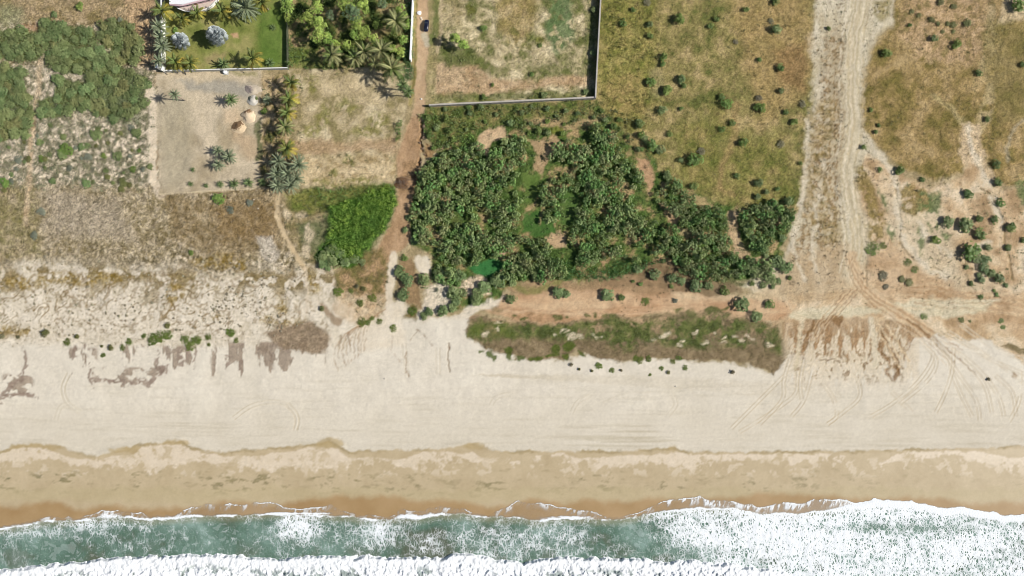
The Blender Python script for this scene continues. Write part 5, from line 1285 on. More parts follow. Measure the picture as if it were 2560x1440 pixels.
for s_ in (-1, 1):
    MB().add([(s_ * .80, -1.5, 1.06), (s_ * .80, .55, 1.06), (s_ * .725, .30, 1.38), (s_ * .725, -1.4, 1.38)], [(0, 1, 2, 3)]).build("side_window", M_GLASS, car)
    MB().box((s_ * .99, .70, 1.0), (.16, .12, .13)).build("mirror", M_CAR, car)
    MB().box((s_ * .62, 2.18, .66), (.30, .12, .13)).build("headlight", M_LAMP, car)
    MB().box((s_ * .66, -2.22, .80), (.26, .10, .16)).build("tail_light", M_RED, car)
    for y_ in (-1.40, 1.42):
        w_o = MB(); w_o.lathe([(.33, -.11), (.33, .11)], (0, 0, 0), 18)
        w_o.v = [(z, y, x) for x, y, z in w_o.v]
        w_o = w_o.build("wheel", M_TYRE, car, loc=(s_ * .84, y_, .33))
        rm = MB().lathe([(.19, 0), (.19, .02)], (0, 0, 0), 12); rm.v = [(s_ * (z + .112), y, x) for x, y, z in rm.v]; rm.build("rim", M_RIM, w_o)

# heaps of sand and gravel in the bare lot
def mat_tint(name, rough=.95):
    m, nt, bs = new_mat(name); at = nd(nt, "ShaderNodeAttribute"); at.attribute_name = "Tint"
    nt.links.new(at.outputs["Color"], bs.inputs["Base Color"]); bs.inputs["Roughness"].default_value = rough
    ge = nd(nt, "ShaderNodeNewGeometry"); n = nd(nt, "ShaderNodeTexNoise"); n.inputs["Scale"].default_value = 4
    nt.links.new(ge.outputs["Position"], n.inputs["Vector"]); b = nd(nt, "ShaderNodeBump"); b.inputs["Strength"].default_value = .5; b.inputs["Distance"].default_value = .1
    nt.links.new(n.outputs["Fac"], b.inputs["Height"]); nt.links.new(b.outputs[0], bs.inputs["Normal"]); return m
M_HEAP = mat_tint("heaped_sand")
def heap(px, py, rx, ry, h, pale, dark, dpos, label, seed, name="sand_heap", cat="heap", lump=.2):
    n, m_ = 26, 12
    vs = [(0, 0, h)]; fs = []; 
    for i in range(1, m_ + 1):
        for j in range(n):
            a = 2 * math.pi * j / n; t = i / m_
            nn = float(fbm(np.array([math.cos(a) * t * 20 + 50]), np.array([math.sin(a) * t * 20 + 50]), 9, seed, 3)[0]) - .5
            rr = t * (1 + .7 * nn); z = h * (math.cos(min(1, t) * math.pi) * .5 + .5) ** .8 + lump * 2.2 * nn * (1 - t)
            vs.append((rx * S * rr * math.cos(a), ry * S * rr * math.sin(a), z - (.25 if i == m_ else 0)))
    for j in range(n): fs.append((0, 1 + j, 1 + (j + 1) % n, 0))
    tris = [(0, 1 + j, 1 + (j + 1) % n) for j in range(n)]
    quads = [(1 + (i - 1) * n + j, 1 + i * n + j, 1 + i * n + (j + 1) % n, 1 + (i - 1) * n + (j + 1) % n) for i in range(1, m_) for j in range(n)]
    me = bpy.data.meshes.new(name); me.from_pydata(vs, [], tris + quads)
    me.update()
    at = me.attributes.new("Tint", 'FLOAT_COLOR', 'FACE')
    arr = np.ones((len(me.polygons), 4), np.float32)
    pa, da = alb(*pale), alb(*dark)
    for p in me.polygons:
        c = p.center; u = (c.x / (rx * S), c.y / (ry * S))
        d = math.hypot(u[0] - dpos[0], u[1] - dpos[1]) + .35 * (random.random() - .5)
        t = min(1, max(0, (d - dpos[2]) / .12 + .5)) * .92 + .08 * random.random(); arr[p.index, :3] = da * (1 - t) + pa * t
    at.data.foreach_set("color", arr.ravel()); me.materials.append(M_HEAP)
    me.polygons.foreach_set("use_smooth", np.ones(len(me.polygons), bool))
    o = link(name, me, None, P(px, py, 0)); tag(o, label, cat); return o
heap(621, 290, 19, 20, 1.1, (228, 206, 176), (150, 118, 88), (-.15, 1.0, .72), "larger heap of pale sand with a brown top edge in the lot", 1)
heap(597, 318, 19, 17, 1.0, (224, 200, 166), (124, 98, 72), (-.4, .55, .95), "brown earth heap with a pale sand side, lowest in the lot", 2)
heap(632, 251, 15, 14, 1.0, (206, 200, 190), (120, 124, 108), (-.6, .5, .45), "round light grey gravel heap above the sand heaps", 3, "gravel_heap", lump=.3)
heap(633, 224, 22, 14, .7, (200, 186, 166), (156, 144, 138), (-.6, .0, .6), "low scattered rubble heap at the end of the grey driveway", 4, "rubble_heap", lump=.45)
heap(1012, 458, 26, 17, 1.1, (166, 134, 100), (130, 98, 70), (-.5, .0, .9), "heap of torn-out brown brush across the dirt road", 5, "brush_heap", lump=.5)
# twigs of the brush heap
tw = MB(); r_ = random.Random(5)
for i in range(260):
    a = r_.uniform(0, 6.28); d = r_.random() ** .6; x = 26 * S * d * math.cos(a); y = 17 * S * d * math.sin(a); z = 1.0 * (1 - d * d)
    b_ = r_.uniform(0, 6.28); l = r_.uniform(.5, 1.6)
    tw.tube([(x, y, z), (x + l * math.cos(b_) * .6, y + l * math.sin(b_) * .6, z + r_.uniform(0, .35))], r_.uniform(.02, .045), 3, cap=False)
p_ = P(1012, 458, 0)
o = tw.build("dead_twigs", mat_plain("dead_twig", (.20, .155, .12), .95, var=.3), None, loc=(p_.x, p_.y, .1)); tag(o, "tangle of dead twigs on the brown brush heap", "twigs", None, "stuff")
# chunks of earth along the crevice
ck = rock_mesh("earth_clod", 4, mat_plain("dug_earth", (.20, .14, .095), .95, var=.25, bump=.5), .6, .8)
for i, (px_, py_, s_, wd_) in enumerate(((1059, 316, 1.1, "topmost"), (1060, 331, .8, "second"), (1058, 344, .9, "third"), (1050, 357, .7, "fourth"), (1057, 371, .8, "fifth"), (1062, 386, .6, "sixth"), (1052, 406, .8, "seventh"), (1043, 432, .7, "lowest"))):
    o = link("earth_clod", ck, None, P(px_, py_, .2)); o.scale = (s_ * .8, s_ * 1.5, s_ * .5); o.rotation_euler = (0, 0, i * 1.3); tag(o, wd_ + " brown earth clod down the crevice right of the road", "clod", "earth clods along the crevice")

# ------------------------------------------------------------------ palms
def frond_mesh(L, width, e0, droop, seed, cols, nl=11, stiff=1.0, name="frond", tipw=.35):
    """a feather leaf: rib and two rows of leaflets, rising at e0 and bending down"""
    r_ = np.random.default_rng(seed)
    pts = []; x = z = 0.0; ang = e0
    n = nl
    for i in range(n + 1):
        pts.append((x, z, ang)); ds = L / n; x += ds * math.cos(ang); z += ds * math.sin(ang); ang -= droop / n * (1.0 + .6 * i / n)
    v = []; f = []; t = []
    c0, c1 = np.array(cols[0]), np.array(cols[1])
    def addq(a, b, c, d, col):
        k_ = len(v); v.extend([a, b, c, d]); f.append((k_, k_ + 1, k_ + 2, k_ + 3)); t.append(col)
    for i in range(n):
        x0, z0, a0 = pts[i]; x1, z1, a1_ = pts[i + 1]; w = .045 * (1 - i / n) + .012
        addq((x0, -w, z0), (x1, -w, z1), (x1, w, z1), (x0, w, z0), c1 * 1.15)
        if i == 0: continue
        u = i / n
        lw = width * (math.sin(math.pi * min(1, u * .85 + .12)) ** .7) * (1 if u < .8 else 1 - (u - .8) * 2.2)
        for sg in (-1, 1):
            sweep = L / n * 1.1 * stiff
            hang = -lw * (.30 + .25 * r_.random())
            k_ = r_.random(); col = c0 * (1 - k_) + c1 * k_
            xa, za = x0, z0; xb, zb = x0 + (x1 - x0) * .72, z0 + (z1 - z0) * .72
            addq((xa, 0, za), (xb, 0, zb), (xb + sweep, sg * lw, zb + hang), (xa + sweep * .9 + .02, sg * lw * .95, za + hang), col)
    return mesh_np(name, np.array(v), np.array(f), LEAF, np.array(t))

def fan_mesh(L, R, e0, seed, cols):
    """fan leaf: stalk and a folded round blade"""
    r_ = np.random.default_rng(seed); v = []; f = []; t = []
    c0, c1 = np.array(cols[0]), np.array(cols[1])
    cx, cz = L * math.cos(e0), L * math.sin(e0)
    v += [(0, -.05, 0), (cx, -.03, cz), (cx, .03, cz), (0, .05, 0)]; f.append((0, 1, 2, 3)); t.append(c1)
    n = 14; e1 = e0 - .35
    for i in range(n):
        a0 = -2.2 + 4.4 * i / n; a1_ = -2.2 + 4.4 * (i + 1) / n; am = (a0 + a1_) / 2
        def pt(a, r, dz): return (cx + r * math.cos(a) * math.cos(e1), r * math.sin(a), cz + r * math.cos(a) * math.sin(e1) - .25 * abs(math.sin(a)) * r + dz)
        k0 = len(v); v += [pt(am, .02, 0), pt(a0, R * .72, -.07), pt(am, R * (.9 + .15 * r_.random()), .0), pt(a1_, R * .72, .07)]
        f.append((k0, k0 + 1, k0 + 2, k0 + 3)); k_ = r_.random(); t.append(c0 * (1 - k_) + c1 * k_)
    return mesh_np("fan_leaf", np.array(v), np.array(f), LEAF, np.array(t))

C_COCO = ((.10, .125, .025), (.20, .21, .05)); C_YEL = ((.26, .22, .035), (.40, .33, .06)); C_GRN = ((.07, .12, .03), (.15, .19, .055))
C_BLUE = ((.13, .17, .10), (.26, .30, .18)); C_DATE = ((.085, .14, .05), (.17, .23, .09)); C_SIL = ((.34, .38, .38), (.52, .56, .57)); C_OLV = ((.16, .18, .07), (.30, .30, .13))
PROTO = {}
def fronds(kind, layer):
    if (kind, layer) not in PROTO:
        e0 = (1.25, .75, .25, -.15)[layer]; dr = (1.0, 1.25, 1.3, 1.0)[layer]
        if kind == 'coco': cs = (C_GRN, C_COCO, C_COCO, C_YEL)[layer]; a = [frond_mesh(1.0, .165, e0, dr, 10 + layer * 3 + q_, cs if q_ != 1 or layer < 2 else C_YEL) for q_ in range(3)]
        elif kind == 'olive': a = [frond_mesh(1.0, .135, e0, dr, 30 + layer * 3 + q_, (C_OLV, C_GRN, C_OLV)[q_]) for q_ in range(3)]
        elif kind == 'blue': a = [frond_mesh(1.0, .10, e0, dr * .55, 50 + layer * 3 + q_, C_BLUE, stiff=1.3) for q_ in range(3)]
        elif kind == 'date': a = [frond_mesh(1.0, .11, e0, dr * .6, 70 + layer * 3 + q_, C_DATE, stiff=1.2) for q_ in range(3)]
        else: a = [fan_mesh(.55, .42, (1.3, .85, .35, -.1)[layer], 90 + layer * 3 + q_, C_SIL) for q_ in range(3)]
        PROTO[(kind, layer)] = a
    return PROTO[(kind, layer)]
TR = {}
def palm(px, py, r, h, kind, label, group=None, name=None, n=None):
    name = name or {'coco': 'coconut_palm', 'olive': 'coconut_palm', 'blue': 'blue_palm', 'date': 'date_palm', 'fan': 'fan_palm'}[kind]
    rad = r * S
    h = h * 1.3 if h > 1.5 else h
    p = P(px, py, h)
    e = empty(name, (p.x, p.y, 0)); tag(e, label, "palm", group)
    # trunk, slightly leaning
    r_ = random.Random(int(px * 7 + py))
    tr_ = max(.1, .13 + rad * .02)
    if h > .6:
        MB().tube([(r_.uniform(-.2, .2), r_.uniform(-.2, .2), -.2), (0, 0, h * .5), (0, 0, h)], [tr_ * 1.5, tr_ * 1.05, tr_], 7).build("trunk", PALMBARK, e)
    else:
        MB().tube([(0, 0, -.2), (0, 0, h + .05)], [tr_, tr_ * .9], 6).build("trunk", PALMBARK, e)
    n = n or {'coco': 19, 'olive': 22, 'blue': 30, 'date': 24, 'fan': 34}[kind]
    off = r_.uniform(0, 6.28)
    for i in range(n):
        u = i / (n - 1)
        layer = 0 if u < .18 else 1 if u < .48 else 2 if u < .8 else 3
        az = off + i * 2.39996 + r_.uniform(-.15, .15)
        pf = fronds(kind, layer)
        q_ = r_.randrange(3)
        if kind == 'coco' and layer >= 1 and math.cos(az) > .2 and r_.random() < .6: q_ = 1  # yellower fronds on the sunny side: sunlight put into their colour
        o = link("leaf" if kind == 'fan' else "frond", pf[q_], e, (0, 0, h - .02 + .03 * (1 - u)))
        o.rotation_euler = (r_.uniform(-.12, .12), r_.uniform(-.1, .1), az)
        s_ = rad * (1.08, 1.12, 1.12, 1.05)[layer] * r_.uniform(.88, 1.1)
        if kind == 'fan': s_ = rad * r_.uniform(1.0, 1.15)
        o.scale = (s_, s_, s_)
    return e

for a in [
 (406, 27, 25, 4.6, 'coco', "yellow-green coconut palm at the top left corner of the lawn"),
 (456, 48, 19, 3.0, 'coco', "small coconut palm just below the curved terrace, left of two others"),
 (494, 32, 20, 4.0, 'coco', "coconut palm overhanging the middle of the curved terrace"),
 (556, 28, 24, 4.4, 'coco', "yellowish coconut palm right of the terrace, beside the big blue-green palm"),
 (615, 20, 34, 4.2, 'blue', "largest blue-green palm, on the lawn at the top edge"),
 (655, 6, 22, 4.4, 'coco', "coconut palm at the top edge, right of the largest blue-green palm"),
 (398, 68, 20, 3.6, 'blue', "uppermost of the blue-green palms lining the white wall"),
 (402, 93, 19, 3.4, 'blue', "second blue-green palm down along the white wall"),
 (407, 116, 20, 3.6, 'blue', "third blue-green palm down along the white wall"),
 (398, 152, 17, 3.8, 'blue', "lowest blue-green palm on the white wall, by the corner pier"),
 (451, 103, 22, 2.6, 'fan', "silvery fan palm next to the blue-green palms of the wall"),
 (541, 90, 25, 3.4, 'fan', "silvery fan palm standing alone in the middle of the lawn"),
 (440, 155, 23, 3.6, 'coco', "yellow-green coconut palm just inside the lawn's lower left corner"),
 (477, 157, 21, 3.6, 'coco', "second coconut palm from the left along the lawn's lower wall"),
 (632, 146, 25, 4.4, 'coco', "yellow-leaved coconut palm with a dark shadow by the lawn's lower wall"),
 (559, 160, 15, 1.6, 'date', "small green palm by the lawn's lower wall, above the water tank"),
 (675, 157, 12, 1.2, 'date', "little green palm in the lawn's lower right corner"),
 (682, 68, 8, .6, 'date', "tiny palm seedling near the lawn's right edge"),
 (990, 54, 32, 5.0, 'olive', "large olive-yellow palm in the garden near the white road wall"),
 (830, 138, 30, 4.6, 'olive', "large palm at the garden's bottom edge, leftmost of the palm row"),
 (887, 146, 25, 4.2, 'olive', "palm second from left in the garden's bottom row"),
 (911, 129, 27, 5.0, 'olive', "palm third from left in the garden's bottom row"),
 (953, 127, 31, 5.4, 'olive', "tall palm fourth from left in the garden's bottom row"),
 (980, 172, 33, 5.6, 'olive', "large palm hanging over the straw field, rightmost of the row"),
 (938, 160, 20, 3.6, 'olive', "smaller palm low between the two rightmost of the garden row"),
 (1006, 212, 15, 5.0, 'date', "slender palm beside the road casting a thin trunk shadow"),
 (1020, 228, 15, 5.2, 'date', "lower slender palm beside the road with a long thin trunk shadow"),
 (728, 207, 23, 4.2, 'coco', "topmost coconut palm of the column between lot and straw field"),
 (723, 247, 24, 4.4, 'coco', "second coconut palm down the column between lot and field"),
 (719, 281, 23, 4.4, 'coco', "third coconut palm down the column between lot and field"),
 (714, 318, 24, 4.0, 'olive', "fourth palm down the column, paler than its neighbours"),
 (718, 371, 25, 4.2, 'coco', "yellow-green palm just above the blue-green palm cluster"),
 (697, 403, 23, 3.2, 'blue', "upper left palm of the blue-green cluster"),
 (747, 411, 24, 3.0, 'blue', "rightmost palm of the blue-green cluster"),
 (692, 437, 21, 3.0, 'blue', "left middle palm of the blue-green cluster"),
 (719, 435, 21, 2.8, 'blue', "central palm of the blue-green cluster"),
 (742, 446, 19, 2.2, 'blue', "lower right palm of the blue-green cluster"),
 (694, 464, 20, 2.6, 'blue', "bottom left palm of the blue-green cluster"),
 (727, 464, 20, 2.4, 'blue', "bottom palm of the blue-green cluster above the footpath"),
 (577, 249, 17, 2.6, 'date', "green palm with a spiky shadow left of the gravel heap"),
 (437, 237, 14, 5.6, 'blue', "pale grey palm in the bare lot's upper left, trunk visible"),
 (544, 377, 15, 1.6, 'blue', "upper left of three spiky palms in the bare lot"),
 (573, 391, 18, 1.9, 'blue', "largest of the three spiky palms in the bare lot"),
 (546, 412, 16, 1.6, 'blue', "lowest of the three spiky palms in the bare lot"),
 (482, 424, 6.5, .3, 'date', "tiny palm standing above the bottom row of the bare lot"),
 (477, 460, 7, .3, 'date', "leftmost tiny palm in the bottom row of the bare lot"),
 (515, 464, 6.5, .3, 'date', "smallest palm, second from left in the bare lot's bottom row"),
 (551, 461, 9.5, .4, 'date', "young palm third from left in the bare lot's bottom row"),
 (586, 460, 13, .6, 'date', "bushy young palm fourth from left in the bare lot's bottom row"),
 (622, 457, 13, .6, 'date', "young palm fifth from left in the bare lot's bottom row"),
 (656, 455, 12, .6, 'date', "young palm at the right end of the bare lot's bottom row"),
 (668, 250, 12, 1.2, 'blue', "withered grey palm left of the palm column, right of gravel heap")]:
    palm(*a)

# ------------------------------------------------------------------ garden trees with big bright leaves
def big_tree(px, py, r, h, seed, label, cols=G_ALMOND, leaf=.62, n=420, lobes=8):
    h *= 1.35; rad = r * S * 1.05; p = P(px, py, h * .8)
    e = empty("broadleaf_tree", (p.x, p.y, 0)); tag(e, label, "tree", "broadleaf trees in the walled garden")
    v, f, t = crown_np(rad, h, seed, n=n, lobes=lobes, leaf=leaf, cols=cols, flat=.6, base=.45, lobe_r=.42, spread=.75)
    link("crown", mesh_np("crown", v, f, LEAF, t), e)
    trunk_mb(h, .12 + rad * .05, seed, 4, .5).build("trunk", BARK, e)
    return e
ALM = [(790, 8, 20, 7, "highest bright tree at the top edge left of the dark shade"), (768, 42, 19, 7.5, "bright leafy tree left of the deep shade, near the lawn wall"), (795, 52, 19, 7, "bright leafy tree joined to the right of the leftmost one"),
       (797, 78, 22, 7.5, "bright leafy tree with a big shadow across the lawn wall"), (820, 94, 16, 5.5, "smaller leafy tree above the leftmost palm of the row"), (862, 4, 22, 6.5, "leafy tree at the top edge right of the deep shade"),
       (880, 26, 22, 6.5, "bluish leafy tree just below the one at the top edge"), (908, 12, 16, 5, "light green tree at the top edge beside the brown clearing"), (890, 52, 16, 5.5, "leafy tree above the small clearing in the garden"),
       (823, 32, 12, 5, "small dull tree within the dark shade of the garden"), (912, 80, 17, 4.5, "leafy tree in the centre right of the garden"), (886, 84, 14, 4, "small leafy tree left of the central right one"),
       (942, 58, 12, 3.0, "round isolated small tree in the garden clearing"), (934, 96, 13, 3.5, "leafy tree above the palm row, centre right"), (1000, 28, 17, 4, "loose green tree above the large olive-yellow palm"),
       (956, 8, 12, 3.5, "dark green small tree at the top edge near clearing"), (1018, 60, 12, 3, "tree squeezed between large palm and the white wall"), (1008, 97, 12, 3.2, "leafy tree by the white road wall, middle height"),
       (982, 120, 11, 3, "leafy tree behind the tall fourth palm"), (1004, 128, 11, 2.8, "leafy tree near the bottom end of white road wall"), (865, 112, 13, 3.5, "low leafy tree between first and second row palms"),
       (845, 112, 12, 3.5, "small leafy tree above the first palm of the row"), (880, 122, 12, 3.2, "bright small tree just above the second row palm"), (718, 12, 17, 3.2, "pale vine-hung tree on top of the lawn's dark wall"),
       (722, 45, 13, 2.8, "light green tree draped over the lawn's dark wall")]
for i, (px_, py_, r_a, h_a, lb) in enumerate(ALM):
    big_tree(px_, py_, r_a, h_a, 2000 + i, lb, cols=G_ALMOND if i not in (6, 9, 15) else ((.08, .13, .06), (.20, .26, .13)), leaf=.62 if r_a > 14 else .5, n=int(26 * r_a))
# tree of the enclosure with its long shadow
big_tree(1138, 92, 14, 5.5, 2100, "tall leafy tree in the enclosure casting a long shadow across road", n=330)
bpy.data.objects[-1] if False else None
big_tree(1158, 106, 13, 5.2, 2101, "right twin of the tall enclosure tree with long shadow", n=300)
for o in bpy.data.objects:
    if o.name.startswith("broadleaf_tree") and "enclosure" in o.get("label", ""): o["group"] = "trees in the enclosure"

# ------------------------------------------------------------------ the thicket: individual trees, then the brush between them
FOREST = [
 ([(1040, 440), (1090, 400), (1150, 372), (1200, 352), (1250, 352), (1280, 335), (1305, 350), (1312, 400), (1302, 450), (1297, 560), (1272, 620), (1262, 655), (1240, 650), (1215, 655), (1180, 665), (1165, 700), (1150, 712), (1110, 705), (1088, 690), (1085, 655), (1075, 640), (1090, 615), (1062, 612), (1032, 592), (1022, 545), (1040, 500)], 1.0),
 ([(1372, 395), (1420, 335), (1450, 320), (1490, 310), (1530, 335), (1555, 385), (1600, 420), (1612, 470), (1622, 520), (1640, 560), (1690, 560), (1700, 600), (1680, 630), (1600, 650), (1560, 640), (1520, 650), (1480, 660), (1430, 655), (1425, 620), (1430, 590), (1440, 540), (1455, 480), (1400, 470), (1405, 430)], 1.0),
 ([(1352, 480), (1375, 430), (1400, 440), (1415, 480), (1400, 540), (1380, 560), (1352, 540)], .95),
 ([(1265, 610), (1300, 592), (1370, 600), (1380, 630), (1395, 650), (1410, 690), (1360, 705), (1330, 690), (1290, 700), (1255, 695), (1250, 675), (1262, 650)], 1.0),
 ([(1640, 470), (1665, 450), (1700, 455), (1712, 475), (1745, 510), (1790, 520), (1820, 545), (1818, 600), (1842, 640), (1832, 690), (1780, 700), (1730, 690), (1692, 680), (1685, 640), (1700, 610), (1745, 600), (1700, 560), (1660, 510), (1640, 500)], .9),
 ([(1850, 540), (1880, 515), (1920, 505), (1950, 500), (1975, 520), (1985, 560), (1940, 595), (1905, 620), (1870, 610), (1850, 580)], .8),
 ([(1840, 660), (1880, 650), (1925, 655), (1932, 690), (1900, 700), (1860, 695), (1838, 685)], 1.0)]
REG = ['thicket block nearest the road', 'middle block of the thicket', 'narrow clump between the two green clearings', 'bottom centre clump of the thicket', 'right-hand block of the thicket', 'separate clump by the sandy wash', 'clump at the thicket\'s lower right corner']
def forest_fn(x, y):
    m = np.zeros(x.shape)
    for pts_, s_ in FOREST: m = np.maximum(m, in_poly(pts_, noise=8)(x, y) * s_)
    return m
CLEAR = [ell(1272, 632, 8), ell(1212, 470, 8, 9), ell(1400, 605, 14, 22), ell(1512, 663, 16, 10), [(1175, 665), (1200, 650), (1252, 648), (1262, 668), (1225, 692)], ell(1690, 548, 20, 10)]
def clear_fn(x, y):
    m = np.zeros(x.shape, bool)
    for c in CLEAR: m |= inside(x, y, c)
    return m
fr_ = np.random.default_rng(77)
pts_f = []
cand = np.stack([fr_.uniform(1015, 1995, 34000), fr_.uniform(300, 720, 34000)], 1)
cand = cand[(forest_fn(cand[:, 0], cand[:, 1]) > fr_.random(len(cand))) & ~clear_fn(cand[:, 0], cand[:, 1]) & (fbm(cand[:, 0], cand[:, 1], 46, 750, 4, .6) > .445)]
cell = {}
for x, y in cand:
    kx, ky = int(x // 16), int(y // 16)
    if all((x - a) ** 2 + (y - b) ** 2 > 11.8 ** 2 for i in (-1, 0, 1) for j in (-1, 0, 1) for a, b in cell.get((kx + i, ky + j), ())):
        cell.setdefault((kx, ky), []).append((x, y)); pts_f.append((x, y))
print("forest trees", len(pts_f))
order = [float((6.5 + 7.5 * fr_.random() ** 1.5)) for _ in pts_f]
srt = sorted(range(len(pts_f)), key=lambda i: -order[i])
GF2 = ((.13, .22, .065), (.40, .48, .21)); GF3 = ((.11, .24, .065), (.30, .46, .15)); GF4 = ((.15, .20, .08), (.40, .44, .20))
FT = []
for vv in range(10):
    cs = (((.12, .21, .06), (.33, .42, .17)), GF2, GF3, GF4)[vv % 4]
    v, f, t = crown_np(1.0, 1.35, 3000 + vv, n=230, lobes=9, leaf=.26, cols=cs, flat=.8, base=.2, lobe_r=.27, spread=.9)
    FT.append((mesh_np("crown", v, f, LEAF, t), trunk_mb(1.15, .06, vv, 4, .5).mesh("trunk", BARK), v, f, t))
rest = []
for rank, i in enumerate(srt):
    x, y = pts_f[i]; rad = order[i] * S; h = rad * random.uniform(1.5, 2.5)
    zc_ = fbm(np.array([x]), np.array([y]), 60, 1, 3)[0]
    vi = (0 if zc_ > .5 else 5) + random.randrange(5)
    p = P(x, y, h * .6); rz = random.uniform(0, 6.28)
    if rank < 296:
        e = empty("thicket_tree", (p.x, p.y, float(ground_z(x, y))), rz); e.scale = (rad, rad, h / 1.35)
        reg_ = [i_ for i_, (pp_, q_) in enumerate(FOREST) if inside(np.array([x]), np.array([y]), pp_)[0]]
        tag(e, "grey-green bushy tree crowded among others in the " + REG[reg_[0] if reg_ else 0], "tree", "trees of the large thicket")
        link("crown", FT[vi][0], e); link("trunk", FT[vi][1], e)
    else:
        v = FT[vi][2].copy(); c_, s_ = math.cos(rz), math.sin(rz)
        vx = (v[:, 0] * c_ - v[:, 1] * s_) * rad + p.x; vy = (v[:, 0] * s_ + v[:, 1] * c_) * rad + p.y
        rest.append((np.stack([vx, vy, v[:, 2] * h / 1.35], 1), FT[vi][3], FT[vi][4] * random.uniform(.85, 1.15)))
if rest:
    off = 0; vs_, fs_2, ts_ = [], [], []
    for v, f, t in rest:
        vs_.append(v); fs_2.append(f + off); ts_.append(t); off += len(v)
    o = link("thicket_canopy", mesh_np("thicket_canopy", np.concatenate(vs_), np.concatenate(fs_2), LEAF, np.concatenate(ts_)))
    tag(o, "grey-green canopy filling the large thicket between the bigger trees", None, None, "stuff")
R = np.random.default_rng
# brush and creepers
def many(*fs):
    def g(x, y):
        m = np.zeros(x.shape)
        for f in fs: m = np.maximum(m, f(x, y))
        return m
    return g
thr = lambda sc, sd, th: (lambda x, y: (fbm(x, y, sc, sd, 4, .6) > th).astype(float))
def mul(*fs):
    def g(x, y):
        m = np.ones(x.shape)
        for f in fs: m = m * f(x, y)
        return m
    return g
UP = [(1064, 270), (1090, 268), (1486, 252), (1500, 262), (1590, 300), (1620, 350), (1610, 400), (1560, 350), (1500, 318), (1420, 325), (1400, 335), (1310, 340), (1270, 320), (1210, 318), (1185, 345), (1190, 370), (1100, 398), (1090, 380), (1066, 350)]
stuff("tall_weeds", "tall green weeds below the grey block wall, left half", scatter((1055, 262, 1330, 400), mul(in_poly(UP), lambda x, y: .9 * (x < 1320) * (fbm(x, y, 16, 707, 3) > .42)), .85, R(1)), 9, .42, .9, ((.070, .115, .035), (.155, .20, .065)), 11, spread=.42)
stuff("tall_weeds", "greyer weeds below the grey block wall, right half", scatter((1300, 252, 1630, 410), mul(in_poly(UP), lambda x, y: .85 * (x > 1300) * (fbm(x, y, 16, 708, 3) > .45)), .8, R(2)), 9, .40, .9, ((.075, .10, .042), (.17, .19, .085)), 12, spread=.40)
LUSH = [(1400, 650), (1430, 662), (1480, 672), (1520, 672), (1560, 650), (1620, 652), (1690, 640), (1680, 650), (1630, 665), (1590, 688), (1540, 697), (1480, 703), (1410, 698), (1395, 670)]
stuff("creeper_mat", "lush green creepers along the bottom edge of the thicket", scatter((1385, 635, 1700, 712), in_poly(LUSH, noise=6), 1.6, R(3)), 9, .38, .9, ((.060, .13, .038), (.12, .21, .065)), 13, spread=.4)
LUSH2 = [(1050, 280), (1085, 290), (1110, 340), (1100, 370), (1062, 340)]
stuff("creeper_mat", "bright vines at the top left corner of the thicket", scatter((1045, 270, 1200, 470), many(in_poly(LUSH2), in_poly(ell(1078, 410, 14, 12)), in_poly([(1150, 330), (1190, 340), (1185, 400), (1150, 400)])), .9, R(4)), 8, .42, .8, ((.075, .155, .035), (.15, .25, .055)), 14, spread=.4)
stuff("undergrowth", "low undergrowth across the floor of the large thicket", scatter((1020, 260, 1990, 715), mul(in_poly(FLOOR), lambda x, y: .55 * (fbm(x, y, 20, 709, 3) > .44) * ~clear_fn(x, y)), .55, R(5)), 6, .42, .6, ((.055, .085, .028), (.14, .165, .07)), 15, spread=.45)
WEED = [(1502, -60), (1640, -60), (1650, 60), (1645, 200), (1630, 300), (1600, 330), (1560, 320), (1500, 262), (1494, 245)]
stuff("yellow_weeds", "yellow-green weeds in rows right of the grey block wall", scatter((1495, -80, 1665, 340), mul(in_poly(WEED, noise=20), lambda x, y: .25 + .75 * (fbm(x, y, 22, 711, 3) > .47)), .62, R(6)), 8, .34, .75, ((.085, .11, .028), (.20, .205, .065)), 16, spread=.30)
GRF = [(1640, -60), (2038, -60), (2042, 60), (2022, 90), (2028, 200), (2020, 320), (2010, 420), (1996, 500), (1970, 560), (1860, 520), (1800, 500), (1700, 440), (1640, 330)]
stuff("dry_grass", "dry olive grass tufts over the field right of the thicket", scatter((1630, -80, 2050, 640), mul(in_poly(GRF, noise=20), thr(14, 712, .44)), .75, R(7)), 5, .30, .32, ((.13, .115, .045), (.27, .22, .10)), 17, spread=.34, aspect=.45)
stuff("dark_weeds", "small dark weeds dotted over the olive field", scatter((1500, -80, 2045, 600), mul(in_poly(GRF, noise=20), thr(26, 713, .50)), .10, R(8)), 7, .28, .5, ((.045, .06, .025), (.11, .12, .05)), 18, spread=.26)
EGF = [(2236, -60), (2660, -60), (2660, 450), (2480, 460), (2420, 400), (2300, 440), (2210, 370), (2170, 330), (2162, 200), (2236, 60)]
stuff("dry_grass", "dry grass tufts over the far right field", scatter((2150, -80, 2670, 480), mul(in_poly(EGF, noise=20), thr(14, 714, .46)), .65, R(9)), 5, .30, .30, ((.13, .115, .05), (.26, .21, .105)), 19, spread=.34, aspect=.45)
stuff("dark_weeds", "small dark weeds dotted over the far right field", scatter((2150, -80, 2670, 560), mul(in_poly(EGF, noise=20), thr(30, 715, .52)), .07, R(10)), 7, .28, .5, ((.045, .06, .025), (.11, .12, .05)), 20, spread=.26)
WSH = [(2046, -60), (2240, -60), (2232, 60), (2168, 140), (2152, 240), (2168, 350), (2232, 450), (2240, 600), (2180, 700), (1960, 720), (1900, 690), (1995, 560), (2018, 380), (2030, 150)]
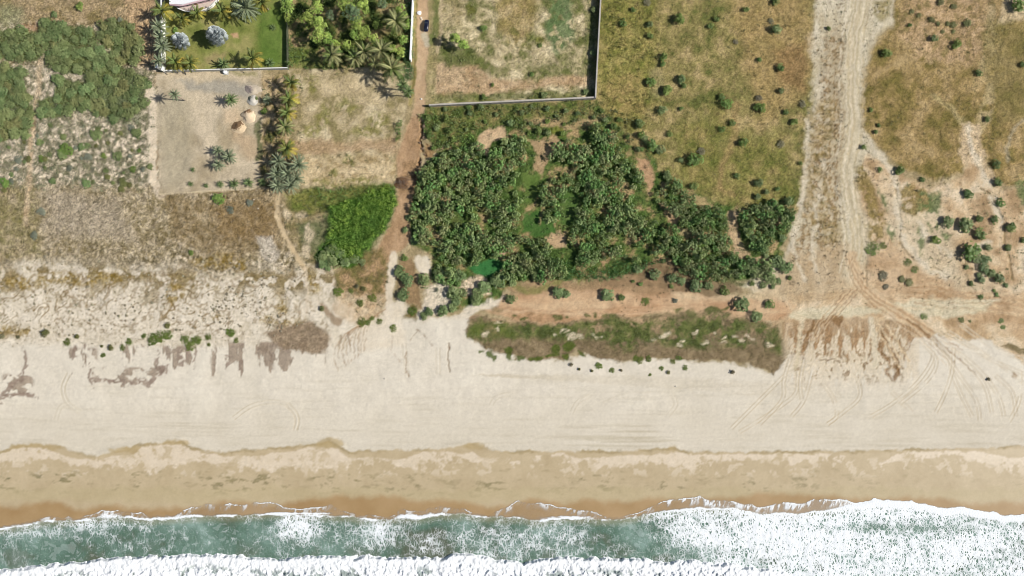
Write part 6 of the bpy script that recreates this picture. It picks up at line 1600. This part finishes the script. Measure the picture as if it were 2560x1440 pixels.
offtrack = lambda x, y: ((np.abs(x - np.interp(y, [-110, 20, 80, 150, 240, 300, 360, 420, 480, 560, 620, 700], [2160, 2150, 2136, 2130, 2133, 2138, 2130, 2118, 2124, 2136, 2142, 2134])) > 17)).astype(float)
stuff("wash_tufts", "small brown tufts speckling the sandy wash beside the track", scatter((1890, -80, 2260, 740), mul(in_poly(WSH, noise=20), offtrack, lambda x, y: .25 + .75 * (fbm(x, y, 30, 716, 3) > .46)), .5, R(11)), 5, .26, .30, ((.09, .075, .040), (.20, .17, .10)), 21, spread=.20)
stuff("wash_tufts", "darker green tufts scattered over the sandy wash", scatter((1890, -80, 2260, 740), mul(in_poly(WSH, noise=20), offtrack), .035, R(12)), 7, .26, .5, ((.045, .07, .03), (.10, .13, .06)), 22, spread=.22)
LRF = [(2240, 430), (2330, 470), (2430, 470), (2480, 470), (2660, 470), (2660, 720), (2440, 735), (2300, 640), (2250, 560)]
stuff("low_herbs", "green herbs on the broken sand at the right", scatter((2230, 420, 2670, 740), mul(in_poly(LRF, noise=20), thr(24, 717, .53)), .30, R(13)), 6, .30, .35, ((.06, .10, .04), (.15, .19, .09)), 23, spread=.32)
stuff("low_herbs", "sparse tufts along the churned band at the right edge", scatter((1900, 640, 2670, 800), lambda x, y: .5 + 0 * x, .02, R(14)), 6, .26, .3, ((.07, .08, .04), (.16, .15, .09)), 24, spread=.28)
# enclosure, lot, field, garden
stuff("dry_grass", "pale and green grass tufts inside the walled enclosure", scatter((1080, -80, 1488, 245), thr(16, 718, .47), .6, R(15)), 5, .32, .30, ((.12, .13, .05), (.34, .29, .18)), 25, spread=.36, aspect=.45)
stuff("low_weeds", "green weeds along the inner foot of the grey block walls", scatter((1080, -80, 1486, 250), lambda x, y: .9 * ((y > 226 + 12 * fbm(x, y, 30, 3, 2)) | (x > 1466)) * (fbm(x, y, 12, 719, 3) > .46), 1.0, R(16)), 7, .34, .55, ((.055, .085, .03), (.13, .16, .06)), 26, spread=.34)
stuff("low_weeds", "weeds round the foot of the enclosure tree", scatter((1085, 95, 1200, 180), many(in_poly(ell(1150, 130, 34, 22)), in_poly(ell(1108, 85, 12, 20)), in_poly(ell(1125, 160, 22, 14))), .9, R(17)), 6, .34, .4, ((.06, .10, .03), (.15, .18, .06)), 27, spread=.34)
stuff("garden_weeds", "leafy ground cover under the trees of the garden", scatter((722, -60, 1030, 172), thr(20, 720, .46), .8, R(18)), 7, .45, .6, ((.055, .105, .028), (.15, .21, .06)), 28, spread=.42)
stuff("hedge", "green hedge along the inside of the white road wall", scatter((1004, -60, 1034, 200), lambda x, y: (x > 1010 + (y - 150) * -.02) * .9, 2.4, R(19)), 8, .42, 1.5, ((.045, .10, .038), (.10, .17, .06)), 29, spread=.35)
stuff("hedge", "vine hedge on the dark wall between lawn and garden", scatter((717, -60, 732, 172), lambda x, y: .8 * (fbm(x, y, 16, 730, 3) > .4), 2.0, R(20)), 7, .42, 2.0, ((.06, .115, .03), (.15, .22, .06)), 30, spread=.35)
stuff("vine_strip", "green vines beside the road below the slender palms", scatter((990, 185, 1040, 355), many(in_poly([(992, 190), (1004, 188), (1030, 232), (1028, 244), (1012, 240), (1000, 215)], noise=4), in_poly([(988, 316), (998, 300), (1004, 302), (998, 340), (990, 356)], noise=4)), 2.4, R(21)), 9, .38, 1.1, ((.065, .13, .028), (.15, .22, .05)), 31, spread=.32)
stuff("field_grass", "straw and olive grass tufts over the straw field", scatter((740, 180, 1010, 465), thr(18, 721, .50), .5, R(22)), 5, .30, .22, ((.14, .135, .05), (.32, .26, .14)), 32, spread=.36, aspect=.45)
stuff("field_weeds", "green weed patches at the field's lower edge", scatter((740, 380, 1000, 480), many(in_poly(ell(875, 402, 14, 10)), in_poly(ell(980, 398, 12, 10)), in_poly(ell(830, 430, 8, 10)), in_poly([(720, 470), (985, 455), (985, 468), (720, 482)])), 1.0, R(23)), 7, .36, .4, ((.06, .10, .03), (.14, .17, .06)), 33, spread=.34)
stuff("palm_row_weeds", "weeds under the column of palms", scatter((642, 190, 770, 480), mul(in_poly([(652, 196), (760, 180), (752, 300), (760, 470), (645, 475), (640, 330)]), thr(16, 722, .52)), .7, R(24)), 6, .36, .4, ((.06, .09, .035), (.15, .17, .07)), 34, spread=.36)
stuff("dark_specks", "tiny dark tufts speckling the left plain", scatter((-110, -60, 700, 660), lambda x, y: ((x < 385) | (y > 490)) * (.2 + .8 * (fbm(x, y, 40, 771, 3) > .45)), .16, R(41)), 4, .30, .25, ((.06, .062, .03), (.12, .115, .06)), 51, spread=.16)
stuff("dark_specks", "tiny dark tufts speckling the straw field and enclosure", scatter((722, -60, 1488, 470), lambda x, y: (((x < 1010) & (y > 180)) | ((x > 1078) & (y < 245))) * (.15 + .85 * (fbm(x, y, 36, 772, 3) > .48)), .18, R(42)), 4, .28, .25, ((.07, .075, .03), (.14, .14, .06)), 52, spread=.16)
stuff("dark_specks", "tiny dark tufts speckling the fields at the right", scatter((1495, -80, 2670, 780), lambda x, y: (.15 + .85 * (fbm(x, y, 40, 773, 3) > .48)) * (np.abs(x - 2133) > 26), .14, R(43)), 4, .28, .28, ((.06, .062, .028), (.12, .12, .055)), 53, spread=.16)
# reeds
REED = [(822, 522), (850, 505), (880, 500), (905, 482), (985, 462), (992, 498), (975, 550), (955, 590), (915, 625), (885, 645), (850, 650), (830, 620), (820, 570)]
stuff("reeds", "tall bright green reeds in a dense bed left of the road", scatter((805, 455, 1000, 665), in_poly(REED, noise=22), 2.0, R(25)), 8, .62, 2.0, ((.07, .17, .025), (.30, .42, .065)), 35, up=.25, spread=.35, aspect=.28)
stuff("reeds", "darker green reeds on the shaded left side of the bed", scatter((795, 455, 995, 665), many(in_poly([(806, 520), (830, 520), (835, 600), (815, 610)], noise=8), in_poly([(880, 470), (985, 455), (990, 485), (900, 505)], noise=8), in_poly([(740, 475), (880, 468), (870, 505), (760, 505)], noise=10)), 1.2, R(26)), 8, .5, 1.4, ((.06, .12, .03), (.13, .20, .05)), 36, up=.3, spread=.35, aspect=.35)
stuff("low_brush", "dull low brush between the footpath and the reeds", scatter((705, 480, 840, 680), mul(in_poly([(706, 500), (830, 480), (830, 560), (800, 670), (770, 660), (735, 610), (712, 560)]), thr(18, 723, .50)), .8, R(27)), 6, .32, .35, ((.065, .085, .04), (.16, .16, .09)), 37, spread=.34)
stuff("low_brush", "patchy brush left of the sandy cart road", scatter((830, 620, 975, 780), mul(in_poly([(840, 690), (880, 640), (960, 620), (970, 700), (955, 770), (900, 775), (845, 745)]), thr(18, 724, .50)), .8, R(28)), 6, .30, .30, ((.075, .08, .035), (.16, .15, .08)), 38, spread=.34)
KIND['scrub'] = (((.13, .175, .06), (.26, .30, .13)), 'green'); KIND['olive2'] = (((.16, .18, .065), (.30, .31, .13)), 'olive')
# scrub on the left
SCR = mul(many(*[in_poly(s_, noise=13) for s_ in SCRUB]), thr(9, 741, .40))
dome = lambda x, y: .5 + .9 * fbm(x, y, 22, 740, 2)
stuff("green_scrub", "dense low green scrub in the upper left", scatter((-110, 45, 385, 355), SCR, 2.6, R(29)), 8, .30, .75, ((.080, .115, .038), (.165, .195, .080)), 39, spread=.30, hfun=dome)
stuff("green_scrub", "paler greyish scrub between the dense patches", scatter((-110, 60, 390, 480), mul(in_poly([(-110, 60), (388, 110), (375, 460), (-110, 480)]), thr(15, 725, .55)), .9, R(30)), 7, .28, .4, ((.10, .115, .070), (.20, .20, .14)), 40, spread=.34, hfun=dome)
stuff("dry_scrub", "dry brownish scrub covering the left plain", scatter((-110, 380, 700, 700), mul(in_poly([(-110, 400), (380, 440), (420, 490), (690, 484), (740, 600), (700, 670), (-110, 670)], noise=10), thr(10, 726, .52)), .9, R(31)), 5, .26, .22, ((.13, .105, .060), (.26, .22, .15)), 41, spread=.30)
stuff("dry_scrub", "brown dry grass in the top left corner", scatter((-110, -110, 392, 200), thr(12, 727, .55), .5, R(32)), 5, .28, .22, ((.12, .11, .055), (.24, .20, .12)), 42, spread=.32)
# rounded scrub bushes in the upper left patches
PN = ["patch at the left edge, upper", "wide patch right of the faint path", "round patch near the white wall", "middle patch under the two upper ones", "patch at the left edge, middle", "patch at the left edge, lower", "long lower patch beside the path"]
r9 = R(95)
for pi_, pp_ in enumerate(SCRUB):
    xs9 = [p[0] for p in pp_]; ys9 = [p[1] for p in pp_]; got = []
    for _ in range(500):
        x = r9.uniform(max(-20, min(xs9)), max(xs9)); y = r9.uniform(min(ys9), max(ys9))
        if inside(np.array([x]), np.array([y]), pp_)[0] and all((x - a) ** 2 + (y - b) ** 2 > 19 ** 2 for a, b in got):
            got.append((x, y))
            bush(x, y, r9.uniform(11, 19), ('for', 'scrub', 'scrub', 'olive2')[r9.integers(4)], "rounded green scrub bush in the " + PN[pi_], "rounded scrub bushes in the upper left", hs=.48, name="scrub_bush", cat="bush")
    print("scrub", len(got))
xs9 = r9.uniform(-10, 375, 900); ys9 = r9.uniform(270, 475, 900); got = []
for x, y in zip(xs9, ys9):
    if len(got) >= 34 or y < 300 and x > 100 or abs(x - 78) < 10 or any(inside(np.array([x]), np.array([y]), pp_)[0] for pp_ in SCRUB): continue
    if all((x - a) ** 2 + (y - b) ** 2 > 15 ** 2 for a, b in got) and (x - 162) ** 2 + (y - 378) ** 2 > 700:
        got.append((x, y))
        bush(x, y, r9.uniform(4.5, 9.5), ('grey', 'grey', 'olive', 'scrub')[r9.integers(4)], "small dull round bush dotting the mottled plain, %s" % ("left of the faint path" if x < 78 else "between the path and the sandy strip"), "small dull bushes of the mottled plain", hs=.4)
stuff("dwarf_scrub", "tiny dull domes of scrub between the bushes of the mottled plain", scatter((-110, 250, 385, 480), thr(16, 775, .47), .22, R(45)), 16, .30, .35, ((.12, .13, .075), (.22, .23, .14)), 55, spread=.42)
# creepers at the back of the beach
stuff("beach_creeper", "mat of green beach creepers behind the open sand", scatter((1160, 770, 1965, 910), many(mul(in_poly(GREEN, noise=14), thr(20, 728, .42))), 1.5, R(33)), 5, .26, .14, ((.070, .100, .028), (.135, .165, .055)), 43, up=1.2, spread=.36)
stuff("dead_creeper", "brown dead creeper stems along the strip's seaward side", scatter((1160, 790, 1965, 935), mul(in_poly(STRIP, noise=8), thr(12, 729, .50)), .6, R(34)), 5, .24, .12, ((.12, .095, .065), (.22, .18, .13)), 44, up=.8, spread=.34, aspect=.4)

# ------------------------------------------------------------------ bushes one by one: (px, py, radius px, kind), told apart by place
ORD = ["", "first", "second", "third", "fourth", "fifth", "sixth", "seventh", "eighth", "ninth", "tenth", "eleventh", "twelfth", "thirteenth", "fourteenth", "fifteenth", "sixteenth", "seventeenth", "eighteenth"]
def rows(lst, bands, zone, group, hs=1.0, cat="bush", nm="bush"):
    """bands: (upper y, name). Labels count from the left inside each band."""
    for bi, (y0, y1, bname) in enumerate(bands):
        sub = sorted([b for b in lst if y0 <= b[1] < y1])
        for i, b in enumerate(sub):
            sz = "small" if b[2] < 9 else "large" if b[2] > 15 else "middling"
            lb = "%s %s bush, %s from left, %s of %s" % (sz, KIND[b[3]][1], ORD[i + 1], bname.replace(" group", " row"), zone)
            bush(b[0], b[1], b[2] * (.9 if b[3] == 'dark' else 1), b[3], lb, group, hs=hs * (.5 if b[3] in ('olive', 'brown') else 1), name=nm, cat=cat)
rows([(1582, 25, 8, 'dark'), (1617, 7, 11, 'brown'), (1556, 57, 12, 'dark'), (1624, 60, 10, 'for'), (1697, 48, 15, 'bright'), (1792, 48, 9, 'dark'), (1776, 64, 9, 'dark'), (1866, 23, 10, 'dark'), (1939, 3, 12, 'dark'), (1928, 52, 8, 'brown'), (1940, 72, 14, 'for'), (1626, 90, 10, 'dark'),
      (1840, 105, 8, 'brown'), (1660, 140, 12, 'bright'), (1656, 161, 10, 'dark'), (1897, 150, 8, 'dark'), (1952, 170, 12, 'dark'), (1628, 204, 14, 'bright'), (1668, 224, 15, 'bright'), (1702, 197, 13, 'for'), (1708, 214, 9, 'dark'),
      (1806, 242, 11, 'dark'), (1816, 258, 14, 'bright'), (1898, 245, 10, 'brown'), (1893, 266, 11, 'bright'), (1905, 270, 12, 'bright'), (1955, 227, 9, 'for'), (2005, 260, 9, 'brown'), (1966, 280, 9, 'dark'), (1986, 304, 11, 'bright'), (1655, 275, 13, 'for'), (1704, 271, 8, 'dark'),
      (1832, 307, 11, 'dark'), (1803, 324, 10, 'dark'), (1600, 312, 14, 'dark')],
     [(-50, 35, "topmost row"), (35, 80, "second row"), (80, 175, "third row"), (175, 235, "fourth row"), (235, 264, "fifth row"), (264, 290, "sixth row"), (290, 330, "seventh row")], "the olive field", "bushes dotted over the olive field", .8)
rows([(1858, 357, 13, 'bright'), (1628, 362, 18, 'dark'), (1650, 375, 14, 'for'), (1738, 401, 18, 'bright'), (1752, 378, 12, 'brown'), (1673, 335, 9, 'dark'), (1952, 362, 10, 'brown'), (1735, 465, 12, 'dark'), (1843, 440, 9, 'dark'), (1896, 458, 12, 'for'), (1944, 472, 8, 'dark'),
      (1935, 512, 13, 'for'), (1970, 505, 14, 'for'), (1894, 492, 10, 'for'), (2001, 408, 6, 'dark'), (1612, 345, 10, 'for'), (1668, 440, 13, 'for'), (1970, 545, 15, 'for'), (1915, 480, 8, 'for'), (1700, 400, 8, 'for'), (1596, 372, 9, 'for')],
     [(330, 385, "upper part"), (385, 450, "middle part"), (450, 484, "lower part"), (484, 600, "lowest edge")], "grassland below olive field", "bushes on the lower grassland", .8)
rows([(2071, 71, 7, 'dark'), (2545, 15, 18, 'bright'), (2335, 97, 10, 'for'), (2393, 109, 14, 'bright'), (2216, 133, 13, 'bright'), (2447, 183, 10, 'dark'), (2556, 160, 9, 'dark'), (2469, 298, 10, 'dark'), (2177, 276, 8, 'dark'), (2161, 367, 8, 'dark'), (2329, 50, 9, 'olive'), (2385, 60, 9, 'olive'),
      (2345, 60, 7, 'olive'), (2419, 56, 12, 'olive'), (2352, 6, 10, 'olive'), (2386, 16, 9, 'olive'), (2370, 58, 7, 'olive'), (2357, 80, 6, 'olive'), (2384, 78, 6, 'olive'), (2297, 38, 7, 'olive'), (2275, 62, 7, 'dark'), (2280, 30, 7, 'olive'), (2188, 330, 7, 'dark'), (2196, 314, 7, 'dark')],
     [(-50, 34, "topmost row"), (34, 70, "second row"), (70, 120, "third row"), (120, 250, "middle part"), (250, 390, "lower part")], "the far right field", "bushes in the far right field", .75)
rows([(2251, 424, 14, 'bright'), (2305, 449, 8, 'dark'), (2490, 410, 13, 'dark'), (2496, 456, 13, 'dark'), (2419, 486, 16, 'dark'), (2500, 507, 13, 'dark'), (2450, 546, 12, 'dark'), (2371, 552, 17, 'for'), (2413, 562, 22, 'for'), (2487, 550, 12, 'dark'), (2527, 567, 16, 'dark'), (2452, 586, 18, 'dark'), (2337, 600, 14, 'bright'),
      (2428, 628, 25, 'bright'), (2440, 645, 16, 'for'), (2461, 650, 16, 'for'), (2462, 672, 14, 'for'), (2478, 682, 13, 'for'), (2498, 696, 15, 'for'), (2455, 700, 11, 'for'), (2522, 620, 11, 'dark'), (2427, 709, 9, 'dark'), (2470, 618, 10, 'for'), (2558, 602, 9, 'dark'), (2448, 688, 8, 'for'), (2515, 714, 7, 'for'), (2200, 425, 8, 'dark'), (2416, 668, 7, 'for')],
     [(390, 470, "topmost row"), (470, 560, "second row"), (560, 610, "third row"), (610, 660, "fourth row"), (660, 730, "lowest row")], "sandy ground at right", "dark bushes on the sandy ground at right", .6)
rows([(2270, 655, 12, 'low'), (2287, 675, 11, 'low'), (2209, 690, 13, 'brown'), (2182, 624, 20, 'low'), (2208, 614, 11, 'low'), (2255, 697, 10, 'olive'), (2273, 707, 11, 'olive'), (2215, 716, 9, 'brown'), (2452, 743, 8, 'dark'), (2493, 735, 8, 'dark'), (2485, 727, 6, 'dark'), (2403, 800, 9, 'low'), (2310, 792, 10, 'low'), (2503, 802, 9, 'low'), (2508, 818, 8, 'low'), (2424, 803, 5, 'low')],
     [(600, 665, "upper group"), (665, 705, "second group"), (705, 720, "third group"), (720, 760, "fourth group"), (760, 850, "lowest group")], "brown earth at right", "low bushes on the brown earth at right", .45)
rows([(1010, 645, 10, 'dark'), (1001, 680, 18, 'for'), (1018, 700, 19, 'for'), (1010, 738, 19, 'for'), (1060, 702, 18, 'for'), (1097, 690, 20, 'for'), (1148, 690, 18, 'for'), (1135, 735, 22, 'for'), (1160, 732, 13, 'for'), (1195, 735, 20, 'for'), (1212, 718, 20, 'for'), (1190, 752, 16, 'for'), (1142, 752, 15, 'for'),
      (1130, 770, 14, 'for'), (808, 640, 17, 'for'), (832, 655, 17, 'for'), (806, 660, 15, 'for'), (850, 635, 15, 'for'), (862, 655, 15, 'for'), (828, 622, 15, 'for'), (884, 648, 14, 'for'), (905, 655, 10, 'for'), (820, 672, 9, 'for'), (1106, 776, 17, 'for'), (1073, 782, 13, 'for'), (1060, 790, 11, 'for'), (1242, 700, 22, 'for'), (1282, 705, 13, 'for'), (1278, 748, 14, 'for'), (1036, 600, 12, 'for'), (1020, 545, 10, 'for'), (1050, 580, 18, 'for'), (1012, 576, 9, 'for'), (1092, 725, 6, 'grey')],
     [(500, 600, "topmost group"), (600, 690, "upper group"), (690, 722, "middle group"), (722, 760, "lower group"), (760, 820, "lowest group")], "bushes left of thicket", "round bushes at the thicket's lower left corner", .62)
rows([(1395, 728, 17, 'for'), (1415, 733, 14, 'for'), (1343, 692, 16, 'for'), (1520, 738, 20, 'for'), (1555, 743, 11, 'dark'), (1613, 753, 12, 'low'), (1637, 687, 16, 'for'), (1596, 672, 14, 'for'), (1682, 695, 14, 'for'), (1703, 700, 13, 'for'), (1740, 712, 19, 'for'), (1772, 714, 13, 'for'), (1810, 727, 14, 'dark'), (1679, 716, 7, 'dark'),
      (1583, 703, 6, 'dark'), (1600, 710, 8, 'dark'), (1687, 752, 7, 'grey'), (1855, 760, 21, 'for'), (1925, 760, 14, 'dark'), (1892, 790, 16, 'for'), (1943, 655, 20, 'for'), (1965, 670, 17, 'for'), (1890, 675, 20, 'for'), (1912, 665, 12, 'for'), (1862, 672, 18, 'for'), (1925, 697, 18, 'for'), (1945, 703, 10, 'for'), (1908, 713, 10, 'for'), (1932, 717, 8, 'for'), (1880, 708, 8, 'dark'), (1974, 694, 8, 'dark'), (1872, 645, 9, 'bright'), (1912, 620, 13, 'for'), (1885, 618, 12, 'for'), (1916, 640, 9, 'for'), (1955, 595, 11, 'for')],
     [(580, 664, "topmost row"), (664, 694, "second row"), (694, 709, "third row"), (709, 730, "fourth row"), (730, 752, "fifth row"), (752, 820, "lowest row")], "thicket's bottom edge", "bushes along the thicket's bottom edge", .62)
# round cushions on the sand
for px_, py_, r_a, kd, lb in ((982, 820, 11, 'low', "round mossy cushion on pale sand where the cart road ends"), (905, 805, 13, 'low', "wide mossy cushion left of the two small ones by the tracks"), (920, 806, 9, 'low', "small mossy cushion touching the wide one by the tracks"), (930, 796, 7, 'low', "tiny round cushion between the wide one and cart road"), (948, 803, 9, 'low', "round cushion just left of the cart road's lower end"),
      (575, 831, 14, 'low', "perfectly round mossy cushion above the beach, left of the brown stain"), (590, 851, 8, 'low', "small cushion just below the perfectly round one"), (520, 843, 9, 'low', "small round cushion right of the second merged clump"), (522, 862, 6, 'low', "tiny cushion below the small round one on the dune foot"),
      (322, 855, 10, 'low', "upper of two touching cushions left of the big merged clump"), (305, 869, 9, 'low', "lower of two touching cushions left of the big merged clump"), (277, 870, 8, 'olive', "brownish cushion left of the two touching ones"), (256, 888, 8, 'low', "small double cushion lowest on the left dune"), (254, 866, 4, 'olive', "tiny dot-like cushion above the small double one"),
      (166, 856, 11, 'low', "dark round cushion far left on the dune foot"), (113, 833, 11, 'olive', "olive cushion at the upper edge of far left sand"), (44, 843, 5, 'brown', "small brown cushion near the left edge, right one"), (6, 840, 8, 'brown', "brown cushion at the very left edge of the photo"), (192, 842, 7, 'olive', "faint olive cushion right of the dark round one"), (418, 813, 8, 'olive', "olive cushion above the big merged clump"), (360, 840, 8, 'low', "small cushion touching the left end of the big merged clump"),
      (548, 497, 17, 'bright', "round green bush just below the bare lot's lower edge"), (845, 730, 15, 'low', "largest mossy cushion left of the sandy cart road"), (930, 745, 13, 'low', "round mossy cushion right of two small ones by cart road"), (877, 727, 8, 'low', "small cushion right of the largest one by the cart road"), (908, 722, 7, 'olive', "small olive cushion above the round one by the cart road"), (900, 758, 11, 'low', "cushion below the others left of the cart road"), (892, 716, 6, 'brown', "small brown cushion in the brush left of cart road"),
      (804, 771, 8, 'olive', "olive cushion at the top of the brown beach stain"), (1030, 778, 14, 'low', "flat mossy cushion left of the two round bushes on sand"), (660, 279, 9, 'bright', "very bright green bush left of the palm column"), (641, 246, 5, 'for', "green plant on the gravel heap"), (439, 76, 8, 'bright', "small bright bush between silvery palm and coconut palm"), (1172, 268, 8, 'dark', "dark bush right against the outer side of the block wall"),
      (1208, 71, 10, 'bright', "green bush standing alone in the upper left of the enclosure"), (1350, 113, 6, 'dark', "small dark bush inside an olive patch of the enclosure"), (1328, 185, 7, 'dark', "small dark bush in the lower middle of the enclosure"), (1231, 212, 6, 'dark', "tiny dark bush on the enclosure's bare brown earth"), (1209, 241, 9, 'dark', "dark bush on the inner side of the lower block wall"), (1358, 238, 10, 'for', "green bush by the lower block wall, right of its middle"), (1463, 230, 9, 'for', "bush in the enclosure's lower right corner"), (1486, 24, 10, 'for', "bush leaning on the block wall near the top edge"), (1482, 132, 9, 'for', "bush leaning on the block wall halfway down"),
      (165, 376, 17, 'bright', "large upper half of the bright pear-shaped bush on the left plain"), (155, 386, 14, 'for', "lower left half of the pear-shaped bush on the left plain"), (104, 398, 11, 'bright', "round green bush left of the pear-shaped one, on the plain"), (258, 389, 9, 'bright', "bright small bush right of the pear-shaped one"), (294, 389, 14, 'for', "large round bush at right on the left plain"), (340, 330, 15, 'for', "round bush beside the pale sandy strip, upper"), (333, 424, 10, 'dark', "dark round bush beside the pale sandy strip, lower"), (240, 338, 16, 'for', "spreading green bush above the plain's small bushes"), (70, 397, 9, 'olive', "olive bush by the faint path on the left plain"), (14, 458, 15, 'bright', "green bush cut by the left edge of the photo"), (215, 458, 13, 'for', "dull green bush low on the left plain"), (130, 452, 10, 'for', "yellowish green bush low on the left plain"), (46, 398, 11, 'grey', "grey bush left of the faint path on the plain"), (98, 356, 11, 'for', "green bush right of the faint path, above others"), (205, 366, 11, 'for', "left of two joined bushes in the plain's middle"), (218, 364, 9, 'for', "right of two joined bushes in the plain's middle"), (222, 392, 12, 'grey', "greyish round bush in the middle of the plain"), (310, 460, 11, 'olive', "olive bush low beside the sandy strip"), (348, 375, 7, 'dark', "small dark bush against the pale sandy strip"), (106, 530, 13, 'grey', "grey-green bush alone on the dry plain"), (85, 588, 12, 'grey', "dark grey bush low on the dry plain"), (574, 524, 10, 'grey', "burnt grey bush on the brown scrub, left"), (626, 506, 10, 'grey', "burnt grey bush on the brown scrub, right"), (477, 632, 8, 'bright', "small green bush at the edge of the dunes"), (200, 18, 12, 'bright', "green bush in the brown grass at the top left"), (136, 38, 10, 'for', "small green bush just above the dense scrub"), (303, 50, 8, 'grey', "grey bush on top of the round scrub patch"),
      (1497, 915, 11, 'low', "largest cushion on open sand below the green strip"), (1530, 926, 8, 'low', "oval cushion right of the largest one on open sand"), (1553, 926, 4, 'brown', "tiny cushion right of the oval one on open sand"), (1599, 904, 8, 'low', "flat cushion just off the green strip's edge"), (1622, 897, 10, 'low', "cushion touching the strip's edge near its middle"), (1654, 921, 7, 'low', "cushion on open sand right of the strip's middle"), (1683, 904, 8, 'low', "cushion near the strip's edge towards the right"), (1697, 895, 8, 'low', "cushion touching the strip's edge towards the right"), (1713, 919, 8, 'low', "rightmost round cushion on open sand below the strip"), (1625, 937, 5, 'low', "small cushion farthest out on the sand"), (1671, 931, 5, 'olive', "tiny olive cushion farthest right on open sand"), (1832, 930, 6, 'brown', "brown cushion alone below the strip's right end"), (1428, 911, 5, 'brown', "tiny brown cushion left of the largest on open sand"), (1448, 923, 4, 'olive', "small dot of a plant low on the open sand"), (1480, 927, 4, 'olive', "small dot of a plant just below the largest cushion"),
      (2472, 948, 5, 'brown', "dark tuft alone on the beach at the right")):
    bush(px_, py_, r_a, kd, lb, name="cushion_plant" if kd == 'low' else "bush", cat="plant" if kd == 'low' else "bush", hs=.35 if (px_ < 700 and 300 < py_ < 660) else .75)
# the two merged clumps above the beach and the three big scrub bushes
for i, (px_, py_, r_a) in enumerate(((380, 849, 17), (400, 843, 18), (420, 838, 13))):
    bush(px_, py_, r_a, 'low', ("left", "middle", "right")[i] + " lobe of the largest merged green clump above the beach", "lobes of the largest merged clump", name="cushion_plant", cat="plant")
for i, (px_, py_, r_a) in enumerate(((460, 848, 12), (474, 866, 14), (490, 850, 15))):
    bush(px_, py_, r_a, 'low', ("upper left", "lower", "right")[i] + " lobe of the second merged green clump above the beach", "lobes of the second merged clump", name="cushion_plant", cat="plant")

# scattered bushes among the tall weeds above the thicket
r10 = R(96); got = []
for x, y in zip(r10.uniform(1062, 1640, 700), r10.uniform(262, 410, 700)):
    if len(got) >= 40: break
    if in_poly(UP)(np.array([x]), np.array([y]))[0] > 0 and all((x - a) ** 2 + (y - b) ** 2 > 21 ** 2 for a, b in got):
        got.append((x, y))
        bush(x, y, r10.uniform(5, 11), ('for', 'dark', 'bright', 'for')[r10.integers(4)], "green bush rising from the weeds between the block wall and thicket, %s" % ("left third" if x < 1230 else "middle" if x < 1400 else "right third"), "bushes among the weeds above the thicket", hs=1.0)
stuff("dark_specks", "tiny brown sprigs strewn over the pale dunes", scatter((-110, 640, 800, 870), lambda x, y: .15 + .85 * (fbm(x, y, 44, 774, 3) > .47), .50, R(44)), 3, .30, .16, ((.10, .085, .045), (.19, .16, .10)), 54, up=.8, spread=.22, aspect=.5)
# dark grassy tufts on the dunes
tr2 = R(91); tx = tr2.uniform(60, 760, 1400); ty = tr2.uniform(640, 860, 1400)
pr2 = sstep(600, 680, ty) * sstep(860, 800, ty) * (.15 + .85 * sstep(.42, .6, fbm(tx, ty, 60, 733, 3))) * (.4 + .6 * (tx > 350))
kp = tr2.random(1400) < pr2 * .62
tuftm = []
for vv in range(4):
    v, f, t = crown_np(1.0, .8, 5000 + vv, n=46, lobes=4, leaf=.55, cols=((.26, .23, .15), (.40, .36, .26)), flat=.8, base=0, spread=.4)
    tuftm.append(mesh_np("tuft", v, f, LEAF, t))
nt_ = 0
for x, y in zip(tx[kp], ty[kp]):
    if nt_ >= 260: break
    rr = tr2.uniform(2.0, 4.8) * S; p = P(x, y, .2)
    o = link("dune_tuft", tuftm[nt_ % 4], None, (p.x, p.y, float(ground_z(x, y)))); o.scale = (rr, rr, rr * .55); o.rotation_euler = (0, 0, nt_)
    tag(o, "small dark rounded tuft among many on the %s pale dunes" % ("far left" if x < 200 else "left" if x < 400 else "middle" if x < 600 else "right-hand"), "tuft", "dark tufts dotting the dunes"); nt_ += 1
print("tufts", nt_)
stuff("vine_runners", "dry creeping vine leaves strung over the pale dunes", scatter((-110, 660, 830, 880), lambda x, y: .8 * (fbm(x, y, 26, 41, 3) > .48) * (fbm(x, y, 26, 41, 3) < .53) * (y > 665), .9, R(35)), 4, .22, .10, ((.12, .095, .035), (.24, .19, .08)), 45, up=.9, spread=.3)
